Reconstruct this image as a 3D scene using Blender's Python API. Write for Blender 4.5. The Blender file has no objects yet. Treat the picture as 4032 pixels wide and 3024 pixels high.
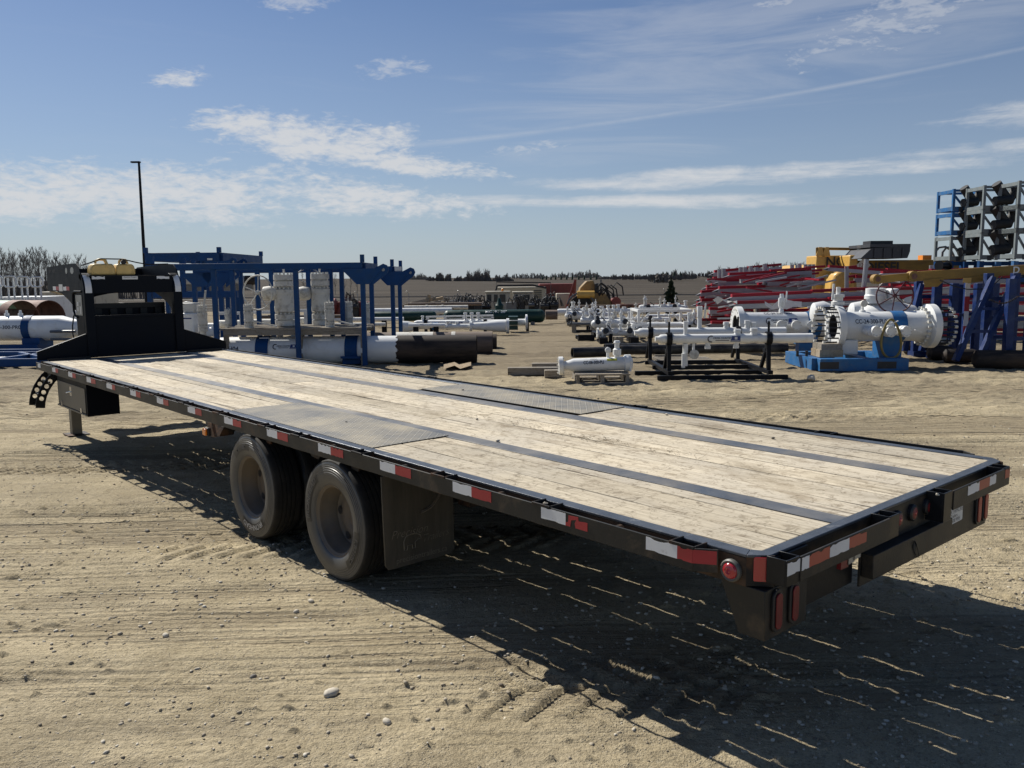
import bpy, math, random
import numpy as np
from mathutils import Vector, Matrix
random.seed(7); RNG = np.random.default_rng(11)
SC = bpy.context.scene; COL = SC.collection
pi = math.pi; R_ = math.radians

# ---------------------------------------------------------------- camera
CX, CY, CZ = -2.5326, -1.5159, 1.9094
YAW, PITCH, ROLL, FPX = 0.726285, 0.126031, -0.0078097, 3315.71
def cam_axes():
    cy, sy, cp, sp = math.cos(YAW), math.sin(YAW), math.cos(PITCH), math.sin(PITCH)
    f = Vector((sy*cp, cy*cp, -sp)); r = Vector((cy, -sy, 0)); u = r.cross(f)
    c, s = math.cos(ROLL), math.sin(ROLL)
    return r*c + u*s, u*c - r*s, f
cr, cu, cf = cam_axes()
cd = bpy.data.cameras.new('camera'); co = bpy.data.objects.new('camera', cd); COL.objects.link(co)
co.matrix_world = Matrix(((cr.x, cu.x, -cf.x, CX), (cr.y, cu.y, -cf.y, CY), (cr.z, cu.z, -cf.z, CZ), (0, 0, 0, 1)))
cd.sensor_fit = 'HORIZONTAL'; cd.sensor_width = 36; cd.lens = 36*FPX/4032; cd.clip_start = 0.05; cd.clip_end = 9000
SC.camera = co

# ---------------------------------------------------------------- sun, sky, exposure
SUN_EL = R_(44.5); SUN_AZ = R_(-2.5)      # azimuth measured from +y towards +x
sdir = Vector((math.sin(SUN_AZ)*math.cos(SUN_EL), math.cos(SUN_AZ)*math.cos(SUN_EL), math.sin(SUN_EL)))
sl = bpy.data.lights.new('sun', 'SUN'); sl.energy = 5.0; sl.angle = R_(0.53); sl.color = (1.0, 0.95, 0.86)
so = bpy.data.objects.new('sun', sl); COL.objects.link(so); so.rotation_euler = (-sdir).to_track_quat('-Z', 'Y').to_euler()
so.location = (0, 0, 40)
SC.view_settings.view_transform = 'Standard'; SC.view_settings.look = 'None'
SC.view_settings.exposure = 0.30; SC.view_settings.gamma = 1.0; SC.view_settings.use_curve_mapping = False

W = bpy.data.worlds.new('World'); SC.world = W; W.use_nodes = True
nt = W.node_tree; nt.nodes.clear()
class NG:
    """small helper for node graphs"""
    def __init__(s, t): s.t = t
    def n(s, kind, **k):
        x = s.t.nodes.new(kind)
        for a, b in k.items(): setattr(x, a, b)
        return x
    def put(s, sock, v):
        if isinstance(v, bpy.types.NodeSocket): s.t.links.new(v, sock)
        elif v is not None: sock.default_value = v
    def m(s, op, a, b=None, c=None, clamp=False):
        x = s.n('ShaderNodeMath', operation=op, use_clamp=clamp)
        for i, v in enumerate((a, b, c)):
            if v is not None: s.put(x.inputs[i], v)
        return x.outputs[0]
    def ramp(s, fac, *stops, mode='LINEAR'):
        x = s.n('ShaderNodeValToRGB'); x.color_ramp.interpolation = mode; e = x.color_ramp.elements
        while len(e) < len(stops): e.new(0.5)
        for el, (p, c) in zip(e, stops):
            el.position = p; el.color = (c, c, c, 1) if isinstance(c, (int, float)) else (*c, 1)
        s.put(x.inputs[0], fac); return x.outputs[0]
    def mix(s, fac, a, b, mode='MIX'):
        x = s.n('ShaderNodeMix', data_type='RGBA', blend_type=mode)
        s.put(x.inputs[0], fac)
        for i, v in ((6, a), (7, b)): s.put(x.inputs[i], (*v, 1) if isinstance(v, tuple) and len(v) == 3 else v)
        return x.outputs[2]
    def noise(s, vec, scale, det=4, rough=.55, dist=0, out=0):
        x = s.n('ShaderNodeTexNoise'); s.put(x.inputs['Vector'], vec); x.inputs['Scale'].default_value = scale
        x.inputs['Detail'].default_value = det; x.inputs['Roughness'].default_value = rough; x.inputs['Distortion'].default_value = dist
        return x.outputs[out]
    def map(s, vec, sc=(1, 1, 1), rot=(0, 0, 0), loc=(0, 0, 0)):
        x = s.n('ShaderNodeMapping'); s.put(x.inputs[0], vec); x.inputs['Scale'].default_value = sc
        x.inputs['Rotation'].default_value = rot; x.inputs['Location'].default_value = loc; return x.outputs[0]
g = NG(nt)
sky = g.n('ShaderNodeTexSky', sky_type='NISHITA', sun_disc=False, sun_elevation=SUN_EL, sun_rotation=SUN_AZ,
          altitude=650, air_density=1.0, dust_density=0.6, ozone_density=1.6)
tc = g.n('ShaderNodeTexCoord'); dirv = tc.outputs['Generated']
sep = g.n('ShaderNodeSeparateXYZ'); g.put(sep.inputs[0], g.map(dirv, rot=(0, 0, YAW))); X, Y, Z = sep.outputs
az = g.m('ARCTAN2', X, Y); el = g.m('ARCSINE', Z)
cb = g.n('ShaderNodeCombineXYZ'); zz = g.m('ADD', g.m('MAXIMUM', Z, 0.0), 0.045)
g.put(cb.inputs[0], g.m('DIVIDE', X, zz)); g.put(cb.inputs[1], g.m('DIVIDE', Y, zz)); P = cb.outputs[0]
def ell(a0, e0, ra, re, slope=0.0, hard=1.0):
    da = g.m('SUBTRACT', az, a0); de = g.m('SUBTRACT', g.m('SUBTRACT', el, e0), g.m('MULTIPLY', da, slope))
    q = g.m('ADD', g.m('POWER', g.m('ABSOLUTE', g.m('DIVIDE', da, ra)), 2.0), g.m('POWER', g.m('ABSOLUTE', g.m('DIVIDE', de, re)), 2.0))
    return g.m('MULTIPLY', g.m('SUBTRACT', 1.0, q, clamp=True), hard)
ca = g.n('ShaderNodeCombineXYZ'); g.put(ca.inputs[0], az); g.put(ca.inputs[1], el); A = ca.outputs[0]
fine = g.noise(g.map(A, sc=(8, 24, 1), rot=(0, 0, -.06)), 1.0, 7, .66, .5)
puffs = g.noise(g.map(A, sc=(30, 85, 1), rot=(0, 0, -.10), loc=(3, 1, 0)), 1.0, 5, .65, .6)
ripple = g.noise(g.map(A, sc=(75, 190, 1), rot=(0, 0, .12), loc=(2, 7, 0)), 1.0, 3, .6, .4)
streak = g.noise(g.map(A, sc=(4, 42, 1), rot=(0, 0, .03), loc=(5, 2, 0)), 1.0, 7, .64, .5)
cirrus = g.noise(g.map(A, sc=(3.0, 30, 1), rot=(0, 0, .22), loc=(1, 4, 0)), 1.0, 7, .62, .8)
def cover(noise_, mask, lo, hi):           # noise above a threshold that the mask lowers
    v = g.m('ADD', noise_, g.m('MULTIPLY', mask, .42))
    x = g.n('ShaderNodeMapRange', interpolation_type='SMOOTHSTEP'); g.put(x.inputs[0], v)
    x.inputs[1].default_value = lo; x.inputs[2].default_value = hi; return g.m('MULTIPLY', x.outputs[0], 1.0)
mx = lambda *a: a[0] if len(a) == 1 else g.m('MAXIMUM', a[0], mx(*a[1:]))
bank = mx(ell(-.43, .092, .42, .052, .02), ell(-.17, .088, .22, .030, -.05), ell(-.215, .155, .19, .040, -.06), ell(-.30, .170, .10, .022),
          ell(-.12, .13, .16, .02, -.12), ell(-.36, .212, .055, .018, .2, .8))
right = mx(ell(.30, .112, .40, .017, .02), ell(.12, .105, .18, .014, -.02), ell(.52, .125, .22, .012, .03), ell(.20, .085, .45, .012, -.02), ell(.55, .155, .14, .02))
wisps = mx(ell(-.13, .232, .06, .018, .1), ell(.30, .285, .06, .02, .15), ell(.42, .26, .18, .05, .25), ell(.02, .147, .07, .012, .1), ell(-.24,.30,.07,.03))
c1 = cover(g.m('ADD', g.m('MULTIPLY', fine, .42), g.m('ADD', g.m('MULTIPLY', puffs, .36), g.m('MULTIPLY', ripple, .22))), g.m('MULTIPLY', bank, .72), .645, .84)
c2 = cover(g.m('ADD', g.m('MULTIPLY', streak, .55), g.m('ADD', g.m('MULTIPLY', fine, .25), g.m('MULTIPLY', puffs, .2))), g.m('MULTIPLY', right, .78), .655, .93)
c3 = g.m('MULTIPLY', cover(g.m('ADD', g.m('MULTIPLY', puffs, .6), g.m('MULTIPLY', ripple, .4)), g.m('MULTIPLY', wisps, .8), .69, .92), .5)
c5 = g.m('MULTIPLY', cover(cirrus, mx(ell(.35, .30, .55, .17, .25), ell(.0, .42, .5, .15)), .66, 1.05), .30)
c4 = g.m('MULTIPLY', cover(streak, g.m('MULTIPLY', 1.0, .15), .60, .95), .07)       # thin veil everywhere
trail_d = g.m('SUBTRACT', el, g.m('ADD', .1615, g.m('MULTIPLY', az, .103)))
trail = g.m('SUBTRACT', 1.0, g.m('DIVIDE', g.m('ABSOLUTE', trail_d), g.m('ADD', .0030, g.m('MULTIPLY', g.m('SUBTRACT', .5, az, clamp=True), .003))), clamp=True)
trail = g.m('MULTIPLY', trail, g.m('MULTIPLY', g.m('GREATER_THAN', az, -.11), g.m('MULTIPLY', g.m('GREATER_THAN', Y, 0.0), g.m('MULTIPLY', g.ramp(fine, (.35, .3), (.6, 1.0)), .30))))
up = g.ramp(el, (0.0, 0.0), (0.03, 1.0))
cl = g.m('MULTIPLY', mx(c1, c2, c3, c4, c5, trail), up)
cl = g.m('MULTIPLY', cl, g.m('GREATER_THAN', Z, 0.0))
skycol = g.mix(1.0, sky.outputs[0], (.80, .92, 1.12), mode='MULTIPLY')
skycol = g.mix(g.ramp(el, (0.0, .72), (.06, .5), (.12, .32), (.30, .06), (.6, 0.0)), skycol, (7.0, 8.0, 9.0))      # thin high haze
col = g.mix(g.m('MULTIPLY', cl, .9), skycol, (10.2, 10.4, 10.7))
bg = g.n('ShaderNodeBackground'); g.put(bg.inputs[0], col); bg.inputs[1].default_value = 0.052
ow = g.n('ShaderNodeOutputWorld'); g.t.links.new(bg.outputs[0], ow.inputs[0])

# ---------------------------------------------------------------- frames and pixel helpers
# frame T: the trailer's own frame = world.  frame B: yard frame, origin on the ground under the camera, x to the right of the view, y away.
MT = Matrix.Identity(4); MBK = Matrix.Translation((CX, CY, 0)) @ Matrix.Rotation(-YAW, 4, 'Z')
S = 4032/2212
_r = Vector((math.cos(YAW), -math.sin(YAW), 0)); _f = Vector((math.sin(YAW), math.cos(YAW), 0))
def _ray(x, y):
    d = cr*((x*S-2016)/FPX) - cu*((y*S-1512)/FPX) + cf
    return d.dot(_r), d.dot(_f), d.z
def uz(x, y, v):
    a, b, c = _ray(x, y); return a/b*v, CZ + c/b*v
def P3(x, y, v):
    u, z = uz(x, y, v); return Vector((u, v, z))
def gr(x, y, z=0.0):
    a, b, c = _ray(x, y); t = (z-CZ)/c; return a*t, b*t

# ---------------------------------------------------------------- mesh builder
class MB:
    def __init__(s): s.v = []; s.f = []
    def add(s, vs, fs):
        o = len(s.v); s.v += [Vector(p) for p in vs]; s.f += [tuple(i+o for i in f) for f in fs]; return s
    def hexa(s, a):                       # 8 points: bottom 4 (ccw), top 4
        return s.add(a, [(3, 2, 1, 0), (4, 5, 6, 7), (0, 1, 5, 4), (1, 2, 6, 5), (2, 3, 7, 6), (3, 0, 4, 7)])
    def box(s, lo, hi, M=None):
        x0, y0, z0 = lo; x1, y1, z1 = hi
        p = [Vector(q) for q in ((x0, y0, z0), (x1, y0, z0), (x1, y1, z0), (x0, y1, z0), (x0, y0, z1), (x1, y0, z1), (x1, y1, z1), (x0, y1, z1))]
        return s.hexa([M @ q for q in p] if M else p)
    def cbox(s, c, d, M=None):
        c = Vector(c); h = Vector(d)/2; return s.box(c-h, c+h, M)
    def bar(s, a, b, w, h, up=(0, 0, 1)):        # rectangular bar from a to b
        a, b = Vector(a), Vector(b); d = (b-a).normalized(); up = Vector(up)
        if abs(d.dot(up)) > .99: up = Vector((0, 1, 0))
        x = d.cross(up).normalized()*w/2; y = x.cross(d).normalized()*h/2
        return s.hexa([a-x-y, a+x-y, b+x-y, b-x-y, a-x+y, a+x+y, b+x+y, b-x+y])
    def _ring(s, c, x, y, r, n): return [c + x*(r*math.cos(2*pi*i/n)) + y*(r*math.sin(2*pi*i/n)) for i in range(n)]
    def _axes(s, d):
        d = d.normalized(); t = Vector((0, 0, 1)) if abs(d.z) < .9 else Vector((1, 0, 0))
        x = d.cross(t).normalized(); return d, x, x.cross(d)*-1
    def lathe(s, prof, o, axis, n=20, capa=False, capb=False):   # prof: (along, radius)
        o = Vector(o); d, x, y = s._axes(Vector(axis)); b = len(s.v)
        for a, r in prof: s.v += s._ring(o+d*a, x, y, r, n)
        for k in range(len(prof)-1):
            for i in range(n):
                j = (i+1) % n; s.f.append((b+k*n+i, b+k*n+j, b+(k+1)*n+j, b+(k+1)*n+i))
        if capa: s.f.append(tuple(b+i for i in reversed(range(n))))
        if capb: s.f.append(tuple(b+(len(prof)-1)*n+i for i in range(n)))
        return s
    def tube(s, a, b, r, n=12, r2=None, cap=True):
        a, b = Vector(a), Vector(b)
        return s.lathe([(0, r), ((b-a).length, r if r2 is None else r2)], a, b-a, n, cap, cap)
    def path(s, pts, r, n=6, closed=False, cap=True):
        pts = [Vector(p) for p in pts]; N = len(pts); b = len(s.v); px = None
        for i, p in enumerate(pts):
            d = (pts[(i+1) % N]-pts[i-1]) if closed else (pts[min(i+1, N-1)]-pts[max(i-1, 0)])
            d, x, y = s._axes(d)
            if px is not None:
                x = (px - d*px.dot(d)); x = x.normalized() if x.length > 1e-6 else px; y = d.cross(x)
            px = x; rr = r[i] if isinstance(r, (list, tuple)) else r
            s.v += s._ring(p, x, y, rr, n)
        for k in range(N if closed else N-1):
            k2 = (k+1) % N
            for i in range(n):
                j = (i+1) % n; s.f.append((b+k*n+i, b+k*n+j, b+k2*n+j, b+k2*n+i))
        if cap and not closed:
            s.f.append(tuple(b+i for i in reversed(range(n)))); s.f.append(tuple(b+(N-1)*n+i for i in range(n)))
        return s
    def prism(s, poly, o, ex, ey, ez, t):          # 2d polygon in plane (ex, ey) at o, thickness t along ez (ex x ey = ez)
        o, ex, ey, ez = Vector(o), Vector(ex), Vector(ey), Vector(ez); n = len(poly)
        a = [o+ex*p[0]+ey*p[1] for p in poly]; c = [p+ez*t for p in a]
        return s.add(a+c, [tuple(reversed(range(n))), tuple(range(n, 2*n))] + [(i, (i+1) % n, n+(i+1) % n, n+i) for i in range(n)])
    def sphere(s, c, r, n=10, m=6, sc=(1, 1, 1)):
        c = Vector(c); b = len(s.v)
        s.v.append(c+Vector((0, 0, -r*sc[2])))
        for k in range(1, m):
            t = -pi/2+pi*k/m
            for i in range(n):
                a = 2*pi*i/n; s.v.append(c+Vector((r*sc[0]*math.cos(t)*math.cos(a), r*sc[1]*math.cos(t)*math.sin(a), r*sc[2]*math.sin(t))))
        s.v.append(c+Vector((0, 0, r*sc[2]))); top = len(s.v)-1
        for i in range(n):
            j = (i+1) % n; s.f.append((b, b+1+j, b+1+i)); s.f.append((top, b+1+(m-2)*n+i, b+1+(m-2)*n+j))
            for k in range(m-2): s.f.append((b+1+k*n+i, b+1+k*n+j, b+1+(k+1)*n+j, b+1+(k+1)*n+i))
        return s
    def mesh(s, base=(0, 0, 0), smooth=35):
        b = Vector(base); me = bpy.data.meshes.new('m'); me.from_pydata([p-b for p in s.v], [], s.f)
        if smooth:
            for p in me.polygons: p.use_smooth = True
            me.set_sharp_from_angle(angle=R_(smooth))
        me.update(); return me

def tag(o, label=None, cat=None, group=None, kind=None):
    for k, v in (('label', label), ('category', cat), ('group', group), ('kind', kind)):
        if v: o[k] = v
    return o
class Thing:
    def __init__(s, name, label, cat, base=(0, 0, 0), frame=MBK, group=None):
        s.base = Vector(base); s.o = bpy.data.objects.new(name, None); s.o.empty_display_size = .2; COL.objects.link(s.o)
        s.o.matrix_world = frame @ Matrix.Translation(s.base); tag(s.o, label, cat, group)
    def part(s, name, mb, mat, parent=None, smooth=35, bevel=0, label=None, kind=None):
        me = mb if isinstance(mb, bpy.types.Mesh) else mb.mesh(s.base, smooth)
        me.materials.clear(); me.materials.append(mat); me.name = name
        o = bpy.data.objects.new(name, me); COL.objects.link(o); o.parent = parent or s.o
        if label: o['label'] = label
        if kind: o['kind'] = kind
        if bevel:
            b = o.modifiers.new('bevel', 'BEVEL'); b.width = bevel; b.segments = 2; b.limit_method = 'ANGLE'; b.angle_limit = R_(40)
        return o
    def text(s, txt, size, o, ex, ey, mat, parent=None, wrap=None, off=.004, name='lettering', align='CENTER', squeeze=1.0, shear=0, spacing=1.0, rot=False, bold=0):
        return s.part(name, text_mesh(txt, size, o, ex, ey, s.base, wrap, off, align, squeeze, shear, spacing, bold), mat, parent, smooth=0)
def solo(name, label, cat, mb, mat, base=None, frame=MBK, group=None, smooth=35, bevel=0):
    base = Vector(base) if base is not None else Vector((sum(p.x for p in mb.v)/len(mb.v), sum(p.y for p in mb.v)/len(mb.v), min(p.z for p in mb.v)))
    o = bpy.data.objects.new(name, mb.mesh(base, smooth)); COL.objects.link(o); o.matrix_world = frame @ Matrix.Translation(base)
    o.data.materials.append(mat)
    if bevel:
        b = o.modifiers.new('bevel', 'BEVEL'); b.width = bevel; b.segments = 2; b.limit_method = 'ANGLE'; b.angle_limit = R_(40)
    return tag(o, label, cat, group)
def dup(root, M, label=None, group=None):
    r = root.copy(); COL.objects.link(r); r.matrix_world = M
    if label: r['label'] = label
    if group: r['group'] = group
    for ch in root.children:
        c = ch.copy(); COL.objects.link(c); c.parent = r
        for gc in ch.children:
            d = gc.copy(); COL.objects.link(d); d.parent = c
    return r
def text_mesh(txt, size, o, ex, ey, base, wrap=None, off=.004, align='CENTER', squeeze=1.0, shear=0, spacing=1.0, bold=0):
    """flat lettering; wrap=(centre, axis, radius) bends it round a pipe, wrap=('ring', centre, r) round a tyre"""
    cu_ = bpy.data.curves.new('t', 'FONT'); cu_.body = txt; cu_.size = size; cu_.align_x = align; cu_.align_y = 'CENTER'; cu_.resolution_u = 3
    cu_.shear = shear; cu_.space_character = spacing; cu_.offset = bold
    ob = bpy.data.objects.new('t', cu_); COL.objects.link(ob)
    dg = bpy.context.evaluated_depsgraph_get(); me = bpy.data.meshes.new_from_object(ob.evaluated_get(dg))
    bpy.data.objects.remove(ob); bpy.data.curves.remove(cu_)
    o, ex, ey, base = Vector(o), Vector(ex).normalized(), Vector(ey).normalized(), Vector(base); nz = ex.cross(ey)
    for vt in me.vertices:
        x, y = vt.co.x*squeeze, vt.co.y
        if wrap is None: p = o + ex*x + ey*y + nz*off
        elif wrap[0] == 'ring':            # o = start direction angle in ring plane (ex, ey); text runs clockwise
            c, r, a0, sgn = wrap[1:]; a = a0 - sgn*x/r; rr = r + sgn*y
            p = Vector(c) + ex*(rr*math.cos(a)) + ey*(rr*math.sin(a)) + nz*off
        else:                              # pipe: text along ex on a cylinder of radius r through o; a0 = height angle
            r, a0 = wrap; a = a0 + y/r; p = o + ex*x + nz*((r+off)*math.cos(a)) + ey*((r+off)*math.sin(a))
        vt.co = p - base
    me.update(); return me

# ---------------------------------------------------------------- materials
def paint(name, col, rough=.55, metal=0.0, var=.12, scale=5, dirt=None, amt=.3, dscale=3.0, bump=0.0, bscale=60, rnd=0.0, stretch=(1, 1, 1), spec=.5, contrast=.16, coat=0):
    m = bpy.data.materials.new(name); m.use_nodes = True; t = m.node_tree; t.nodes.clear(); q = NG(t)
    b = q.n('ShaderNodeBsdfPrincipled'); o = q.n('ShaderNodeOutputMaterial'); t.links.new(b.outputs[0], o.inputs[0])
    v = q.map(q.n('ShaderNodeTexCoord').outputs['Object'], sc=stretch)
    n1 = q.noise(v, scale, 6, .6); f = q.ramp(n1, (.3, 0.0), (.7, 1.0))
    c = q.mix(f, tuple(x*(1-var) for x in col), tuple(min(1, x*(1+var)) for x in col))
    rr = q.m('ADD', q.m('MULTIPLY', n1, .25), rough-.12)
    if dirt:
        n2 = q.noise(q.map(v, loc=(7, 3, 1)), dscale, 8, .68, .2)
        k = q.ramp(n2, (.5+.28*(1-2*amt)-contrast/2, 0.0), (.5+.28*(1-2*amt)+contrast/2, 1.0)); c = q.mix(k, c, dirt); rr = q.m('ADD', rr, q.m('MULTIPLY', k, .2), clamp=True)
    if rnd:
        oi = q.n('ShaderNodeObjectInfo'); h = q.n('ShaderNodeHueSaturation'); q.put(h.inputs['Color'], c)
        q.put(h.inputs['Value'], q.m('ADD', 1-rnd, q.m('MULTIPLY', oi.outputs['Random'], 2*rnd))); c = h.outputs[0]
    q.put(b.inputs['Base Color'], c); q.put(b.inputs['Roughness'], rr); b.inputs['Metallic'].default_value = metal; b.inputs['Specular IOR Level'].default_value = spec
    if coat: b.inputs['Coat Weight'].default_value = coat; b.inputs['Coat Roughness'].default_value = .15
    if bump:
        bp = q.n('ShaderNodeBump'); bp.inputs['Strength'].default_value = bump; bp.inputs['Distance'].default_value = .004
        q.put(bp.inputs['Height'], q.noise(v, bscale, 5, .6)); t.links.new(bp.outputs[0], b.inputs['Normal'])
    return m
RUST = (.13, .06, .028); DUST = (.36, .30, .21)
M = dict(
 black=paint('black_worn_paint', (.010, .011, .013), .38, spec=.25, dirt=(.10, .078, .055), amt=.18, dscale=4, bump=.15),
 blackrust=paint('black_rusty_steel', (.018, .016, .015), .6, spec=.25, dirt=(.10, .052, .028), amt=.40, dscale=5, bump=.4),
 rail=paint('dusty_black_rail', (.022, .0215, .020), .48, spec=.3, dirt=(.085, .064, .043), amt=.30, dscale=5, bump=.2),
 deckedge=paint('scuffed_deck_edge_steel', (.075, .085, .10), .36, .3, .3, 9, dirt=(.30, .31, .32), amt=.17, dscale=14, bump=.3, bscale=120),
 flange=paint('grey_beam_flange_steel', (.075, .088, .108), .42, .25, .25, 5, dirt=(.36, .32, .26), amt=.30, dscale=1.6, contrast=.5),
 rack=paint('dark_navy_rack_paint', (.0055, .0075, .012), .5, spec=.10, dirt=(.012, .013, .016), amt=.2, bump=.1),
 rubber=paint('tyre_rubber', (.014, .014, .014), .75, spec=.3, dirt=(.06, .054, .045), amt=.30, dscale=3, contrast=.4, bump=.3),
 sidewall=paint('tyre_sidewall', (.052, .054, .056), .34, dirt=(.115, .11, .10), amt=.28, dscale=3, contrast=.4, bump=.1),
 sidedark=paint('tyre_sidewall_patch', (.022, .022, .022), .45),
 letter=paint('tyre_lettering', (.62, .60, .56), .6, dirt=(.12, .11, .1), amt=.3),
 letterfaint=paint('tyre_lettering_faint', (.13, .125, .115), .6),
 rim=paint('dusty_steel_rim', (.12, .105, .085), .55, .1, dirt=(.17, .12, .075), amt=.35, dscale=5, contrast=.4),
 flap=paint('dusty_mud_flap_rubber', (.085, .074, .055), .65, dirt=(.035, .031, .024), amt=.4, dscale=2, stretch=(6, 6, .8), contrast=.4),
 flapprint=paint('mud_flap_print', (.17, .15, .115), .7),
 tapew=paint('white_reflective_tape', (.70, .71, .72), .42, var=.05, dirt=(.32, .31, .30), amt=.14, dscale=12),
 taper=paint('red_reflective_tape', (.36, .022, .030), .4, var=.1, dirt=(.10, .05, .04), amt=.14, dscale=14),
 tapeo=paint('faded_red_tape', (.40, .085, .05), .5, var=.08, dirt=(.2, .1, .08), amt=.1, dscale=14),
 lens=paint('red_lamp_lens', (.40, .02, .03), .15, var=.05, coat=.6),
 lensd=paint('dull_red_lamp_lens', (.15, .010, .014), .4, var=.25, scale=30),
 amber=paint('amber_lamp_lens', (.85, .22, .01), .2, var=.05, coat=.6),
 rubberring=paint('black_grommet', (.016, .016, .018), .5),
 greyrim=paint('grey_lamp_ring', (.32, .32, .30), .4, .3),
 sign=paint('pale_sign_plate', (.68, .68, .66), .45, var=.05),
 ink=paint('dark_ink', (.03, .03, .035), .6), inksoft=paint('faded_ink', (.16, .16, .17), .6), lampring=paint('dull_lamp_ring', (.10, .10, .09), .5), framerust=paint('rust_streaked_frame', (.022, .018, .015), .6, spec=.25, dirt=(.17, .095, .052), amt=.48, dscale=6, bump=.4, stretch=(1, .35, 1), contrast=.3),
 boxface=paint('dusty_tool_box', (.15, .14, .115), .5, .2, dirt=(.24, .21, .16), amt=.3, dscale=2, contrast=.5),
 chrome=paint('bright_latch', (.6, .6, .6), .25, .9),
 jerry=paint('yellow_jerry_can', (.62, .44, .16), .5, var=.14, scale=4, dirt=(.30, .20, .08), amt=.25),
 strap=paint('black_strap', (.015, .015, .017), .7),
 tan=paint('tan_bounce_underside', (.25, .20, .125), .7),  # neck flange tan, light bounced off the ground painted into the colour
)
def start(name):
    m = bpy.data.materials.new(name); m.use_nodes = True; t = m.node_tree; t.nodes.clear(); q = NG(t)
    b = q.n('ShaderNodeBsdfPrincipled'); o = q.n('ShaderNodeOutputMaterial'); t.links.new(b.outputs[0], o.inputs[0])
    return m, q, b
def wood(name, light, dark, grey, along=(1, .03, 1), knots=True, stain=.35, scale=1.0):
    """weathered planks; the grain runs along the axis with the small scale"""
    m, q, b = start(name); t = m.node_tree
    co_ = q.n('ShaderNodeTexCoord').outputs['Object']; oi = q.n('ShaderNodeObjectInfo')
    off = q.n('ShaderNodeVectorMath', operation='SCALE'); off.inputs[0].default_value = (9.1, 5.3, 3.7); q.put(off.inputs['Scale'], oi.outputs['Random'])
    ad = q.n('ShaderNodeVectorMath', operation='ADD'); q.put(ad.inputs[0], co_); q.put(ad.inputs[1], off.outputs[0]); p = ad.outputs[0]
    gr_ = q.noise(q.map(p, sc=tuple(a*34*scale for a in along)), 1.6, 5, .62, .6)
    gr2 = q.noise(q.map(p, sc=tuple(a*120*scale for a in along)), 1.0, 4, .7, .2)
    big = q.noise(p, 1.3*scale, 5, .6)
    c = q.mix(q.ramp(gr_, (.34, 0.0), (.66, 1.0)), dark, light)
    c = q.mix(q.m('MULTIPLY', q.ramp(gr2, (.50, 0.0), (.68, 1.0)), .45), c, tuple(x*.5 for x in dark))
    c = q.mix(q.m('MULTIPLY', q.ramp(big, (.42, 0.0), (.64, 1.0)), .6), c, grey)
    st = q.noise(q.map(p, sc=(2.6, .9, 2), loc=(4, 9, 2)), 2.2*scale, 6, .72, .8)
    c = q.mix(q.m('MULTIPLY', q.ramp(st, (.53, 0.0), (.66, 1.0)), stain), c, (.23, .175, .11))
    sp = q.noise(q.map(p, sc=(1.2, .8, 1), loc=(3, 1, 5)), 17*scale, 5, .75, .5)
    c = q.mix(q.m('MULTIPLY', q.ramp(sp, (.53, 0.0), (.63, 1.0)), .55), c, (.20, .155, .10))
    sc_ = q.noise(q.map(p, sc=(3.2, 4.4, 2), rot=(0, 0, .5), loc=(1, 6, 2)), 4.0*scale, 5, .75, .9)      # cross scuffs and scratches
    c = q.mix(q.m('MULTIPLY', q.ramp(sc_, (.56, 0.0), (.64, 1.0)), .62), c, (.15, .115, .075))
    if knots:                                                        # trodden dirt along the middle joint, screw heads over the crossmembers
        sx = q.n('ShaderNodeSeparateXYZ'); q.put(sx.inputs[0], co_)
        band = q.m('MULTIPLY', q.ramp(q.m('ABSOLUTE', q.m('SUBTRACT', sx.outputs[0], .03)), (.0, 1.0), (.24, 0.0)), q.ramp(q.noise(q.map(co_, sc=(1.6, .55, 1)), 2.6, 7, .75, .6), (.43, 0.0), (.62, 1.0)))
        c = q.mix(q.m('MULTIPLY', band, .72), c, (.15, .115, .07))
        fy = q.m('ABSOLUTE', q.m('SUBTRACT', q.m('FRACT', q.m('DIVIDE', q.m('ADD', sx.outputs[1], 5.0), .4064)), .5)); fx = q.m('ABSOLUTE', q.m('SUBTRACT', q.m('FRACT', q.m('DIVIDE', sx.outputs[0], .112)), .5))
        dot = q.m('MULTIPLY', q.m('LESS_THAN', fy, .014), q.m('LESS_THAN', fx, .05)); c = q.mix(q.m('MULTIPLY', dot, .45), c, (.06, .045, .035))
        endm = q.m('MULTIPLY', q.ramp(q.m('ADD', sx.outputs[1], 5.06), (0.0, 1.0), (.35, 0.0)), q.ramp(q.noise(q.map(p, sc=(30, .8, 1)), 1.0, 3, .6), (.60, 0.0), (.66, 1.0))); c = q.mix(q.m('MULTIPLY', endm, .85), c, (.05, .037, .025))
    ck = q.noise(q.map(p, sc=tuple(a*30*scale for a in along), loc=(2, 8, 1)), 1.0, 4, .5, .3)
    chk = q.m('MULTIPLY', q.ramp(ck, (.65, 0.0), (.68, 1.0)), .8); c = q.mix(chk, c, (.06, .045, .03))
    if knots:
        vo = q.n('ShaderNodeTexVoronoi', feature='F1'); q.put(vo.inputs['Vector'], q.map(p, sc=(7.5, 2.4, 1)))
        k = q.ramp(vo.outputs['Distance'], (.045, 1.0), (.13, 0.0)); c = q.mix(q.m('MULTIPLY', k, .75), c, (.12, .075, .04))
    h = q.n('ShaderNodeHueSaturation'); q.put(h.inputs['Color'], c); q.put(h.inputs['Value'], q.m('ADD', .80, q.m('MULTIPLY', oi.outputs['Random'], .30)))
    q.put(b.inputs['Base Color'], h.outputs[0]); b.inputs['Roughness'].default_value = .82; b.inputs['Specular IOR Level'].default_value = .25
    bp = q.n('ShaderNodeBump'); bp.inputs['Strength'].default_value = .5; bp.inputs['Distance'].default_value = .003
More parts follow.
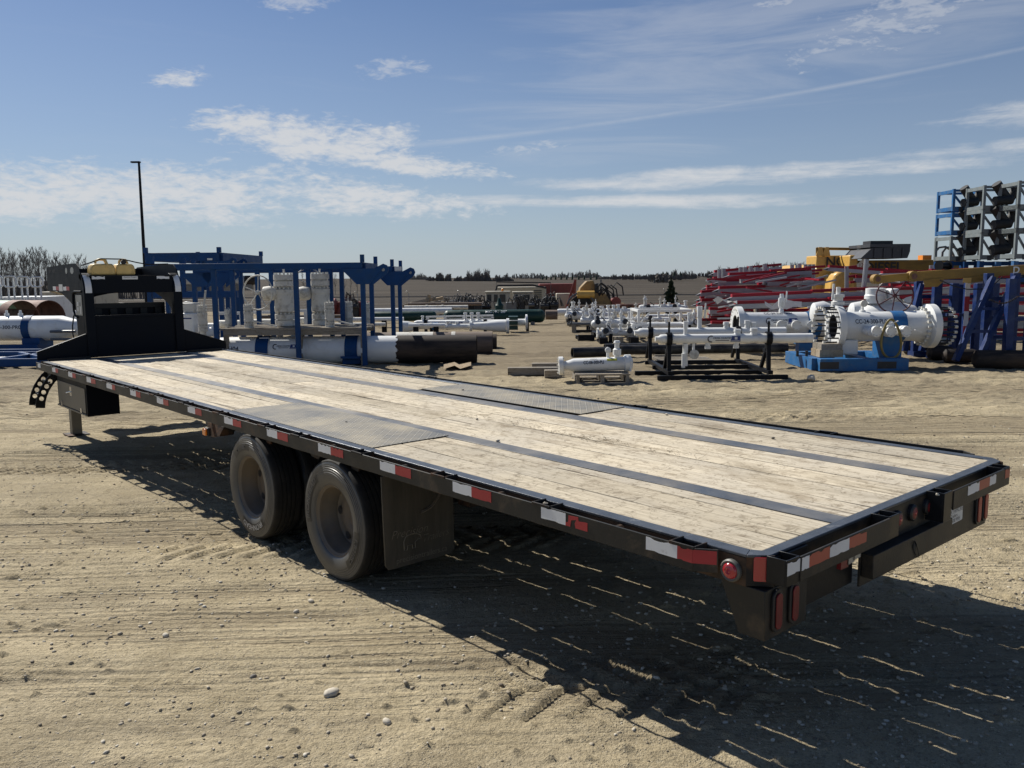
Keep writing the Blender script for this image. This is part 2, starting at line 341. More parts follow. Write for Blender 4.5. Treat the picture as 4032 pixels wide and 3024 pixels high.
    q.put(bp.inputs['Height'], q.m('SUBTRACT', q.m('ADD', q.m('MULTIPLY', gr_, .6), q.m('MULTIPLY', gr2, .4)), chk)); t.links.new(bp.outputs[0], b.inputs['Normal'])
    return m
M['deck'] = wood('weathered_deck_plank', (.70, .62, .475), (.49, .42, .305), (.44, .40, .33), stain=.6)
M['lumber'] = wood('grey_weathered_lumber', (.36, .32, .26), (.22, .19, .15), (.28, .27, .25), along=(.06, 1, 1), knots=False)
M['lumbertan'] = wood('tan_lumber', (.47, .36, .23), (.33, .25, .16), (.36, .31, .24), along=(.06, 1, 1), knots=False)

def tread(name):
    m, q, b = start(name); t = m.node_tree; co_ = q.n('ShaderNodeTexCoord').outputs['Object']
    def bars(rot, loc):
        s = q.n('ShaderNodeSeparateXYZ'); q.put(s.inputs[0], q.map(co_, sc=(21, 21, 1), rot=(0, 0, rot), loc=loc))
        fx = q.m('FRACT', s.outputs[0]); fy = q.m('FRACT', s.outputs[1])
        ax = q.m('DIVIDE', q.m('ABSOLUTE', q.m('SUBTRACT', fx, .5)), .40); ay = q.m('DIVIDE', q.m('ABSOLUTE', q.m('SUBTRACT', fy, .5)), .13)
        return q.m('SUBTRACT', 1.0, q.m('ADD', q.m('POWER', ax, 2), q.m('POWER', ay, 2)), clamp=True)
    h = q.m('MAXIMUM', bars(pi/4, (0, 0, 0)), bars(-pi/4, (.5, .5, 0)))
    n = q.noise(co_, 2.4, 7, .65); n2 = q.noise(co_, 9, 6, .6)
    c = q.mix(q.ramp(n, (.36, 0.0), (.66, 1.0)), (.115, .12, .125), (.33, .29, .215))
    c = q.mix(q.m('MULTIPLY', q.ramp(n2, (.60, 0.0), (.75, 1.0)), .5), c, (.05, .05, .05))
    c = q.mix(q.m('MULTIPLY', q.ramp(h, (.05, 0.0), (.25, 1.0)), .6), c, (.34, .33, .30))
    q.put(b.inputs['Base Color'], c); b.inputs['Roughness'].default_value = .72; b.inputs['Specular IOR Level'].default_value = .25
    bp = q.n('ShaderNodeBump'); bp.inputs['Strength'].default_value = 1.0; bp.inputs['Distance'].default_value = .003; q.put(bp.inputs['Height'], h); t.links.new(bp.outputs[0], b.inputs['Normal'])
    return m
M['tread'] = tread('diamond_tread_plate')

def dirt_mat():
    m, q, b = start('packed_yard_dirt'); t = m.node_tree; p = q.n('ShaderNodeTexCoord').outputs['Object']
    n1 = q.noise(p, .35, 5, .62, .4); n2 = q.noise(p, 2.6, 6, .70); n3 = q.noise(p, 26, 5, .72); n4 = q.noise(q.map(p, sc=(1, 5, 1)), .8, 6, .68, .4)
    c = q.mix(q.ramp(n2, (.32, 0.0), (.68, 1.0)), (.38, .315, .20), (.55, .465, .31))
    c = q.mix(q.m('MULTIPLY', q.ramp(n1, (.45, 0.0), (.68, 1.0)), .5), c, (.235, .20, .14))
    c = q.mix(q.m('MULTIPLY', q.ramp(n4, (.50, 0.0), (.70, 1.0)), .55), c, (.175, .145, .10))
    c = q.mix(q.m('MULTIPLY', q.ramp(n3, (.53, 0.0), (.70, 1.0)), .6), c, (.165, .135, .09))
    c = q.mix(q.m('MULTIPLY', q.ramp(n3, (.28, 1.0), (.42, 0.0)), .40), c, (.58, .51, .37))
    n5 = q.noise(p, 80, 3, .7); c = q.mix(q.m('MULTIPLY', q.ramp(n5, (.55, 0.0), (.68, 1.0)), .55), c, (.13, .105, .07)); c = q.mix(q.m('MULTIPLY', q.ramp(n5, (.30, 1.0), (.42, 0.0)), .45), c, (.62, .55, .42))
    def lines(rot, sc, off): return q.m('MULTIPLY', q.noise(q.map(p, sc=(.22, sc, 1), rot=(0, 0, rot), loc=off), 1.0, 2, .5), q.ramp(q.noise(q.map(p, sc=(.10, .75, 1), rot=(0, 0, rot), loc=off), 1.0, 2, .5), (.50, 0.0), (.58, 1.0)))
    trk = q.m('ADD', lines(.02, 24, (0, 0, 0)), lines(-.10, 20, (3, 8, 0)))      # fine parallel tyre lines in the packed dirt
    c = q.mix(q.m('MULTIPLY', q.ramp(trk, (.42, 0.0), (.58, 1.0)), .45), c, (.20, .16, .105))
    sx = q.n('ShaderNodeSeparateXYZ'); q.put(sx.inputs[0], p)      # soil darkened further back, backlit shade of rough ground put into its colour
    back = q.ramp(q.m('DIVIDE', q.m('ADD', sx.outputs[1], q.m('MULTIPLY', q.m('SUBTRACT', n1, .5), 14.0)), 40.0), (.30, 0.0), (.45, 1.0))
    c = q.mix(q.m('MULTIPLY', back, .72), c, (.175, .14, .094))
    vo = q.n('ShaderNodeTexVoronoi', feature='F1'); q.put(vo.inputs['Vector'], p); vo.inputs['Scale'].default_value = 55
    k = q.m('MULTIPLY', q.ramp(vo.outputs['Distance'], (.16, 1.0), (.30, 0.0)), q.m('GREATER_THAN', q.noise(p, 1.7, 4, .6), .5))
    c = q.mix(q.m('MULTIPLY', k, .45), c, q.mix(vo.outputs['Color'], (.33, .29, .23), (.56, .52, .43)))
    q.put(b.inputs['Base Color'], c); b.inputs['Roughness'].default_value = .93; b.inputs['Specular IOR Level'].default_value = .15
    bp = q.n('ShaderNodeBump'); bp.inputs['Strength'].default_value = 1.0; bp.inputs['Distance'].default_value = .03
    q.put(bp.inputs['Height'], q.m('ADD', q.m('ADD', q.m('ADD', q.m('MULTIPLY', trk, -2.4), q.m('MULTIPLY', n3, .9)), q.m('MULTIPLY', q.noise(p, 90, 4, .7), .35)), q.m('MULTIPLY', k, .25)))
    t.links.new(bp.outputs[0], b.inputs['Normal']); return m
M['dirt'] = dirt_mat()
def field_mat():
    m, q, b = start('ploughed_field_soil'); t = m.node_tree; p = q.n('ShaderNodeTexCoord').outputs['Object']
    n1 = q.noise(q.map(p, sc=(.15, 1.2, 1)), .10, 8, .65, .2); n2 = q.noise(q.map(p, sc=(.4, 1.0, 1)), .9, 8, .75)
    c = q.mix(q.ramp(n1, (.36, 0.0), (.64, 1.0)), (.040, .034, .028), (.085, .072, .057))
    c = q.mix(q.m('MULTIPLY', q.ramp(n2, (.45, 0.0), (.62, 1.0)), .55), c, (.03, .025, .02))
    q.put(b.inputs['Base Color'], c); b.inputs['Roughness'].default_value = .95; b.inputs['Specular IOR Level'].default_value = .1
    bp = q.n('ShaderNodeBump'); bp.inputs['Strength'].default_value = .8; bp.inputs['Distance'].default_value = .15; q.put(bp.inputs['Height'], n2); t.links.new(bp.outputs[0], b.inputs['Normal']); return m
M['field'] = field_mat()

# ---------------------------------------------------------------- ground: one sheet, heights as a function of place
def vnoise(x, y, seed):
    xi = np.floor(x).astype(np.int64); yi = np.floor(y).astype(np.int64); fx = x-xi; fy = y-yi
    fx = fx*fx*(3-2*fx); fy = fy*fy*(3-2*fy)
    def h(a, b_):
        n = (a*374761393 + b_*668265263 + seed*974634777) & 0x7fffffff
        n = ((n ^ (n >> 13))*1274126177) & 0x7fffffff; return ((n ^ (n >> 16)) & 0xffff)/65535.0
    return (h(xi, yi)*(1-fx)+h(xi+1, yi)*fx)*(1-fy) + (h(xi, yi+1)*(1-fx)+h(xi+1, yi+1)*fx)*fy - .5
def fbm(x, y, seed, o=4, gain=.5):
    a = 1.0; s = 0
    for i in range(o): s = s + a*vnoise(x*2**i, y*2**i, seed+i); a *= gain
    return s
def sstep(a, b, x):
    t = np.clip((x-a)/(b-a), 0, 1); return t*t*(3-2*t)
def terrain(u, v):
    """broad shape in the yard frame"""
    wx = CX + u*math.cos(YAW) + v*math.sin(YAW); wy = CY - u*math.sin(YAW) + v*math.cos(YAW)
    near = np.clip((3.6-wy)*.020, -.10, .09)*sstep(7, 2.5, np.abs(wx-1.3))*sstep(16, 11, wy)*sstep(-9, -4, wy)
    z = near - 1.25*sstep(37, 74, v)
    z = z + sstep(80, 620, v)*1.75 + sstep(600, 2500, v)*1.0*0
    z = z + 1.1*sstep(120, 420, v)*np.exp(-((u/np.maximum(v, 1)+.22)/.16)**2)*.8
    return z + sstep(150, 500, v)*1.2*fbm(u/260+3, v/300, 71, 3)
def detail(u, v):
    k = sstep(60, 14, v); h = .026*fbm(u*.7, v*1.3, 3, 2)*k + .0058*fbm(u*5, v*8, 9, 3)*(1+8*sstep(9.5, 14, v))*sstep(40, 14, v) + .0055*fbm(u*26, v*32, 17, 3)*sstep(18, 6, v)
    # wheel ruts running across the view
    for (v0, w, amp, sl, bend) in ((7.9, .26, .020, .02, .10), (6.75, .22, .024, -.035, .12), (5.55, .22, .012, .03, .1), (3.72, .17, .012, -.05, .08), (9.6, .3, .02, .01, .2), (11.6, .35, .025, -.02, .2), (13.2, .35, .02, .03, .2)):
        c = v0 + sl*u + bend*fbm(u*.25, u*0+v0, 31, 2); d = (v-c)/w
        band = np.exp(-d**4); rib = np.cos(d*w*2*pi/.085)
        brk = sstep(-.45, -.05, fbm(u*.4, v*.3+v0, 41, 2))
        h = h + band*brk*(amp*.36*rib - amp*.35) + amp*.5*np.exp(-((np.abs(d)-1.25)/.35)**2)*brk
    # lugged tractor tread prints
    for (u0, u1, v0, w, pitch) in ((-2.6, .35, 5.95, .33, .19), (-.15, 1.15, 3.62, .30, .20), (1.5, 6.5, 11.2, .4, .22), (-6.0, -1.0, 8.9, .35, .2)):
        d = (v-v0-.04*(u-u0))/w; inside = sstep(1.0, .86, np.abs(d))*sstep(u0-.1, u0+.2, u)*sstep(u1+.1, u1-.2, u)
        s = u/pitch + np.abs(d)*1.15 + np.where(d > 0, .5, 0); tri = np.abs((s % 1.0)-.5)*2
        h = h + inside*(np.where(tri > .56, 1.0, 0.0)*.017 - .010)*(.6+.8*sstep(-.3, .3, fbm(u*1.3, v*1.3, 51, 2)))
    cl = vnoise(u*14, v*16, 91); h = h + np.where(cl > .33, (cl-.33)*.16, 0)*sstep(16, 6, v)*sstep(.02, .25, fbm(u*.6, v*.6, 95, 2)+.05)
    return h
def ground_z(u, v):
    a = np.array([[float(u)]]); b_ = np.array([[float(v)]]); return float((terrain(a, b_)+detail(a, b_))[0, 0])
def sheet(name, rows, cols, mat, fine=True):
    A, V = np.meshgrid(cols, rows); U = A*(V+4.0)
    Zh = terrain(U, V) + (detail(U, V) if fine else 0)
    n, m_ = V.shape; co_ = np.stack([U, V, Zh], -1).reshape(-1, 3)
    i = np.arange(n*m_).reshape(n, m_); q = np.stack([i[:-1, :-1], i[:-1, 1:], i[1:, 1:], i[1:, :-1]], -1).reshape(-1, 4)
    me = bpy.data.meshes.new(name); me.vertices.add(len(co_)); me.vertices.foreach_set('co', co_.astype(np.float32).ravel())
    me.loops.add(q.size); me.loops.foreach_set('vertex_index', q.astype(np.int32).ravel())
    me.polygons.add(len(q)); me.polygons.foreach_set('loop_start', np.arange(0, q.size, 4, dtype=np.int32)); me.polygons.foreach_set('loop_total', np.full(len(q), 4, dtype=np.int32))
    me.polygons.foreach_set('use_smooth', np.ones(len(q), dtype=bool)); me.update(calc_edges=True); me.validate()
    me.materials.append(mat); o = bpy.data.objects.new(name, me); COL.objects.link(o); o.matrix_world = MBK; o['kind'] = 'structure'; return o
rows = [-3.5, -2, -1, 0, 1.0, 1.8]; v_ = 2.5
while v_ < 10: rows.append(v_); v_ *= 1.0024
while v_ < 16: rows.append(v_); v_ *= 1.004
while v_ < 40: rows.append(v_); v_ *= 1.010
while v_ < 84: rows.append(v_); v_ *= 1.03
rows.append(84.0)
# the fan of columns is wide enough for a step to either side
cols = np.concatenate([np.linspace(-2.2, -.62, 40)[:-1], np.linspace(-.62, .66, 600), np.linspace(.66, 2.2, 40)[1:]])
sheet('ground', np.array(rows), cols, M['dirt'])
rows2 = np.array([84.0*1.035**i for i in range(125)])
sheet('field', rows2, np.linspace(-2.2, 2.2, 260), M['field'], fine=False)

# loose stones on the dirt: too many to count, one object
def gravel(n, seed, vr, ur, size, mat, name):
    rg = np.random.default_rng(seed); base = MB().sphere((0, 0, 0), 1, 5, 3); bv = np.array([p[:] for p in base.v]); bf = base.f; nv = len(bv)
    V = vr[0]*(vr[1]/vr[0])**rg.random(n); U = (rg.random(n)*2-1)*ur*(V+1.0)
    dens = fbm(U*.35, V*.6, 77, 3); keep = rg.random(n) < np.clip(.40+dens*2.2, .04, 1); U, V = U[keep], V[keep]; m_ = len(U)
    Zg = (terrain(U[None], V[None])+detail(U[None], V[None]))[0]
    s = size*(.30+rg.random(m_)**4*1.9); a = rg.random(m_)*6.28
    p = bv[None]*(1+.5*(rg.random((m_, nv, 3))-.5)); p = p*np.stack([s*(1+.6*rg.random(m_)), s*(.75+.3*rg.random(m_)), s*(.45+.35*rg.random(m_))], -1)[:, None, :]
    x = p[..., 0]*np.cos(a)[:, None]-p[..., 1]*np.sin(a)[:, None]+U[:, None]; y = p[..., 0]*np.sin(a)[:, None]+p[..., 1]*np.cos(a)[:, None]+V[:, None]; z = p[..., 2]+(Zg+s*.12)[:, None]
    co_ = np.stack([x, y, z], -1).reshape(-1, 3); tri = []
    for f in bf: tri += [f] if len(f) == 3 else [(f[0], f[1], f[2]), (f[0], f[2], f[3])]
    tri = np.array(tri, dtype=np.int64); idx = (tri[None]+np.arange(m_)[:, None, None]*nv).reshape(-1, 3)
    me = bpy.data.meshes.new(name); me.vertices.add(len(co_)); me.vertices.foreach_set('co', co_.astype(np.float32).ravel()); me.loops.add(idx.size); me.loops.foreach_set('vertex_index', idx.astype(np.int32).ravel())
    me.polygons.add(len(idx)); me.polygons.foreach_set('loop_start', np.arange(0, idx.size, 3, dtype=np.int32)); me.polygons.foreach_set('loop_total', np.full(len(idx), 3, dtype=np.int32)); me.update(calc_edges=True)
    me.materials.append(mat); o = bpy.data.objects.new(name, me); COL.objects.link(o); o.matrix_world = MBK; return o
def stone_mat():
    m, q, b = start('field_stone'); ge = q.n('ShaderNodeNewGeometry'); r = ge.outputs['Random Per Island']
    c = q.ramp(r, (0.0, (.17, .14, .10)), (.4, (.34, .29, .21)), (.8, (.46, .41, .32)), (1.0, (.62, .58, .49)))
    q.put(b.inputs['Base Color'], c); b.inputs['Roughness'].default_value = .85; return m
M['stone'] = stone_mat()
tag(gravel(60000, 5, (2.4, 18), .95, .0060, M['stone'], 'gravel'), 'small loose stones scattered over the beige dirt', 'gravel', kind='stuff')
def rock(x, y, size, label, seed, col='stone', flat=.6):
    u, v = gr(x, y); rg = random.Random(seed); b = MB().sphere((0, 0, 0), 1, 9, 6)
    k = Matrix.Rotation(rg.random()*6, 3, 'Z')
    b.v = [k @ Vector((p.x*size*(1+.5*rg.random()*.5), p.y*size*.75*(.9+.3*rg.random()), p.z*size*flat*(.85+.3*rg.random()))) + Vector((u, v, ground_z(u, v)+size*flat*.55)) for p in b.v]
    return solo('stone', label, 'stone', b, M[col], (u, v, ground_z(u, v)), smooth=60)
M['palestone'] = paint('pale_stone', (.52, .47, .38), .8, var=.15, scale=20, bump=.5)
M['greystone'] = paint('grey_stone', (.20, .18, .15), .8, var=.25, scale=20, bump=.5)
rock(716, 1512, .036, 'largest pale flat stone on the dirt in the left foreground', 1, 'palestone', .5)
for i, (x, y, s_, l, c_) in enumerate(((836, 1580, .022, 'pale pebble on the dirt nearest the bottom edge, below the largest pale stone', 'palestone'),
    (547, 1470, .018, 'small grey stone left of and above the largest pale stone', 'greystone'), (358, 1376, .02, 'small pale stone on the dirt in the left foreground', 'palestone'),
    (672, 1303, .02, 'pale flat pebble in front of the rear wheel', 'palestone'), (640, 1326, .018, 'pale pebble beside the flat pebble in front of the rear wheel', 'palestone'),
    (318, 1140, .022, 'dark stone by the wheel tracks left of the rear wheel', 'greystone'), (1752, 822, .10, 'pale block of rubble on the dirt before the blue skid', 'palestone'))):
    rock(x, y, s_, l, 20+i, c_)
# ---------------------------------------------------------------- the flat-deck trailer (world frame: x across, y forward, z up)
H = .894; WD = 2.59; YF = 10.38
T = Thing('flat_deck_trailer', 'long black gooseneck flat deck trailer with weathered plank deck and tandem dual wheels', 'trailer', (1.295, 5.2, 0), MT)
BX = lambda lo, hi: MB().box(lo, hi)
def mirror(b):
    c = MB(); c.v = [Vector((WD-p.x, p.y, p.z)) for p in b.v]; c.f = [tuple(reversed(f)) for f in b.f]; return c
def near_frame():
    b = MB(); b.box((.085, .145, .772), (.095, YF, .882)); b.box((.095, .145, .772), (.15, YF, .780)); return b
def near_edge():
    return MB().prism([(.083, .143), (.150, .170), (.150, YF), (.083, YF)], (0, 0, .8835), (1, 0, 0), (0, 1, 0), (0, 0, 1), .0115)
for fm in (lambda b: b, mirror):
    T.part('side_frame', fm(near_frame()), M['framerust'], bevel=.002)
    T.part('deck_edge', fm(near_edge()), M['deckedge'], bevel=.003)
    rr = MB().box((0, .320, .806), (.0095, YF-.02, .896)); rr.bar((.0048, .322, .851), (.056, .247, .851), .0095, .0895)
    T.part('rub_rail', fm(rr), M['rail'], bevel=.002)
    # chamfered rear corner
    T.part('corner_plate', fm(MB().prism([(.085, .146), (.150, .066), (.158, .072), (.093, .152)], (0, 0, .775), (1, 0, 0), (0, 1, 0), (0, 0, 1), .119)), M['blackrust'], bevel=.002)
for y in (.373, 1.147, 1.918, 2.712, 3.476, 3.97, 4.754, 5.466, 6.163, 6.837, 7.546, 8.25, 8.95, 9.62):
    for fm in (lambda b: b, mirror):
        if fm is mirror and y not in (1.147, 2.712, 5.466): continue
        b = MB(); b.box((.0100, y-.058, .80), (.0845, y-.051, .902)); b.box((.0100, y+.051, .80), (.0845, y+.058, .902)); b.box((-.004, y-.058, .89), (.004, y+.058, .903)) if fm is not mirror else b.box((-.004, y-.058, .890), (.010, y+.058, .9005)); b.box((.0100, y-.051, .80), (.0845, y+.051, .845))
        T.part('stake_pocket', fm(b), M['black'] if fm is mirror else M['blackrust'], bevel=.0015)
for y in (.747, 1.5, 2.32, 3.1, 4.36, 5.1, 5.82, 6.5, 7.2, 7.9, 8.6, 9.3, 9.95):
    T.part('rail_spool', MB().tube((.010, y, .855), (.0848, y, .855), .024, 10), M['blackrust'])
tapes = [(.544, .392, .322), (1.144, .99, .86), (1.79, 1.64, 1.49), (2.46, 2.308, 2.157), (3.165, 3.011, 2.863), (3.88, 3.725, 3.572), (4.595, 4.442, 4.298), (5.318, 5.163, 5.032),
         (6.032, 5.878, 5.754), (6.744, 6.587, 6.462), (7.474, 7.295, 7.2), (8.161, 8.005, 7.847), (8.879, 8.71, 8.58), (9.581, 9.427, 9.313), (10.27, 10.131, None)]
def ragged(y0, y1, z0, z1, seed, amt=.004):
    """strip of tape with slightly torn edges, in the y-z plane"""
    rg = random.Random(seed); n = 7; pts = [(y0+(y1-y0)*i/n, z0+rg.uniform(0, amt)*(rg.random() < .5)) for i in range(n+1)] + [(y1+(y0-y1)*i/n, z1-rg.uniform(0, amt*2.2)*(rg.random() < .4)) for i in range(n+1)]
    return pts
for i, (a, b_, c_) in enumerate(tapes):
    for (p, q_, mat, nm) in ((b_, a, 'tapew', 'white_tape'), (c_, b_, 'taper', 'red_tape')):
        if p is None: continue
        pts = ragged(p, q_, .838, .8905, i*3+len(mat))
        if i == 1 and mat == 'taper': pts = [(.86, .838), (.93, .838), (.935, .858), (.925, .876), (.955, .868), (.962, .838), (.99, .838), (.99, .852), (.975, .856), (.972, .886), (.915, .89), (.912, .872), (.86, .876)]
        pts = [(-y, z) for y, z in pts][::-1]
        T.part(nm, MB().prism(pts[::-1], (-.0012, 0, 0), (0, -1, 0), (0, 0, 1), (-1, 0, 0), .0008), M[mat], smooth=0)
T.part('red_tape', MB().bar((-.0008, .322, .864), (.0495, .2485, .864), .0009, .0525), M['taper'], smooth=0)
# deck planks, joined end to end along the deck
gap = .0034
strips = [(.152, .357), (.357, .590), (.590, .700), (.825, 1.052), (1.052, 1.303), (1.303, 1.529), (1.529, 1.772), (1.911, 2.008), (2.008, 2.191), (2.191, 2.438)]
cuts = {3: (5.05,), 4: (3.4, 7.6), 5: (6.1,), 6: (4.3, 8.6)}
rg = random.Random(3)
for i, (x0, x1) in enumerate(strips):
    ys = [.136]; side = i < 3 or i > 6
    spans = [(.136, 2.768), (4.80, 7.4 + (i % 3)*.5), (7.404 + (i % 3)*.5, YF+.02)] if side else [(a_+.002, c_-.002) for a_, c_ in zip((.134,)+cuts[i], cuts[i]+(YF+.022,))]
    g0 = gap
    for (y0, y1) in spans:
        zt = H - .0015 - rg.random()*.003; w0 = x0+(.0052 if i == 5 else g0)+rg.random()*.0006; w1 = x1-(.0052 if i == 4 else g0)-rg.random()*.0006
        n = 12; b = MB(); vs = []
        for k in range(n+1):
            y = y0+(y1-y0)*k/n; wv = .0012*math.sin(k*1.7+i) ; zz_ = zt+.0012*math.sin(k*1.1+i*2)
            vs += [(w0+wv, y, zz_-.038), (w1+wv, y, zz_-.038), (w1+wv, y, zz_), (w0+wv, y, zz_)]
        fs = [(3, 2, 1, 0), tuple(4*n+j for j in range(4))]
        for k in range(n):
            for j in range(4): fs.append((4*k+j, 4*k+(j+1) % 4, 4*k+4+(j+1) % 4, 4*k+4+j))
        b.add(vs, fs); T.part('deck_plank', b, M['deck'], smooth=0, bevel=.0042)
for x in (.590, 1.529, 2.008, 2.191): T.part('seam_light_stop', BX((x-.02, .15, .846), (x+.02, YF, .8525)), M['blackrust'])  # strips added under these seams only to keep light from leaking through
for x0, x1 in ((.702, .823), (1.774, 1.909)):
    T.part('beam_flange', BX((x0, .132, .880), (x1, YF+.02, .8925)), M['flange'], bevel=.002)
    c = (x0+x1)/2; b = MB().box((c-.006, .2, .565), (c+.006, YF, .880)); b.box((c-.065, .2, .55), (c+.065, YF, .565)); T.part('main_beam', b, M['blackrust'])
for x0, x1 in ((.146, .724), (1.955, 2.444)):
    T.part('tread_plate', BX((x0, 2.772, .893), (x1, 4.796, .8985)), M['tread'], bevel=.0015)
    T.part('plate_support', BX((x0+.02, 2.80, .862), (x1-.03, 4.77, .8925)), M['blackrust'])
proto = None
for k in range(26):
    y = .30 + k*.4064
    b = MB().box((.096, y-.035, .800), (2.494, y+.035, .807)); b.box((.096, y-.035, .807), (2.494, y-.028, .852)); b.box((.096, y-.035, .852), (2.494, y+.035, .8535)); T.part('crossmember', b, M['blackrust'])
# rear end
T.part('rear_edge', MB().prism([(.150, .170), (.083, .143), (.140, .082), (2.45, .082), (2.507, .143), (2.44, .170), (2.42, .1335), (.17, .1335)], (0, 0, .8838), (1, 0, 0), (0, 1, 0), (0, 0, 1), .0115), M['deckedge'], bevel=.003)
b = MB().prism([(.86, .588), (2.285, .578), (2.30, .770), (2.30, .883), (.395, .883), (.395, .80), (.86, .80)], (0, .096, 0), (1, 0, 0), (0, 0, 1), (0, -1, 0), .010)
T.part('rear_skirt', b, M['rail'], bevel=.002)
def light_box():
    z0, z1 = .580, .772
    b = MB().hexa([(.10, .070, z0), (.392, .070, z0), (.392, .180, z0), (.10, .180, z0), (.094, .070, z1), (.392, .070, z1), (.392, .26, z1), (.094, .26, z1)])
    b.box((.165, .072, z1), (.392, .14, .883)); return b
T.part('light_box', light_box(), M['rail'], bevel=.003)
T.part('light_box', mirror(light_box()), M['blackrust'], bevel=.003) if 0 else None
def stadium(cx, z0, z1, w, y, t, tilt=0):
    r = w/2; pts = []
    for i in range(13): a = pi*i/12; pts.append((cx+r*math.cos(a)+tilt, z1-r+r*math.sin(a)))
    for i in range(13): a = pi+pi*i/12; pts.append((cx+r*math.cos(a), z0+r+r*math.sin(a)))
    return MB().prism(pts, (0, y, 0), (1, 0, 0), (0, 0, 1), (0, -1, 0), t)
for cx in (.168, .284, 2.150, 2.243):
    yy = .0695 if cx < 1 else .0855
    f = T.part('tail_lamp', stadium(cx, .600, .766, .066, yy, .012), M['rubberring'], bevel=.003)
    T.part('lens', stadium(cx, .614, .752, .040, yy-.0125, .006), M['lensd' if cx < 1 else 'tapeo'], parent=f, bevel=.002)
for cx in (1.184, 1.338, 1.499):
    o_ = (cx, .0855, .822)
    f = T.part('marker_lamp', MB().lathe([(0, .040), (.014, .039), (.020, .032), (.020, .026)], o_, (0, -1, 0), 20, True, True), M['rubberring'])
    T.part('lens', MB().lathe([(.0205, .026), (.0225, .022), (.0230, .001)], o_, (0, -1, 0), 18, False, True), M['lensd'], parent=f)
    T.part('bulb_centre', MB().lathe([(.0232, .010), (.026, .006)], o_, (0, -1, 0), 12, False, True), M['lens'], parent=f)
b = MB().box((.87, .034, .632), (1.696, .0855, .736)); T.part('bumper_box', b, M['rail'], bevel=.003)
T.part('bumper_bracket', BX((.40, .12, .60), (.86, .14, .79)), M['black'])
T.part('hitch_hole', MB().lathe([(0, .022), (.002, .012)], (1.27, .0336, .69), (0, -1, 0), 10, True, True), M['strap'])
T.part('loose_wire', MB().path([(1.28+.03*math.cos(a*.7+1)*(1+.2*math.sin(a*2)), .030-.002*math.sin(a), .672+.045*math.sin(a*.7)) for a in range(12)], .0016, 5), M['strap'])
for x0, x1 in ((.205, .925), (1.590, 2.325)):
    b = MB().box((x0, -.005, .802), (x1, .0045, .896)); T.part('rear_rub_rail', b, M['rail'], bevel=.002)
for x0, zlo in ((.118, .80), (.930, .80), (1.490, .760), (2.245, .80)):
    x1 = x0+.088; b = MB().box((x0, .0065, zlo), (x0+.006, .083, .899)); b.box((x1-.006, .0065, zlo), (x1, .083, .899)); b.box((x0, -.0005, zlo), (x1, .0065, .899)); T.part('stake_pocket', b, M['black'], bevel=.0015)
for x0, x1, mat in ((.211, .262, 'tapew'), (.110+.152, .413, 'tapeo'), (.415, .566, 'tapew'), (.566, .710, 'tapeo'), (1.757, 1.900, 'tapew'), (1.900, 2.039, 'tapeo'), (2.039, 2.125, 'tapew'), (2.255, 2.322, 'tapeo')):
    pts = ragged(x0, x1, .842, .8905, int(x0*1000), .004); T.part('reflective_tape', MB().prism(pts, (0, -.0054 if x0 > .2 else -.0012, 0), (1, 0, 0), (0, 0, 1), (0, -1, 0), .0008), M[mat], smooth=0)
T.part('reflective_tape', MB().prism(ragged(.119, .205, .842, .8905, 5), (0, -.0010, 0), (1, 0, 0), (0, 0, 1), (0, -1, 0), .0008), M['tapew'], smooth=0)
# red reflector on the chamfer, round side lamp
e1 = Vector((.065, -.080, 0)).normalized(); ez = e1.cross(Vector((0, 0, 1)))
T.part('corner_reflector', MB().prism([(-.021, -.046), (.021, -.046), (.025, -.041), (.025, .041), (.021, .046), (-.021, .046), (-.025, .041), (-.025, -.041)], Vector((.1175, .106, .842)) + ez*.0025, e1, (0, 0, 1), ez, .003), M['lens'], bevel=.001)
f = T.part('side_lamp', MB().lathe([(0, .043), (.012, .043), (.018, .038), (.014, .032), (.014, 0.001)], (.0848, .205, .822), (-1, 0, 0), 24), M['lampring'])
T.part('lens', MB().lathe([(.0142, .0315), (.022, .026), (.026, .012), (.023, .008), (.027, .001)], (.0848, .205, .822), (-1, 0, 0), 22), M['lens'], parent=f)
for k in range(3):  # broken lamp hanging behind the rail
    T.part('broken_lamp', MB().cbox((.655-.05*k, .012, .800-.008*k), (.06, .018, .035), None), M['greyrim' if k < 2 else 'lensd'])
s_ = T.part('maker_sign', MB().prism([(1.742, .664), (1.950, .667), (1.955, .672), (1.953, .742), (1.948, .746), (1.744, .752), (1.738, .747), (1.738, .669)], (0, .0853, 0), (1, 0, 0), (0, 0, 1), (0, -1, 0), .002), M['sign'])
for tx, sz, zc, bd in (('WORTHMORE', .034, .729, .0006), ('Trailers', .027, .705, 0), ('780.608.9995', .029, .681, .0004)):
    T.text(tx, sz, (1.846, .0832, zc), (1, 0, 0), (0, 0, 1), M['inksoft'], parent=s_, off=.0006)
# amber lamp and bracket
b = MB().prism([(4.80, .70), (5.05, .66), (5.16, .772), (4.74, .772)], (.10, 0, 0), (0, 1, 0), (0, 0, 1), (1, 0, 0), .10); b = MB().hexa([(.06, 4.86, .69), (.06, 5.02, .66), (.18, 5.02, .66), (.18, 4.86, .69), (.08, 4.80, .772), (.08, 5.18, .772), (.18, 5.18, .772), (.18, 4.80, .772)])
T.part('lamp_bracket', b, M['blackrust'], bevel=.003)
f = T.part('amber_lamp', MB().box((.030, 5.005, .675), (.058, 5.085, .740)), M['rubberring'], bevel=.006)
T.part('lens', MB().box((.012, 5.012, .681), (.0298, 5.078, .734)), M['amber'], parent=f, bevel=.006)
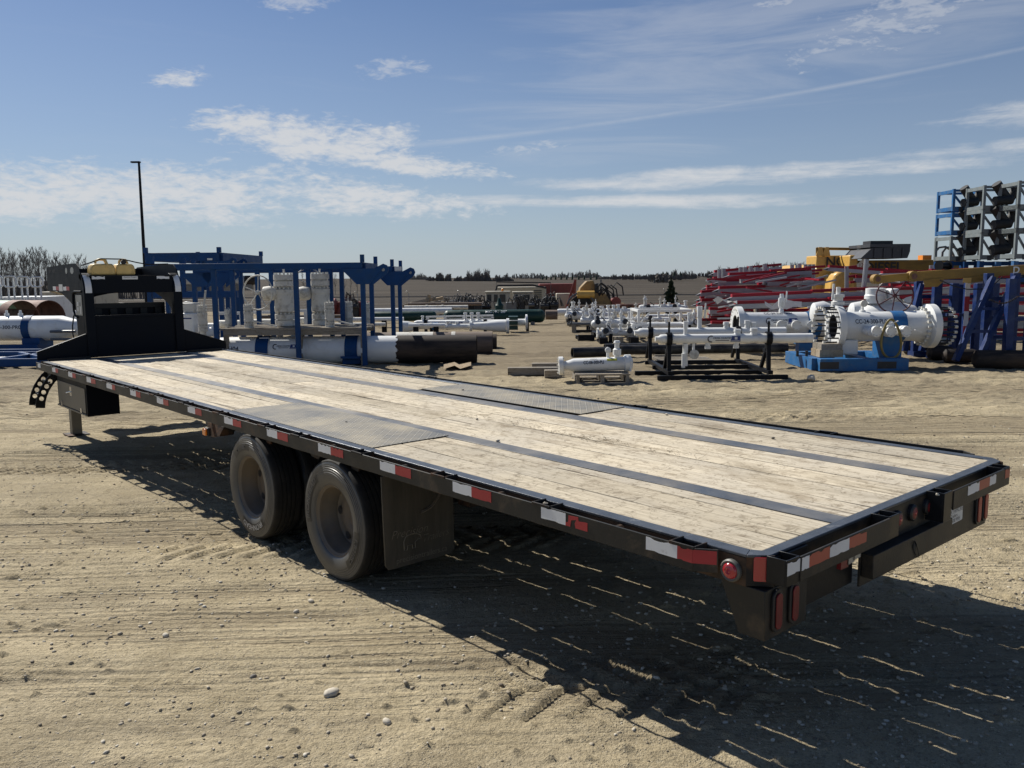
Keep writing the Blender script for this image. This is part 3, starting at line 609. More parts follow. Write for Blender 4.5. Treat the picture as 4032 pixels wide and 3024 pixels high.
# wheels, axles
R0 = .390
def tyre_parts(xo, y, sgn, rot, first):
    ax = (sgn, 0, 0); o_ = (xo, y, R0-.004)
    tread_ = [(.017, .374), (.020, .384), (.028, .3895), (.040, .391)]
    for gx in (.075, .108, .142, .176): tread_ += [(gx-.0065, .391), (gx-.0045, .379), (gx+.0045, .379), (gx+.0065, .391)]
    tread_ += [(.205, .391), (.218, .3895), (.226, .384), (.229, .374)]
    w = T.part('wheel', MB().lathe(tread_, o_, ax, 64), M['rubber'], smooth=28)
    side = [(.034, .226), (.022, .232), (.014, .240), (.009, .252), (.0035, .272), (.000, .298), (.0008, .312), (.003, .314), (.003, .326), (.0065, .329), (.0065, .340), (.0095, .342), (.0095, .352), (.0125, .355), (.0125, .366), (.0172, .3745)]
    T.part('sidewall', MB().lathe(side, o_, ax, 64), M['sidewall'], parent=w, smooth=40)
    T.part('sidewall', MB().lathe([(.246-a_, r_) for a_, r_ in side][::-1], o_, ax, 48), M['rubber'], parent=w, smooth=40)
    rim_ = [(.030, .236), (.020, .234), (.019, .229), (.026, .223), (.034, .213), (.046, .209), (.075, .205), (.085, .199), (.115, .193), (.130, .186), (.150, .183), (.157, .172), (.160, .150), (.150, .120), (.156, .085), (.165, .07), (.165, .002)]
    T.part('rim', MB().lathe(rim_, o_, ax, 48), M['rim'], parent=w, smooth=30)
    if first:
        b = MB()
        for k in range(5):
            a_ = k*2*pi/5 + rot; b.lathe([(.154, .024), (.1555, .020), (.165, .019)], (xo, y+.146*math.cos(a_), R0-.004+.146*math.sin(a_)), ax, 12, True, True)
            b.v = [Vector(p) for p in b.v]
        for k in range(5):
            a_ = k*2*pi/5 + rot; T.part('hand_hole', MB().lathe([(.1485, .027), (.1475, .001)], (xo, y+.147*math.cos(a_), R0-.004+.147*math.sin(a_)), ax, 14), M['rubberring'], parent=w) if sgn > 0 else None
    return w
WY = (4.323, 3.121); XW = .048
def ring_text(w, txt, y, ang, mat, size=.036, r=.300, sgn=1, patch=True):
    c = (XW-.0008, y, R0-.004); ex, ey = Vector((0, -1, 0)), Vector((0, 0, 1))
    half = len(txt)*size*.42/r
    if patch:
        pr = [c_ for c_ in ((.0016, r-.026), (.0006, r), (.0030, r+.026))]; b = MB(); n = 18; vs = []
        for i in range(n+1):
            a_ = ang-half+2*half*i/n
            for (off_, rr_) in pr: vs.append((XW-.0012+(.0005 if rr_ == r else .0020), y-rr_*math.cos(a_), R0-.004+rr_*math.sin(a_)))
        fs = []
        for i in range(n):
            for j in range(2): fs.append((3*i+j, 3*i+j+1, 3*i+3+j+1, 3*i+3+j))
        b.add(vs, [f[::-1] for f in fs]); T.part('lettering_patch', b, M['sidedark'], parent=w)
    T.text(txt, size, c, ex, ey, mat, parent=w, wrap=('ring', c, r, ang, sgn), off=.0020, squeeze=1.15, bold=.0008)
w1 = tyre_parts(XW, WY[0], 1, .4, True); w2 = tyre_parts(XW, WY[1], 1, .1, True)
ring_text(w1, 'ITR210ST', WY[0], R_(112), M['letterfaint'], .040); ring_text(w1, 'IRONHEAD', WY[0], R_(-82), M['letter'], .056)
ring_text(w2, 'IRONHEAD', WY[1], R_(158), M['letterfaint'], .054); ring_text(w2, 'ITR210ST', WY[1], R_(-28), M['letterfaint'], .042)
for y in WY:
    tyre_parts(.318, y, 1, 0, False); tyre_parts(WD-XW, y, -1, 0, False); tyre_parts(WD-.318, y, -1, 0, False)
    T.part('axle', MB().tube((.235, y, R0), (WD-.235, y, R0), .064, 14), M['blackrust'])
    for x in (.76, WD-.76):
        T.part('leaf_spring', MB().path([(x, y-.42, .52), (x, y-.2, .475), (x, y, .465), (x, y+.2, .475), (x, y+.42, .52)], .035, 6), M['blackrust'])
for x in (.76, WD-.76):
    for y in (WY[1]-.5, (WY[0]+WY[1])/2, WY[0]+.5): T.part('spring_hanger', BX((x-.04, y-.06, .46), (x+.04, y+.06, .553)), M['blackrust'])
for (y, s_) in ((4.10, .06), (3.42, .09), (2.92, .07)):
    T.part('frame_gusset', MB().prism([(y-s_, .772), (y+s_*.6, .772), (y+s_*.4, .745), (y-s_*.6, .738)][::-1], (.105, 0, 0), (0, 1, 0), (0, 0, 1), (1, 0, 0), .012), M['blackrust'])
# mud flaps
def flap(fm):
    pts = [(.058, .772), (.072, .235), (.095, .203), (.550, .200), (.582, .225), (.578, .772)]
    return fm(MB().prism(pts[::-1], (0, 2.555, 0), (1, 0, 0), (0, 0, 1), (0, -1, 0), .010))
f = T.part('mud_flap', flap(lambda b: b), M['flap'], bevel=.002); T.part('mud_flap', flap(mirror), M['flap'], bevel=.002)
T.text('Precision', .072, (.245, 2.5448, .405), (1, 0, 0), (0, 0, 1), M['flapprint'], parent=f, off=.0012, shear=.35, bold=-.001)
T.text('Trailers', .066, (.435, 2.5448, .345), (1, 0, .04), (0, 0, 1), M['flapprint'], parent=f, off=.0012, shear=.35, bold=-.001)
T.text('precisiontrailers.ca', .052, (.335, 2.5448, .245), (1, 0, 0), (0, 0, 1), M['flapprint'], parent=f, off=.0012, squeeze=.95)
bear = [(.205, .30), (.225, .298), (.232, .325), (.262, .325), (.266, .300), (.286, .300), (.284, .335), (.305, .350), (.330, .352), (.322, .372), (.300, .384), (.270, .392), (.240, .388), (.215, .378), (.203, .352)]
T.part('bear_outline', MB().path([(x, 2.5435, z) for x, z in bear], .0035, 4, closed=True), M['flapprint'], parent=f)
ch = MB(); p0, p1 = Vector((.475, 2.50, .655)), Vector((.335, 2.535, .515))
for k in range(14):
    t_ = k/13; c_ = p0.lerp(p1, t_) + Vector((0, 0, -.035*math.sin(pi*t_))); d = (p1-p0).normalized(); n_ = Vector((0, 1, 0)) if k % 2 else Vector((.6, .2, .7)).normalized()
    n_ = (n_-d*n_.dot(d)).normalized(); ch.path([c_+d*(.012*math.cos(a*pi/4))+n_*(.007*math.sin(a*pi/4)) for a in range(8)], .0028, 5, closed=True)
T.part('flap_chain', ch, M['rim'], parent=f)
# tool box, jack leg, steps
tb = T.part('tool_box', BX((.125, 8.69, .382), (.47, 9.93, .772)), M['rack'], bevel=.004)
T.part('box_door', BX((.117, 8.74, .412), (.1247, 9.88, .700)), M['boxface'], parent=tb, bevel=.004)
T.part('box_lip', BX((.108, 8.70, .388), (.1247, 9.92, .406)), M['boxface'], parent=tb, bevel=.002)
T.part('latch_plate', MB().prism([(9.28, .56), (9.36, .56), (9.36, .66), (9.32, .675), (9.28, .66)], (.1165, 0, 0), (0, 1, 0), (0, 0, 1), (1, 0, 0), .003), M['chrome'], parent=tb)
T.part('latch_handle', MB().tube((.112, 9.30, .61), (.095, 9.42, .59), .008, 8), M['chrome'], parent=tb)
for y in (9.72, 8.90): T.part('hinge', BX((.108, y-.02, .40), (.1165, y+.02, .46)), M['chrome'], parent=tb)
gz = -.09
jk = T.part('jack_leg', BX((.36, 10.36, gz+.012), (.48, 10.48, .80)), M['boxface'], bevel=.006)
T.part('foot_plate', BX((.29, 10.28, gz), (.55, 10.56, gz+.012)), M['blackrust'], parent=jk)
def holed_strip(pts, width_dir, w, holes, thick, mat, name):
    """curved steel strip (points in 3d, width in the strip's own plane) with round holes, one cell per hole"""
    b = MB(); P_ = [Vector(p) for p in pts]; n = len(P_)-1
    def edge(i):
        d = (P_[min(i+1, n)]-P_[max(i-1, 0)]).normalized(); s = d.cross(Vector(width_dir)).normalized()*w/2; return P_[i]-s, P_[i]+s
    for i in range(n):
        a0, b0 = edge(i); a1, b1 = edge(i+1)
        if i in holes:
            c = (a0+b0+a1+b1)/4; r = w*.27; d = ((a1+b1)-(a0+b0)).normalized(); s = (b0-a0).normalized()
            ring = [c + s*(r*math.cos(k*pi/4+pi/8-pi*.75-pi/8)) + d*(r*math.sin(k*pi/4-pi*.75)) for k in range(8)]
            q4 = [a0, b0, b1, a1]; vs = q4+ring; fs = []
            for k in range(4):
                k2 = (k+1) % 4; fs += [(k, k2, 4+2*k+1, 4+2*k), (k2, 4+(2*k+2) % 8, 4+2*k+1)]
            b.add(vs, fs)
        else: b.add([a0, b0, b1, a1], [(0, 1, 2, 3)])
    o = T.part(name, b, mat, smooth=0); sd = o.modifiers.new('solidify', 'SOLIDIFY'); sd.thickness = thick; sd.offset = 0; return o
arc = lambda y: [(.10+.0*i, y, z) for i, z in ()] or [(.145, y, .735), (.098, y, .700), (.055, y, .645), (.012, y, .580), (-.022, y, .505), (-.045, y, .425), (-.055, y, .350)]
for y in (10.40, 10.06): holed_strip(arc(y), (0, 1, 0), .105, (1, 2, 3, 4), .008, M['black'], 'step_plate')
for z, x in ((.66, .07), (.50, -.02), (.36, -.05)): T.part('step_rung', MB().tube((x, 10.06, z), (x, 10.40, z), .012, 8), M['black'])
T.part('step_bracket', BX((.11, 10.00, .70), (.30, 10.30, .78)), M['black'])
# headache rack
RY = 10.50
def upright(fm):
    prof = [(RY, .896), (RY, 1.72), (RY+.012, 1.84), (RY+.05, 1.93), (RY+.12, 1.99), (RY+.20, 2.01), (RY+.20, 1.94), (RY+.13, 1.91), (RY+.10, 1.84), (RY+.095, 1.72), (RY+.095, .896)]
    return fm(MB().prism(prof, (.655, 0, 0), (0, 1, 0), (0, 0, 1), (1, 0, 0), .118))
for fm in (lambda b: b, mirror):
    T.part('rack_upright', upright(fm), M['rack'], bevel=.006)
    prof = [(RY-.003, 1.745), (RY-.002, 1.81), (RY+.008, 1.862), (RY+.048, 1.932), (RY+.10, 1.977)]
    b = MB(); vs = []
    for y, z in prof: vs += [(.672, y-.0015, z+.0018), (.752, y-.0015, z+.0018)]
    b.add(vs, [(2*i, 2*i+1, 2*i+3, 2*i+2) for i in range(len(prof)-1)]); T.part('white_tape', fm(b), M['tapew'], smooth=60)
    wing = [(.050, .900), (.655, .900), (.655, 1.205), (.62, 1.203), (.055, 1.000)]
    T.part('rack_wing', fm(MB().prism(wing, (0, RY+.03, 0), (1, 0, 0), (0, 0, 1), (0, -1, 0), .012)), M['rack'])
    T.part('wing_flange', fm(MB().bar((.05, RY+.035, 1.004), (.652, RY+.035, 1.210), .050, .010)), M['black'], bevel=.003)
T.part('rack_panel', BX((.774, RY+.03, 1.742), (1.816, RY+.045, 1.968)), M['rack'])
T.part('rack_panel', BX((.774, RY+.03, .896), (1.816, RY+.045, 1.436)), M['rack'])
T.part('panel_lip', BX((.776, RY+.018, 1.41), (1.814, RY+.0295, 1.448)), M['rack'], bevel=.003)
T.part('rack_shelf', BX((.72, RY+.028, 1.9685), (1.87, RY+.42, 1.980)), M['black'], bevel=.003)
sh = MB().box((.80, RY+.35, 1.53), (1.80, RY+.36, 1.60)); T.part('chain_rail', sh, M['black'])
T.part('front_bulkhead', BX((.78, RY+.365, 1.40), (1.81, RY+.38, 1.60)), M['rack'])
for k in range(5): T.part('chain_hook', BX((.86+k*.2, RY+.33, 1.44), (.95+k*.2, RY+.342, 1.525)), M['black'])
T.part('neck_arch', MB().prism([(.78, 1.60), (.90, 1.64), (1.05, 1.69), (1.2, 1.72), (1.35, 1.735), (1.35, 1.76), (.78, 1.76)][::1], (0, RY+.9, 0), (1, 0, 0), (0, 0, 1), (0, -1, 0), .02), M['rack'])
for x0, x1 in ((.770, .930), (1.545, 1.745) if 0 else (1.605, 1.775)):
    T.part('white_tape', MB().prism([(x, z) for x, z in ragged(x0, x1, 1.925, 1.965, int(x0*99), .006)], (0, RY+.0292, 0), (1, 0, 0), (0, 0, 1), (0, -1, 0), .001), M['tapew'], smooth=0)
sg = T.part('maker_sign', BX((1.150, RY+.027, 1.922), (1.352, RY+.0294, 1.965)), M['sign'])
T.text('Precision Trailers', .024, (1.251, RY+.0268, 1.950), (1, 0, 0), (0, 0, 1), M['ink'], parent=sg, off=.0008, shear=.3, squeeze=.98); T.text('780-000-0000', .013, (1.251, RY+.0268, 1.931), (1, 0, 0), (0, 0, 1), M['ink'], parent=sg, off=.0008) if 0 else None
T.part('front_stop', BX((.16, 10.405, .8945), (.66, 10.47, .925)), M['black'], bevel=.003); T.part('front_stop', BX((1.93, 10.405, .8945), (2.43, 10.47, .925)), M['black'], bevel=.003)
T.part('front_frame', BX((.085, YF+.024, .77), (2.505, YF+.12, .893)), M['blackrust'])
# gooseneck
side_prof = [(10.60, 1.55), (10.60, 1.975), (10.66, 2.06), (10.78, 2.135), (10.95, 2.140), (12.30, 2.108), (12.345, 2.09), (12.345, 1.765), (11.90, 1.765), (11.60, 1.735), (11.32, 1.665), (11.05, 1.575), (10.93, 1.50), (10.93, .90), (10.60, .90)]
for fm in (lambda b: b, mirror):
    T.part('neck_side_plate', fm(MB().prism(side_prof, (.655, 0, 0), (0, 1, 0), (0, 0, 1), (1, 0, 0), .014)), M['rack'])
    arch = [(12.33, 1.762), (11.90, 1.757), (11.60, 1.727), (11.32, 1.655), (11.05, 1.562), (10.935, 1.48)]
    b = MB(); vs = []
    for i, (y, z) in enumerate(arch): vs += [(.670, y, z), (.670, y, z-.012), (.80, y, z-.05-.015*i), (.80, y, z-.038-.015*i)]
    fs = []
    for i in range(len(arch)-1):
        for j in range(4): fs.append((4*i+j, 4*i+(j+1) % 4, 4*i+4+(j+1) % 4, 4*i+4+j))
    b.add(vs, fs); T.part('neck_flange', b, M['tan']) if fm is not mirror else None
for k, (y, w, h_) in enumerate(((11.0, .085, .085), (11.28, .05, .08), (11.95, .07, .05), (12.15, .04, .045))):
    T.part('plate_hole', MB().prism([(y+w*math.cos(a*pi/4+pi/8), 2.045+h_*.55*math.sin(a*pi/4+pi/8)) for a in range(8)], (.6535, 0, 0), (0, 1, 0), (0, 0, 1), (1, 0, 0), .001), M['greyrim' if k < 2 else 'strap'], label='pale opening in the neck plate' if k < 2 else None)
T.part('neck_cover', BX((.67, 12.10, 1.77), (1.92, 12.34, 2.085)), M['rack'])
T.text('humbilty', .05, (.6548, 11.62, 2.045), (0, -1, 0), (0, 0, 1), M['ink'], shear=.3) if 0 else None
T.text('Precision', .065, (.6545, 11.60, 2.048), (0, -1, 0), (0, 0, 1), M['strap'], off=.001, shear=.3, name='neck_lettering')
for y0, y1, mt in ((12.05, 11.88, 'tapew'), (11.88, 11.73, 'taper'), (11.50, 11.34, 'tapew'), (11.34, 11.19, 'taper')):
    T.part('reflective_tape', MB().prism(ragged(y1, y0, 1.775, 1.83, int(y0*7)), (.6545, 0, 0), (0, 1, 0), (0, 0, 1), (-1, 0, 0), .001), M[mt], smooth=0)
T.part('neck_placard', BX((.6535, 11.53, 1.765), (.6545, 11.72, 1.86)), M['sign'])
T.part('grab_handle', MB().path([(.65, 10.62, 1.765), (.64, 10.90, 1.765), (.64, 10.965, 1.74), (.64, 10.985, 1.68), (.64, 10.985, 1.50), (.645, 10.95, 1.44), (.65, 10.85, 1.42)], .014, 8), M['rack'])
T.part('light_cord', MB().path([(.63, 10.97, 1.44), (.60, 10.95, 1.30), (.585, 10.90, 1.20), (.59, 10.86, 1.10), (.60, 10.80, 1.0)], .009, 6), M['strap'])
T.part('document_holder', BX((.648, 10.62, 1.45), (.654, 10.90, 1.72)), M['greyrim'])
for k, (y, z, w, h_, mt) in enumerate(((10.83, 1.60, .05, .055, 'sign'), (10.83, 1.53, .045, .05, 'sign'), (10.72, 1.60, .035, .05, 'flange'), (10.70, 1.52, .03, .10, 'sign'))):
    T.part('paper_label', BX((.6465, y-w, z-h_/2), (.6478, y+w*.2, z+h_/2)), M[mt])
T.part('neck_toolbox', BX((.662, 10.62, 1.10), (.80, 10.90, 1.44)), M['rail'])
# jerry cans on the shelf, strap
def jerry(x0, x1, label, flip):
    t = Thing('jerry_can', label, 'jerry can', ((x0+x1)/2, 10.66, 1.9805), MT, 'yellow jerry cans on the rack shelf'); c = (x0+x1)/2; w = (x1-x0)/2
    o_, ex, ey = Vector((c, 10.75, 1.981)), (1, 0, 0), (0, 0, 1)
    pts = [(-w, 0), (w, 0), (w, .085), (w*.86, .135), (w*.72, .150), (-w*.7, .150), (-w*.9, .12), (-w*.98, .07)]
    if flip: pts = [(-a, z) for a, z in pts][::-1]
    t.part('body', MB().prism(pts, o_, ex, ey, (0, -1, 0), .19), M['jerry'], bevel=.022)
    hb = MB().path([(c-w*.45, 10.66, 2.125), (c-w*.40, 10.66, 2.17), (c-w*.1, 10.66, 2.190), (c+w*.25, 10.66, 2.185), (c+w*.40, 10.66, 2.15), (c+w*.45, 10.66, 2.12)], .016, 8); t.part('handle', hb, M['jerry'], smooth=60)
    if not flip: t.part('spout', MB().path([(c+w*.25, 10.60, 2.185), (c+w*.35, 10.57, 2.13), (c+w*.22, 10.56, 2.07)], [.018, .014, .010], 8), M['jerry'])
    else: t.part('cap', MB().tube((c-w*.15, 10.60, 2.155), (c-w*.2, 10.55, 2.155), .032, 14), M['strap'])
jerry(.772, 1.085, 'yellow jerry can with a hanging spout, on the left of the trailer rack', False)
jerry(1.09, 1.342, 'yellow jerry can with a black cap, the right one on the trailer rack', True)
solo('tie_down_strap', 'black tie down strap stretched over the two yellow jerry cans', 'strap', MB().path([(.70, 10.70, 2.11), (.80, 10.66, 2.145), (.93, 10.645, 2.198), (1.2, 10.645, 2.195), (1.40, 10.66, 2.15), (1.55, 10.68, 2.125), (1.83, 10.70, 2.135)], .0085, 5), M['strap'], frame=MT)
# ---------------------------------------------------------------- the yard behind (frame B: x right, y away, z up)
M.update(
 white=paint('white_pipe_paint', (.74, .75, .74), .38, var=.04, scale=3, dirt=(.46, .42, .35), amt=.14, dscale=2.5, contrast=.35),
 whiteold=paint('dirty_white_paint', (.60, .585, .53), .55, var=.1, scale=6, dirt=(.20, .165, .12), amt=.26, dscale=7, contrast=.25),
 cream=paint('cream_cab_paint', (.44, .40, .31), .5, var=.08, dirt=(.24, .20, .15), amt=.25),
 blue=paint('blue_frame_paint', (.007, .052, .17), .5, spec=.2, var=.12, dirt=(.03, .065, .12), amt=.2, dscale=4, contrast=.4),
 bluebright=paint('bright_blue_paint', (.018, .12, .31), .5, spec=.3, var=.12, dirt=(.13, .16, .18), amt=.2, dscale=4, contrast=.4),
 indigo=paint('indigo_rack_paint', (.010, .028, .115), .42, spec=.25, var=.15, dirt=(.06, .08, .13), amt=.2, dscale=5, contrast=.4),
 coat=paint('black_pipe_coating', (.022, .019, .018), .62, spec=.2, var=.25, scale=4, dirt=(.115, .085, .065), amt=.32, dscale=1.4, stretch=(.4, 2, 2), contrast=.35),
 brown=paint('brown_coated_pipe', (.17, .125, .095), .7, var=.2, scale=5, dirt=(.06, .05, .045), amt=.3, stretch=(.3, 2, 2), contrast=.4),
 poly=paint('black_plastic_pipe', (.012, .012, .014), .38, spec=.3, var=.2, dirt=(.13, .12, .10), amt=.25, dscale=2, contrast=.5),
 green=paint('dark_green_vessel_paint', (.010, .040, .033), .45, spec=.3, var=.12, dirt=(.06, .08, .07), amt=.22),
 greenlite=paint('pale_green_pipe_paint', (.16, .26, .20), .55, var=.1),
 rustpipe=paint('rusty_open_pipe', (.16, .075, .055), .7, var=.25, dirt=(.06, .03, .022), amt=.35),
 dark=paint('dark_machinery', (.02, .021, .024), .55, var=.3, scale=9, dirt=(.10, .09, .075), amt=.25, dscale=6),
 blackpaint=paint('black_stand_paint', (.007, .008, .011), .45, spec=.15, var=.1, dirt=(.03, .03, .03), amt=.15),
 red=paint('red_rail_paint', (.26, .008, .020), .48, spec=.3, var=.16, scale=3, dirt=(.20, .05, .05), amt=.2, rnd=.18),
 redmach=paint('red_machine_paint', (.22, .04, .03), .5, var=.2, dirt=(.15, .06, .04), amt=.3),
 galv=paint('pale_galvanised_panel', (.30, .31, .325), .45, .25, .1, 4, dirt=(.30, .29, .28), amt=.3, rnd=.2),
 pole=paint('grey_pole', (.30, .31, .32), .45, .4),
 yellow=paint('yellow_tank_paint', (.60, .36, .085), .38, var=.06, dirt=(.36, .22, .07), amt=.2, dscale=2, contrast=.4),
 boom=paint('worn_yellow_boom', (.29, .165, .022), .55, var=.15, dirt=(.12, .075, .03), amt=.3, dscale=3, stretch=(.4, 1, 1), contrast=.4),
 tanmach=paint('tan_machine_paint', (.30, .19, .065), .6, var=.2, dirt=(.13, .095, .06), amt=.35, dscale=3, contrast=.4),
 greymetal=paint('grey_steel', (.13, .135, .14), .5, .3, .2, 5, dirt=(.22, .2, .17), amt=.25),
 steelbox=paint('dark_grey_box_steel', (.055, .058, .065), .45, .3, .15, dirt=(.14, .13, .12), amt=.2),
 rollr=paint('black_roller_rubber', (.016, .017, .018), .6, var=.3, dirt=(.05, .05, .05), amt=.3),
 crate=paint('pale_grey_rack_paint', (.17, .20, .205), .55, var=.12, dirt=(.20, .19, .17), amt=.3),
 blueprint=paint('blue_decal', (.014, .035, .17), .4, var=.03), navy=paint('navy_lettering', (.02, .026, .05), .6, var=.1),
 glass=paint('dark_cab_glass', (.03, .035, .04), .12, var=.1), orange=paint('orange_beacon', (.75, .25, .02), .3), maroon=paint('maroon_wheel_paint', (.075, .012, .018), .4),
 hose=paint('olive_rubber_hose', (.20, .155, .045), .55), tarp=paint('white_tarp', (.68, .67, .64), .6, var=.08), bluefloor=paint('pale_sheet', (.62, .63, .64), .5),
)
LB = M['blue']
def disc(mb, c, ax, r, t, n=24): return mb.lathe([(0, r*.5), (0, r), (t, r), (t, r*.5)], c, ax, n, True, True)
def pipe(x0, x1, yc, v, d, n=28, cap=True):
    a, b = P3(x0, yc, v), P3(x1, yc, v); b.z = a.z; return a, b
def nut_mesh(r=.02, l=.03): return MB().lathe([(0, r), (l, r)], (0, 0, 0), (1, 0, 0), 6, True, True).mesh(smooth=0)
def place(t, name, me, mat, c, rot=None, parent=None):
    o = bpy.data.objects.new(name, me); COL.objects.link(o); o.parent = parent or t.o
    o.location = Vector(c)-t.base
    if rot: o.rotation_euler = rot
    if not me.materials: me.materials.append(mat)
    return o
def decal(t, u, z, v, w, parent, r=None, zc=None):
    """maker's decal: half gear, two lines of lettering and a slanted blue plate. r, zc: pipe radius and axis height"""
    def put(b):
        if r:
            for p in b.v: dz = p.z-zc; p.y = v+r - math.sqrt(max(1e-6, (r+.004)**2-dz*dz)) + (p.y-v)
        return b
    h = w*.17; gear = []
    for i in range(12):
        a0 = pi*.35+i*pi*1.3/12
        for k, rr in ((0, .5), (.04, .62), (.09, .62), (.11, .5)): gear.append((u-w*.38+h*rr*math.cos(a0+k), v-.002, z+h*rr*math.sin(a0+k)))
    t.part('gear_mark', put(MB().path(gear, h*.07, 4)), M['navy'], parent=parent, smooth=0)
    t.part('underline', put(MB().add([(u-w*.25, v-.003, z-h*.32), (u+w*.16, v-.003, z-h*.32), (u+w*.16, v-.003, z-h*.20), (u-w*.25, v-.003, z-h*.20)], [(0, 1, 2, 3)])), M['navy'], parent=parent)
    for zz_, s_ in ((z+h*.12, h*.46),):
        me = text_mesh('CROSS COUNTRY', s_, (u-w*.05, v, zz_), (1, 0, 0), (0, 0, 1), (0, 0, 0), off=.003, squeeze=.86, shear=.15, bold=h*.012)
        if r:
            for q in me.vertices: dz = q.co.z-zc; q.co.y = v+r-math.sqrt(max(1e-6, (r+.005)**2-dz*dz))
        for q in me.vertices: q.co -= t.base
        t.part('lettering', me, M['navy'], parent=parent)
    x0 = u+w*.20; nseg = 6; vs = []
    for i in range(nseg+1): zz_ = z-h*.5+h*1.0*i/nseg; vs += [(x0-(.0 if i else .0)+(i/nseg)*w*.05, v-.003, zz_), (x0+w*.30, v-.003, zz_)]
    fs = [(2*i, 2*i+1, 2*i+3, 2*i+2) for i in range(nseg)]
    pl = t.part('blue_plate', put(MB().add(vs, fs)), M['blueprint'], parent=parent)
    t.part('white_line', put(MB().add([(x0+w*.02, v-.005, z-h*.38), (x0+w*.28, v-.005, z-h*.38), (x0+w*.28, v-.005, z-h*.31), (x0+w*.02, v-.005, z-h*.31)], [(0, 1, 2, 3)])), M['sign'], parent=parent)
    t.part('small_emblem', put(MB().add([(x0+w*.13, v-.005, z-h*.12), (x0+w*.21, v-.005, z-h*.12), (x0+w*.21, v-.005, z+h*.32), (x0+w*.13, v-.005, z+h*.32)], [(0, 1, 2, 3)])), M['sign'], parent=parent)

# ---- large white barrel with a black coated end, lying in the blue frame
V0 = 18.95; zc = uz(900, 754, V0)[1]; r0 = .305
uL, u1, u2 = uz(400, 754, V0)[0], uz(862, 754, V0)[0], uz(1030, 754, V0)[0]
t = Thing('pipe_barrel', 'large white pipe barrel lettered TH04 whose right end is coated black, below the blue frame', 'pipe', ((uL+u2)/2, V0, 0))
wb = t.part('white_barrel', MB().lathe([(0, r0), (u1-uL, r0)], (uL, V0, zc), (1, 0, 0), 40, True), M['white'])
ed = MB(); n = 40; vs = []
for i in range(n):
    a = 2*pi*i/n; j = .03*math.sin(i*2.3)+.025*math.sin(i*5.1)
    vs += [(u1+j-.02, V0+(r0+.006)*math.cos(a), zc+(r0+.006)*math.sin(a)), (u2, V0+(r0+.006)*math.cos(a), zc+(r0+.006)*math.sin(a))]
ed.add(vs, [(2*i, 2*i+1, (2*i+3) % (2*n), (2*i+2) % (2*n)) for i in range(n)][::1]); ed.f = [f[::-1] for f in ed.f]
ed.lathe([(0, r0+.006), (0, r0-.015), (-.4, r0-.015)], (u2, V0, zc), (1, 0, 0), 40)
t.part('black_coating', ed, M['coat'])
t.text('-TH04', .15, (uz(507, 745, V0)[0], V0, zc), (1, 0, 0), (0, 0, 1), M['navy'], parent=wb, wrap=(r0, .17), off=.004, bold=.003, squeeze=.9)
decal(t, uz(622, 742, V0)[0], zc+.10, V0-r0, .55, wb, r0, zc)
for x in (573, 763):
    u = uz(x, 754, V0)[0]; t.part('strap_clamp', MB().lathe([(-.14, r0+.02), (.14, r0+.02)], (u, V0, zc), (1, 0, 0), 36), LB); t.part('pedestal', MB().box((u-.20, V0-.25, .02), (u+.20, V0+.25, zc-.18)), LB); b = MB().box((u-.22, V0-.36, zc-.17), (u+.22, V0-.29, zc-.12)); t.part('clamp_ear', b, LB)
# ---- brown coated pipes behind it
for k, (x0, x1, yc, v, d, lab, mt) in enumerate(((700, 1064, 742, 21.4, .60, 'brown coated pipe directly behind the black pipe end, a little longer', 'brown'), (760, 1073, 742, 22.9, .50, 'dark pipe end peeping out behind the brown coated pipe', 'coat'))):
    z = uz(1000, yc, v)[1]; a, b = uz(x0, yc, v)[0], uz(x1, yc, v)[0]; t = Thing('coated_pipe', lab, 'pipe', ((a+b)/2, v, 0))
    p = t.part('pipe_body', MB().lathe([(0, d/2), (b-a, d/2), (b-a, d/2-.02), (b-a-.5, d/2-.02)], (a, v, z), (1, 0, 0), 36), M[mt]); t.part('cradle', MB().box((a+1.0, v-.3, 0), (a+1.4, v+.3, z-.2)), LB)
    if k == 0:
        t.part('paint_band', MB().lathe([(0, d/2+.004), (.1, d/2+.004)], (uz(976, 742, v)[0], v, z), (1, 0, 0), 30), M['whiteold'], parent=p); t.part('white_coating', MB().lathe([(0, d/2+.003), (.95, d/2+.003)], (uz(856, 742, v)[0], v, z), (1, 0, 0), 36), M['whiteold'], parent=p)
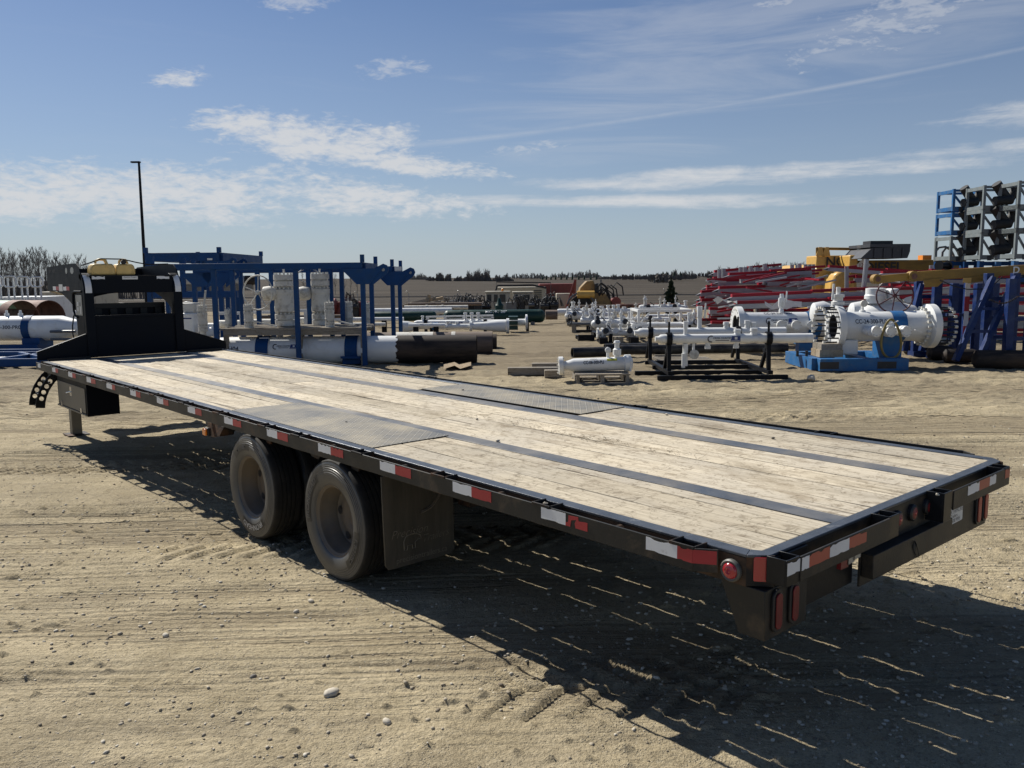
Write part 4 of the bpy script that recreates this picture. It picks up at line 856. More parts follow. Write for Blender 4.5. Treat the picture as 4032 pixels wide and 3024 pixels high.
# ---- blue lifting frames
def lift_frame(label, u0, u1, v0, v1, zt, posts_n, posts_f, s=.085, lugs=(), zfoot=0.0, beam=.125, stubs=True, mat=LB):
    t = Thing('lifting_frame', label, 'frame', ((u0+u1)/2, (v0+v1)/2, zfoot))
    for v in (v0, v1): t.part('top_beam', MB().box((u0, v-s*.6, zt-beam), (u1, v+s*.6, zt)), mat, bevel=.006)
    for u in (u0, u1): t.part('end_beam', MB().box((u-s*.6, v0+s*.62, zt-beam), (u+s*.6, v1-s*.62, zt-.003)), mat)
    for v, L in ((v0, posts_n), (v1, posts_f)):
        for u in L: t.part('post', MB().box((u-s*.5, v-s*.5, zfoot), (u+s*.5, v+s*.5, zt-beam)), mat, bevel=.005)
        for u in (u0, u1) if stubs else (): t.part('stacking_stub', MB().box((u-s*.42, v-s*.42, zt-.002), (u+s*.42, v+s*.42, zt+.17)), mat)
    for (u, v) in lugs:
        pl = [(-.42, 0), (.42, 0), (.42, -.02), (.10, -.36), (-.10, -.36)]
        t.part('lug_gusset', MB().prism([(-.46, 0), (-.12, -.34), (.14, -.34), (.46, 0)], (u, v-s*.62, zt-beam), (1, 0, 0), (0, 0, 1), (0, -1, 0), .02), mat)
        e = [(.22, -.02)] + [(.46+.12*math.cos(a), -.02+.12*math.sin(a)) for a in (pi/2, pi/4, 0, -pi/4)] + [(.22, -.36)]
        ly = t.part('lifting_eye', MB().prism(e[::-1], (u, v-s*.3, zt-beam), (1, 0, 0), (0, 0, 1), (0, -1, 0), .035), mat); t.part('eye_hole', MB().lathe([(0, .035), (.002, .034)], (u+.46, v-s*.3-.036, zt-beam-.03), (0, -1, 0), 12, True, True), M['greyrim'], parent=ly)
    return t
vA, vA2, vB, vB2 = 18.45, 20.25, 21.1, 22.7
zt = uz(640, 568, vA)[1]; U = lambda x, v: uz(x, 600, v)[0]
lift_frame('nearest blue lifting frame, standing around the two big white valves', U(330, vA), U(783.5, vA), vA, vA2, zt, (U(462, vA), U(639, vA), U(783.5, vA)), (U(502, vA2), U(556, vA2), U(586, vA2), U(666, vA2), U(714, vA2), U(738, vA2), U(802, vA2)), .10, ((U(783.5, vA), vA),), beam=.13)
tt = lift_frame('second blue lifting frame just behind and right of the nearest one', U(420, vB), U(847.5, vB), vB, vB2, zt-.05, (U(419, vB), U(847.5, vB)), (U(520, vB2), U(700, vB2), U(863, vB2)), .10, ((U(847.5, vB), vB), (U(432, vB), vB), (U(470, vB), vB)), beam=.13)
tt.part('plate_label', MB().box((U(851, vB)+.03, vB-.07, zt-.16), (U(866, vB)+.03, vB-.062, zt-.06)), M['sign'])
vD, vD2 = 27.0, 31.5; zD = uz(400, 546, vD)[1]
t = lift_frame('tall blue double deck frame far behind the trailer rack, holding a white pipe', U(318, vD), U(476, vD), vD, vD2, zD, (U(322, vD), U(476, vD)), (U(360, vD2), U(490, vD2), U(513, vD2)), .14, ((U(476, vD), vD), (U(500, vD+1.4), vD+1.4)), beam=.26)
zm = uz(450, 636, vD)[1]; t.part('middle_beam', MB().box((U(330, vD), vD-.08, zm-.10), (U(512, vD), vD+.08, zm+.10)), LB); t.part('middle_beam', MB().box((U(330, vD2), vD2-.08, zm-.10), (U(512, vD2), vD2+.08, zm+.10)), LB)
for x in (395, 440, 445, 462): t.part('web_post', MB().box((U(x, vD)-.07, vD-.06, zm+.1), (U(x, vD)+.07, vD+.06, zD-.26)), LB)
t.part('placard', MB().box((U(319, vD), vD-.10, zD-.62), (U(329, vD), vD-.09, zD-.46)), M['sign']); t.part('placard', MB().box((U(452, vD), vD-.10, zD-.24), (U(463, vD), vD-.09, zD-.18)), M['sign'])
t = Thing('pipe_barrel', 'white pipe lettered TH04 up on the tall blue frame behind the rack', 'pipe', (U(440, 28), 28.2, zm+.1)); zz = uz(440, 606, 28.2)[1]
p = t.part('barrel', MB().lathe([(0, .15), (U(535, 28.2)-U(378, 28.2), .15)], (U(378, 28.2), 28.2, zz), (1, 0, 0), 24, True, True), M['whiteold']); t.part('timber', MB().box((U(398, 28.2), 28.1, zm+.1), (U(545, 28.2), 28.3, zz-.14)), M['lumber'])
t.part('end_coating', MB().lathe([(0, .153), (.35, .153), (.35, 0.01)], (U(530, 28.2), 28.2, zz), (1, 0, 0), 24), M['coat'], parent=p); t.text('TH04', .16, (U(394, 28.2), 28.2, zz), (1, 0, 0), (0, 0, 1), M['navy'], parent=p, wrap=(.15, .1), squeeze=.9)
# ---- plank platform over the barrel
vp0, vp1 = 18.62, 20.05; zp = uz(640, 711, vp0)[1]; a, b = U(477, vp0), U(781, vp0)
t = Thing('plank_platform', 'grey plank walkway at the foot of the big white valves', 'platform', ((a+b)/2, (vp0+vp1)/2, zp-.12))
t.part('fascia_board', MB().box((a, vp0-.02, zp-.13), (b, vp0+.02, zp-.015)), M['lumber']); t.part('fascia_board', MB().box((a, vp1-.02, zp-.13), (b, vp1+.02, zp-.015)), M['lumber'])
rg = random.Random(5)
for k in range(9):
    v = vp0+(k+.5)*(vp1-vp0)/9; t.part('plank', MB().box((a-.02+rg.random()*.06, v-.072, zp-.012), (b+rg.random()*.05, v+.072, zp+.02+rg.random()*.012), Matrix.Rotation(rg.uniform(-.006, .006), 4, 'Z')), M['lumber'])
for x in (480, 642, 779): t.part('leg', MB().box((U(x, vp0)-.05, vp0+.03, .0), (U(x, vp0)+.05, vp0+.12, zp-.02)), M['lumber'])
# ---- valves
NUT = nut_mesh(.021, .035); NUTS = nut_mesh(.013, .022)
def bolt_ring(t, c, r, n, me, mat, axis='Z', parent=None, name='bolt', ph=0):
    for i in range(n):
        a = 2*pi*i/n+ph
        if axis == 'Z': place(t, name, me, mat, (c[0]+r*math.cos(a), c[1]+r*math.sin(a), c[2]), (0, -pi/2, 0), parent)
        elif axis == 'X': place(t, name, me, mat, (c[0], c[1]+r*math.cos(a), c[2]+r*math.sin(a)), None, parent)
        else: place(t, name, me, mat, (c[0]+r*math.cos(a), c[1], c[2]+r*math.sin(a)), (0, 0, pi/2), parent)
def big_valve(label, x, ytop, ybot, v, r, group='big white valves in the blue frame', gear=False, mat='whiteold', studs=True):
    u, z1 = uz(x, ytop, v); z0 = uz(x, ybot, v)[1]; h = z1-z0; t = Thing('block_valve', label, 'valve', (u, v, z0), group=group); c = (u, v, z0); Mt = M[mat]
    t.part('lower_flange', MB().lathe([(-.12, r*.6), (0, r*.62), (0, r), (.10*h, r), (.10*h, r*.74), (.122*h, r*.74), (.122*h, r), (.215*h, r), (.215*h, r*.7), (.27*h, r*.7)], c, (0, 0, 1), 28, True), Mt, smooth=30)
    t.part('body', MB().lathe([(.268*h, r*.7), (.27*h, r*1.0), (.36*h, r*1.02), (.365*h, r*.98), (.60*h, r*.98), (.605*h, r*1.03), (.69*h, r*1.03), (.69*h, r*.7), (.75*h, r*.7)], c, (0, 0, 1), 28, True), Mt, smooth=30)
    t.part('upper_flange', MB().lathe([(.745*h, r*.85), (.75*h, r), (.845*h, r), (.845*h, r*.76), (.868*h, r*.76), (.868*h, r), (.97*h, r), (.972*h, .02)], c, (0, 0, 1), 28), Mt, smooth=30)
    n = max(8, int(14*min(1, r/.2)))
    me = NUT if r > .15 else NUTS
    bolt_ring(t, (u, v, z0+.225*h), r*.88, n, me, Mt); bolt_ring(t, (u, v, z0+.70*h), r*.92, n, me, Mt); bolt_ring(t, (u, v, z0+.972*h), r*.84, n, me, Mt)
    if studs: t.part('stem', MB().tube((u, v, z1-.05), (u, v, z1+.18*h*.5), r*.10, 8), Mt)
    return t, c, h
def handwheel(label, c, r, mat, nsp=5, tilt=(0, -1, 0), rim=.016, group=None):
    c = Vector(c); d = Vector(tilt).normalized(); ex = d.cross(Vector((0, 0, 1))).normalized(); ey = ex.cross(d)
    t = Thing('handwheel', label, 'handwheel', c, group=group)
    t.part('rim', MB().path([c+ex*(r*math.cos(2*pi*i/28))+ey*(r*math.sin(2*pi*i/28)) for i in range(28)], rim, 7, closed=True), M[mat], smooth=60)
    for i in range(nsp):
        a = 2*pi*i/nsp+.35; t.part('spoke', MB().tube(c, c+ex*(r*math.cos(a))+ey*(r*math.sin(a)), rim*.75, 6), M[mat])
    t.part('hub', MB().lathe([(-.03, .045), (.05, .045), (.06, .02)], c, d, 12, True, True), M[mat]); return t
t1, c1_, h1 = big_valve('left of the two big dirty white valves in the blue frame', 613, 590, 703, 19.3, .235)
t2, c2_, h2 = big_valve('right of the two big dirty white valves in the blue frame', 690.5, 588, 703, 19.9, .215)
for (t, c_, x0, x1, v) in ((t1, c1_, 568, 595, 19.2), (t2, c2_, 643, 668, 19.85)):
    a, b = P3(x0, 634, v), P3(x1, 634, v); t.part('gear_box', MB().lathe([(0, .10), (.02, .15), (.14, .17), (.26, .15), (b.x-a.x+.05, .09)], (a.x, v, a.z), (1, 0, 0), 18, True, True), M['whiteold'], smooth=50)
handwheel('white spoked handwheel on the left big valve', P3(557, 632, 19.0), .385, 'whiteold', 5, (-.35, -1, .05))
handwheel('half hidden white handwheel seen between the blue posts', P3(735-68, 612, 20.6), .36, 'whiteold', 5, (-.1, -1, 0))
handwheel('pale handwheel standing left of the blue posts, above a white tank', P3(405, 668, 19.9), .17, 'white', 4, (0, -1, .1))
for (x, y1, y0, v, r, lab) in ((436, 658, 716, 18.9, .105, 'small dirty white valve with a long lever, beside the trailer rack'), (536, 657, 709, 18.9, .105, 'small dirty white valve left of the big valves, on the walkway'), (711, 652, 707, 18.85, .105, 'small dirty white valve right of the big valves, on the walkway'),
        (766-14, 651, 700, 20.4, .10, 'small dirty white valve by the right end of the walkway'), (791, 654, 700, 21.6, .10, 'small dirty white valve between the right hand blue posts'), (493, 668, 712, 20.4, .09, 'small white valve behind the blue post left of the walkway')):
    t, c_, h = big_valve(lab, x, y1, y0, v, r, 'small valves on the barrels')
    if 'lever' in lab: t.part('lever', MB().bar(P3(438, 685, 18.75), P3(444, 627, 18.75), .04, .02, (0, 1, 0)), M['whiteold'])
    if x == 536: t.part('lever', MB().bar(P3(545, 693, 18.75), P3(598, 705, 18.75), .03, .03), M['whiteold'])
    if x == 711: t.part('lever', MB().bar(P3(725, 692, 18.75), P3(765, 702, 18.75), .03, .03), M['whiteold'])
for (x0, x1, y, v, d, lab) in ((394, 424, 705, 19.6, .62, None), (430, 462, 706, 19.7, .18, 'white pipe stub behind the small lever valve'), (432, 466, 717, 19.3, .22, 'lower white pipe stub behind the small lever valve')):
    if lab is None:
        u0, u1_ = U(x0, v), U(x1, v); z1 = uz(400, 675, v)[1]; t = Thing('white_tank', 'upright white tank with a small blue decal beside the trailer rack', 'tank', ((u0+u1_)/2, v, 0))
        t.part('shell', MB().box((u0, v-.3, .05), (u1_, v+.3, z1)), M['white'], bevel=.04); t.part('top_block', MB().box((u0+.02, v-.2, z1), (u1_-.02, v+.2, z1+.22)), M['whiteold'], bevel=.02); t.part('stripe', MB().box((u0+.03, v-.303, z1-.14), (u1_-.05, v-.301, z1-.11)), M['blueprint'])
    else: solo('pipe_stub', lab, 'pipe', MB().tube((U(x0, v), v, uz(x0, y, v)[1]), (U(x1, v), v, uz(x0, y, v)[1]), d/2, 20), M['white'])
# white low frame pieces behind the posts
for (x0, x1, y0, y1, v, lab) in ((460, 520, 674, 712, 23.5, 'low white pipe frame behind the left blue posts'), (520, 590, 672, 705, 24.2, 'low white pipe frame behind the white handwheel'), (636, 660, 668, 690, 24, 'white panel with a dark hole behind the big valves')):
    t = Thing('support_stand', lab, 'frame', (U((x0+x1)/2, v), v, 0)); za_ = uz(x0, y0, v)[1]; t.part('top_rail', MB().box((U(x0, v), v-.05, za_-.08), (U(x1, v), v+.05, za_)), M['white'])
    for x in (x0+2, x1-2): t.part('leg', MB().box((U(x, v)-.05, v-.05, 0), (U(x, v)+.05, v+.05, za_-.08)), M['white'])
    t.part('inner_pipe', MB().tube((U(x0, v), v+.3, za_-.35), (U(x1, v), v+.3, za_-.35), .11, 14), M['whiteold'])

# ---- left edge: barrel PR0, blue skid, railings, big pipes, flat blue frame
V = 22.0; zc = uz(60, 709, V)[1]; r = (uz(60, 683, V)[1]-uz(60, 736, V)[1])/2
t = Thing('pipe_barrel', 'white reducing barrel lettered 24-300-PR0 with a dark blue strap, left of the trailer rack', 'pipe', (U(60, V), V, 0))
a = U(-60, V); xs = [U(x, V)-a for x in (-60, 128, 152, 200)]
wb = t.part('barrel', MB().lathe([(0, r), (xs[1], r), (xs[2], r*.74), (xs[3], r*.70)], (a, V, zc), (1, 0, 0), 36, True, True), M['white'], smooth=40)
t.text('-24-300-PR0', .125, (U(22, V), V, zc), (1, 0, 0), (0, 0, 1), M['navy'], parent=wb, wrap=(r, .13), bold=.002, squeeze=1.12)
t.part('strap', MB().lathe([(-.10, r+.015), (.10, r+.015)], (U(59, V), V, zc), (1, 0, 0), 32), LB); t.part('pedestal', MB().box((U(53, V), V-.35, 0.02), (U(91, V), V+.3, zc-r*.75)), LB)
t.part('skid_beam', MB().box((U(10, V), V-.55, 0), (U(95, V), V-.40, .30)), LB); t.part('skid_beam', MB().box((U(32, V), V-1.0, 0), (U(120, V), V-.86, .22)), LB)
t.part('gauge', MB().lathe([(0, .055), (.05, .055), (.06, .03)], P3(163, 675, V), (0, -1, 0), 14, True, True), M['white']); t.part('gauge_stem', MB().tube(P3(163, 677, V), P3(163, 690, V), .02, 8), M['white'])
for x, y in ((8, 672), (38, 681)): t.part('top_fitting', MB().lathe([(0, .06), (.10, .06), (.10, .035), (.18, .03)], (U(x, V), V, zc+r-.03), (0, 0, 1), 12, False, True), M['white'])
for k in range(3): solo('stacked_pipe', 'thin pale pipe lying behind the left barrel, %s of three' % ('topmost', 'middle', 'lowest')[k], 'pipe', MB().tube((U(95, 21.5), 21.6, .62-.2*k), (U(150-8*k, 21.5), 21.6, .62-.2*k), .035, 8), M['greymetal'], group='thin pipes behind the left barrel')
for k, (x0, x1, xm, v, lab) in enumerate(((5, 61, 34, 30, 'open ended rusty pipe painted green, at the left edge'), (62, 119, 72, 31, 'open ended rust brown pipe right of the green one'))):
    zc = uz(60, 664, v)[1]; r = .62 if k == 0 else .62; a, b = U(x0, v), U(x1, v); y0 = uz(60, 649, v)[1]; zc = y0-r
    t = Thing('open_pipe', lab, 'pipe', ((a+b)/2, v, zc-r)); dx = Vector((1, -.55, 0)).normalized(); o_ = Vector((b-.30, v, zc))
    t.part('mouth_section', MB().lathe([(-.55, r), (0, r), (0, r-.02), (-1.2, r-.02)], o_, dx, 32), M['rustpipe']); t.part('body', MB().lathe([(-2.2, r), (-.55, r)], o_, dx, 32), M['greenlite' if k == 0 else 'rustpipe'])
for k in range(4):
    v = 33; x0 = -22+k*29; u0, u1_ = U(x0, v), U(x0+27, v); z1 = uz(40, 596+k, v)[1]; z0 = uz(40, 650, v)[1]; zm_ = uz(40, 620, v)[1]
    t = Thing('guard_railing', 'white tubular guard railing at the left edge, %s from the left' % ('first', 'second', 'third', 'fourth')[k], 'railing', ((u0+u1_)/2, v, z0), group='white railings at the left edge')
    pts = [(u0, v, zm_+.08), (u0, v, z1-.08), (u0+.08, v, z1), (u1_-.08, v, z1), (u1_, v, z1-.08), (u1_, v, zm_+.08), (u1_-.08, v, zm_), (u0+.08, v, zm_)]
    t.part('loop', MB().path(pts, .035, 6, closed=True), M['white'])
    for f_ in (.3, .75): t.part('post', MB().tube((u0+(u1_-u0)*f_, v+.03, z0), (u0+(u1_-u0)*f_, v+.03, z1-.05), .035, 6), M['white'])
    if k == 0: solo('white_deck_tank', 'long white platform tank under the railings at the left edge', 'tank', MB().box((U(-30, v), v+.1, z0-1.0), (U(83, v), v+2.4, z0+.15)), M['white'])
solo('white_container', 'white site container with vents behind the trailer gooseneck', 'container', MB().box((U(82, 40), 40, uz(100, 690, 40)[1]), (U(200, 40), 42.5, uz(150, 630, 40)[1])), M['cream'], bevel=.03)
v = 19.6; t = Thing('flat_blue_frame', 'flat blue tube frame over a pale sheet on the ground at the left edge', 'frame', (U(40, v), v, 0))
t.part('sheet', MB().add([(U(-20, 18.9), 18.9, .10), (U(95, 18.9), 18.9, .10), (U(100, 20.3), 20.3, .10), (U(-20, 20.3), 20.3, .10)], [(0, 1, 2, 3)]), M['bluefloor'])
for (p, q_) in (((-25, 18.6), (95, 18.6)), ((-25, 20.5), (95, 20.5)), ((-25, 18.7), (90, 20.4)), ((30, 20.4), (95, 18.7))):
    t.part('tube', MB().bar((U(p[0], p[1]), p[1], .12), (U(q_[0], q_[1]), q_[1], .12), .10, .17), LB)
# ---- lamp post
vL = 70; t = Thing('lamp_post', 'tall dark lamp post rising above the trailer rack', 'lamp post', (U(309, vL), vL, -1)); a = P3(310, 560, vL); b = P3(300, 351, vL)
t.part('pole', MB().tube((a.x+.05, vL, -1.0), b, .16, 10, .09), M['blackpaint']); t.part('lamp_head', MB().bar(b+Vector((.1, 0, .03)), b+Vector((-.62, 0, .03)), .3, .12), M['blackpaint'])

# ---- mid yard: green vessels, white piping left of the aisle
def vessel(label, x0, x1, yt, yb, v, mat, heads=(True, True), name='pressure_vessel', cat='vessel', zbase=None, frame_=None):
    z1, z0 = uz((x0+x1)/2, yt, v)[1], uz((x0+x1)/2, yb, v)[1]; r = (z1-z0)/2; zc = (z1+z0)/2; a, b = U(x0, v), U(x1, v)
    t = Thing(name, label, cat, ((a+b)/2, v, min(0, z0)) if zbase is None else ((a+b)/2, v, zbase)); L = b-a
    pr = ([(0, .01), (r*.15, r*.6), (r*.45, r*.92), (r*.8, r)] if heads[0] else [(0, r)]) + ([(L-r*.8, r), (L-r*.45, r*.92), (L-r*.15, r*.6), (L, .01)] if heads[1] else [(L, r)])
    p = t.part('shell', MB().lathe(pr, (a, v, zc), (1, 0, 0), 28, not heads[0], not heads[1]), mat, smooth=50)
    return t, p, a, b, r, zc
t, p, a, b, r, zc = vessel('long dark green vessel lettered MC191 20 across the middle of the yard', 956, 1178, 669, 697.5, 34.2, M['green'])
t.text("MC191 20''", .19, (U(1071, 34.2), 34.2, zc), (1, 0, 0), (0, 0, 1), M['sign'], parent=p, wrap=(r, .80), squeeze=1.0, bold=.003)
for x in (997, 1139): t.part('ring', MB().lathe([(-.05, r+.012), (.05, r+.012)], (U(x, 34.2), 34.2, zc), (1, 0, 0), 28), M['green'])
for x in (985, 1150): t.part('stand', MB().box((U(x, 34.2)-.08, 33.9, 0), (U(x, 34.2)+.08, 34.5, zc-r*.8)), M['greymetal'])
t.part('dome', MB().lathe([(0, .18), (.2, .18), (.30, .10), (.5, .05)], (U(1078, 35.0), 35.0, zc+r-.05), (0, 0, 1), 14, False, True), M['green'])
t, p, a, b, r, zc = vessel('shorter dark green vessel seen between the blue posts', 800, 942, 672.7, 694, 33.0, M['green'])
solo('white_pipe', 'thin white pipe lying behind the green vessels', 'pipe', MB().tube((U(790, 36.5), 36.5, uz(900, 672, 36.5)[1]), (U(975, 36.5), 36.5, uz(900, 672, 36.5)[1]), .14, 14), M['white'])
solo('steel_pipe', 'grey steel pipe at the right end of the green vessel', 'pipe', MB().tube((U(1178, 35), 35, uz(1180, 680, 35)[1]), (U(1204, 35), 35, uz(1180, 680, 35)[1]), .20, 16), M['brown'])
def wpipe(label, segs, v, yc, fl=(), fit=(), legs=(), mat='white', bolts=0, name='pipe_assembly', strap=()):
    """white pipe assembly: segs = [(x, diameter_px)], flanges, top fittings, legs; one thing"""
    k = v/1819; zc = uz(segs[0][0], yc, v)[1]; a = U(segs[0][0], v); t = Thing(name, label, 'pipe', ((a+U(segs[-1][0], v))/2, v, 0))
    p = t.part('barrel', MB().lathe([(U(x, v)-a, d*k/2) for x, d in segs], (a, v, zc), (1, 0, 0), 22, True, True), M[mat], smooth=40)
    for (x, d, w_) in fl:
        f = t.part('flange', MB().lathe([(-w_*k/2, d*k*.3), (-w_*k/2, d*k/2), (w_*k/2, d*k/2), (w_*k/2, d*k*.3)], (U(x, v), v, zc), (1, 0, 0), 24, True, True), M[mat])
        if bolts: bolt_ring(t, (U(x, v)-w_*k/2-.02, v, zc), d*k*.42, bolts, NUTS, M['dark'], 'X', f)
    for (x, h, d) in fit:
        t.part('top_fitting', MB().lathe([(0, d*k*.8), (h*k*.25, d*k*.65), (h*k*.3, d*k*.45), (h*k*.85, d*k*.45), (h*k*.85, d*k*.6), (h*k, d*k*.55)], (U(x, v), v, zc), (0, 0, 1), 12, False, True), M[mat], smooth=40)
    for x in legs: t.part('leg', MB().box((U(x, v)-.05, v-.08, 0), (U(x, v)+.05, v+.08, zc)), M['blackpaint' if mat == 'white' else 'greymetal'])
    for x in strap: t.part('strap', MB().lathe([(-.06, segs[1][1]*k/2+.02), (.06, segs[1][1]*k/2+.02)], (U(x, v), v, zc), (1, 0, 0), 22), M['blackpaint'])
    return t, p, zc
t, p, zc = wpipe('slim white pipe with three upright valves and a small blue decal, before the green vessel', [(893, 8), (900, 12.5), (1101, 12.5), (1103, 15), (1133, 15), (1136, 30), (1139.5, 30)], 30.0, 698, [(1136.5, 34, 4)], [(1004, 22, 7), (1018, 22, 7), (1032, 22, 7), (911, 16, 6)], (918, 1047, 1139), strap=(918, 1047))
decal(t, U(985, 30), zc+.0, 30-12.5*30/1819/2, .42, p)
t, p, zc = wpipe('white pipe with a bolted flange pair and blue band, left of the aisle', [(862, 26), (878, 24), (905, 11), (1012, 11), (1024, 16), (1052, 20), (1075, 26), (1092, 27)], 28.2, 706, [(1016, 22, 5), (1096, 33, 6)], [(966, 12, 9), (985, 10, 7)], (930, 1047), bolts=8)
t.part('blue_band', MB().lathe([(0, .13), (.20, .13)], (U(932, 28.2), 28.2, zc), (1, 0, 0), 20), M['bluebright'])
t = Thing('support_stand', 'long low white box frame behind the slim white pipe', 'frame', (U(990, 31.5), 31.5, 0))
for z in (684, 691): t.part('rail', MB().bar((U(918, 31.5), 31.5, uz(990, z, 31.5)[1]), (U(1065, 31.5), 31.5, uz(990, z-2, 31.5)[1]), .10, .06), M['white'])
for x in (922, 960, 1000, 1040, 1063): t.part('post', MB().box((U(x, 31.5)-.05, 31.45, .1), (U(x, 31.5)+.05, 31.55, uz(990, 685, 31.5)[1])), M['white'])
for k in range(3): solo('rack_bar', 'dark green bundle bar under the white flange by the aisle, %s of three' % ('top', 'middle', 'bottom')[k], 'bar', MB().box((U(1098, 29.5), 29.2, .10+.17*k), (U(1118, 29.5), 29.8, .22+.17*k)), M['green'])
# ---- middle of the yard, right of the aisle
M['rubble'] = paint('brown_bundle', (.14, .10, .07), .7, var=.3)
rows_ = [  # label, segs, v, yc, flanges, fittings, legs
 ('farthest long white header right of the green vessel', [(1204, 12), (1208, 14), (1420, 14), (1425, 10)], 36.0, 674, [], [(1238, 22, 8), (1246, 12, 4), (1314, 14, 7), (1326, 14, 7), (1336, 15, 7), (1349, 10, 8)], (1230, 1330)),
 ('white dome ended vessel with dark valve wheels, left in the white piping', [(1220, 4), (1224, 14), (1230, 19), (1268, 19), (1275, 14), (1290, 18), (1330, 12)], 33.0, 682, [], [(1236, 20, 6), (1262, 18, 6), (1300, 20, 8)], (1245, 1300)),
 ('stepped white piping run with several upright spools', [(1254, 8), (1258, 15), (1330, 15), (1335, 11), (1450, 11)], 30.0, 692, [], [(1276, 18, 7), (1317, 24, 7), (1330, 18, 6), (1360, 18, 6), (1424, 18, 6)], (1270, 1400)),
 ('stained white vessel nearest the aisle in the white piping', [(1277, 4), (1279, 12), (1285, 19.5), (1352, 19.5), (1354, 14), (1372, 12)], 27.0, 700, [], [(1320, 14, 8), (1349, 14, 7)], (1306, 1326)),
 ('white pipe with a big end flange behind the white box frame', [(1352, 22), (1356, 26), (1390, 26), (1392, 13), (1500, 13), (1505, 17)], 27.5, 711, [(1354, 30, 4)], [(1420, 16, 7), (1455, 14, 6)], (1380, 1480)),
 ('low white pipe spool with a pair of end flanges', [(1290, 20), (1293, 12), (1372, 12), (1380, 9)], 24.6, 720, [(1292, 24, 4), (1301, 24, 4)], [(1345, 10, 6)], (1320,)),
 ('white header with three upright valves just before the red pile', [(1381, 12), (1385, 15), (1468, 15), (1480, 12)], 34.0, 666, [(1466, 22, 4)], [(1446, 12, 6), (1463, 12, 6), (1482, 16, 8)], (1400, 1460)),
 ('white pipe ending in an elbow beside the red pile', [(1400, 11), (1500, 11), (1506, 14)], 25.5, 702, [], [(1440, 12, 6), (1490, 26, 8)], (1490,)),
]
for lab, segs, v, yc, fl, fit, legs in rows_:
    t, p, zc = wpipe(lab, segs, v, yc, fl, fit, legs, bolts=6 if fl else 0)
    rg = random.Random(yc)
    for k in range(3):
        x = segs[1][0]+(segs[-1][0]-segs[1][0])*(.15+.3*k); c = Vector((U(x, v), v-segs[1][1]*v/1819*.5, zc+.05))
        t.part('side_valve', MB().lathe([(0, .05), (.10, .05), (.10, .09), (.14, .09)], c, (rg.uniform(-.4, .4), -1, .3), 10, True, True), M['white' if k % 2 else 'dark'])
    for k in range(6):
        x = segs[1][0]+(segs[-2][0]-segs[1][0])*rg.random(); hh = rg.uniform(.16, .42); d_ = rg.uniform(.03, .06)
        t.part('spool', MB().lathe([(0, d_*1.5), (.05, d_*1.3), (.05, d_*.8), (hh*.6, d_*.8), (hh*.6, d_*1.4), (hh*.75, d_*1.4), (hh*.75, d_*.5), (hh, d_*.5)], (U(x, v), v-rg.uniform(0, .1), zc+segs[1][1]*v/1819*.4), (0, 0, 1), 10, False, True), M['white' if k % 3 else 'whiteold'], smooth=40)
    for k in range(3):
        x = segs[1][0]+(segs[-1][0]-segs[1][0])*(.1+.38*k); t.part('sleeper', MB().box((U(x, v)-.12, v-.45, 0), (U(x, v)+.12, v+.45, .16)), M['lumber' if k % 2 else 'blackpaint'])
    t.part('valve_lever', MB().bar((U(segs[1][0]+18, v), v-.2, zc+.25), (U(segs[1][0]+27, v), v-.2, zc+.12), .03, .03), M['dark'])
def box_frame(label, x0, x1, yt, yb, v, dv, s=.075, mat='white'):
    t = Thing('support_stand', label, 'frame', (U((x0+x1)/2, v), v+dv/2, uz(x0, yb, v)[1])); a, b = U(x0, v), U(x1, v); z1, z0 = uz(x0, yt, v)[1], uz(x0, yb, v)[1]
    for vv in (v, v+dv):
        t.part('rail', MB().box((a, vv-s/2, z1-s), (b, vv+s/2, z1)), M[mat])
        for u in (a+s/2, b-s/2): t.part('post', MB().box((u-s/2, vv-s/2, z0), (u+s/2, vv+s/2, z1-s)), M[mat])
        for sg, u in ((1, a+s/2), (-1, b-s/2)): t.part('brace', MB().bar((u, vv, z1-.5), (u+sg*.35, vv, z1-s), s*.6, s*.6, (0, 1, 0)), M[mat])
    for u in (a+s/2, b-s/2): t.part('rail', MB().box((u-s/2, v+s/2, z1-s), (u+s/2, v+dv-s/2, z1)), M[mat])
box_frame('upper white box frame standing over the white piping', 1378, 1496, 669, 705, 26.6, 1.6)
box_frame('lower white box frame in front of the upper one', 1366, 1488, 700, 740, 24.9, 1.0)
for k in range(2): solo('small_skid', 'small black slatted skid beside the aisle, %s of two' % ('upper', 'lower')[k], 'skid', MB().box((U(1244-k*0, 26.2), 26.0-.8*k, .0), (U(1278, 26.2), 26.4-.8*k, .10)).box((U(1244, 26.2), 26.05-.8*k, .2-.1*k), (U(1278, 26.2), 26.1-.8*k, .28-.1*k)), M['blackpaint'])
handwheel('black valve wheel seen edge on beside the stained vessel', P3(1231, 690, 27.4), .16, 'blackpaint', 4, (-1, -.35, 0))
handwheel('black valve wheel above the far header', P3(1292, 672, 32), .14, 'blackpaint', 4, (-.5, -1, .2))
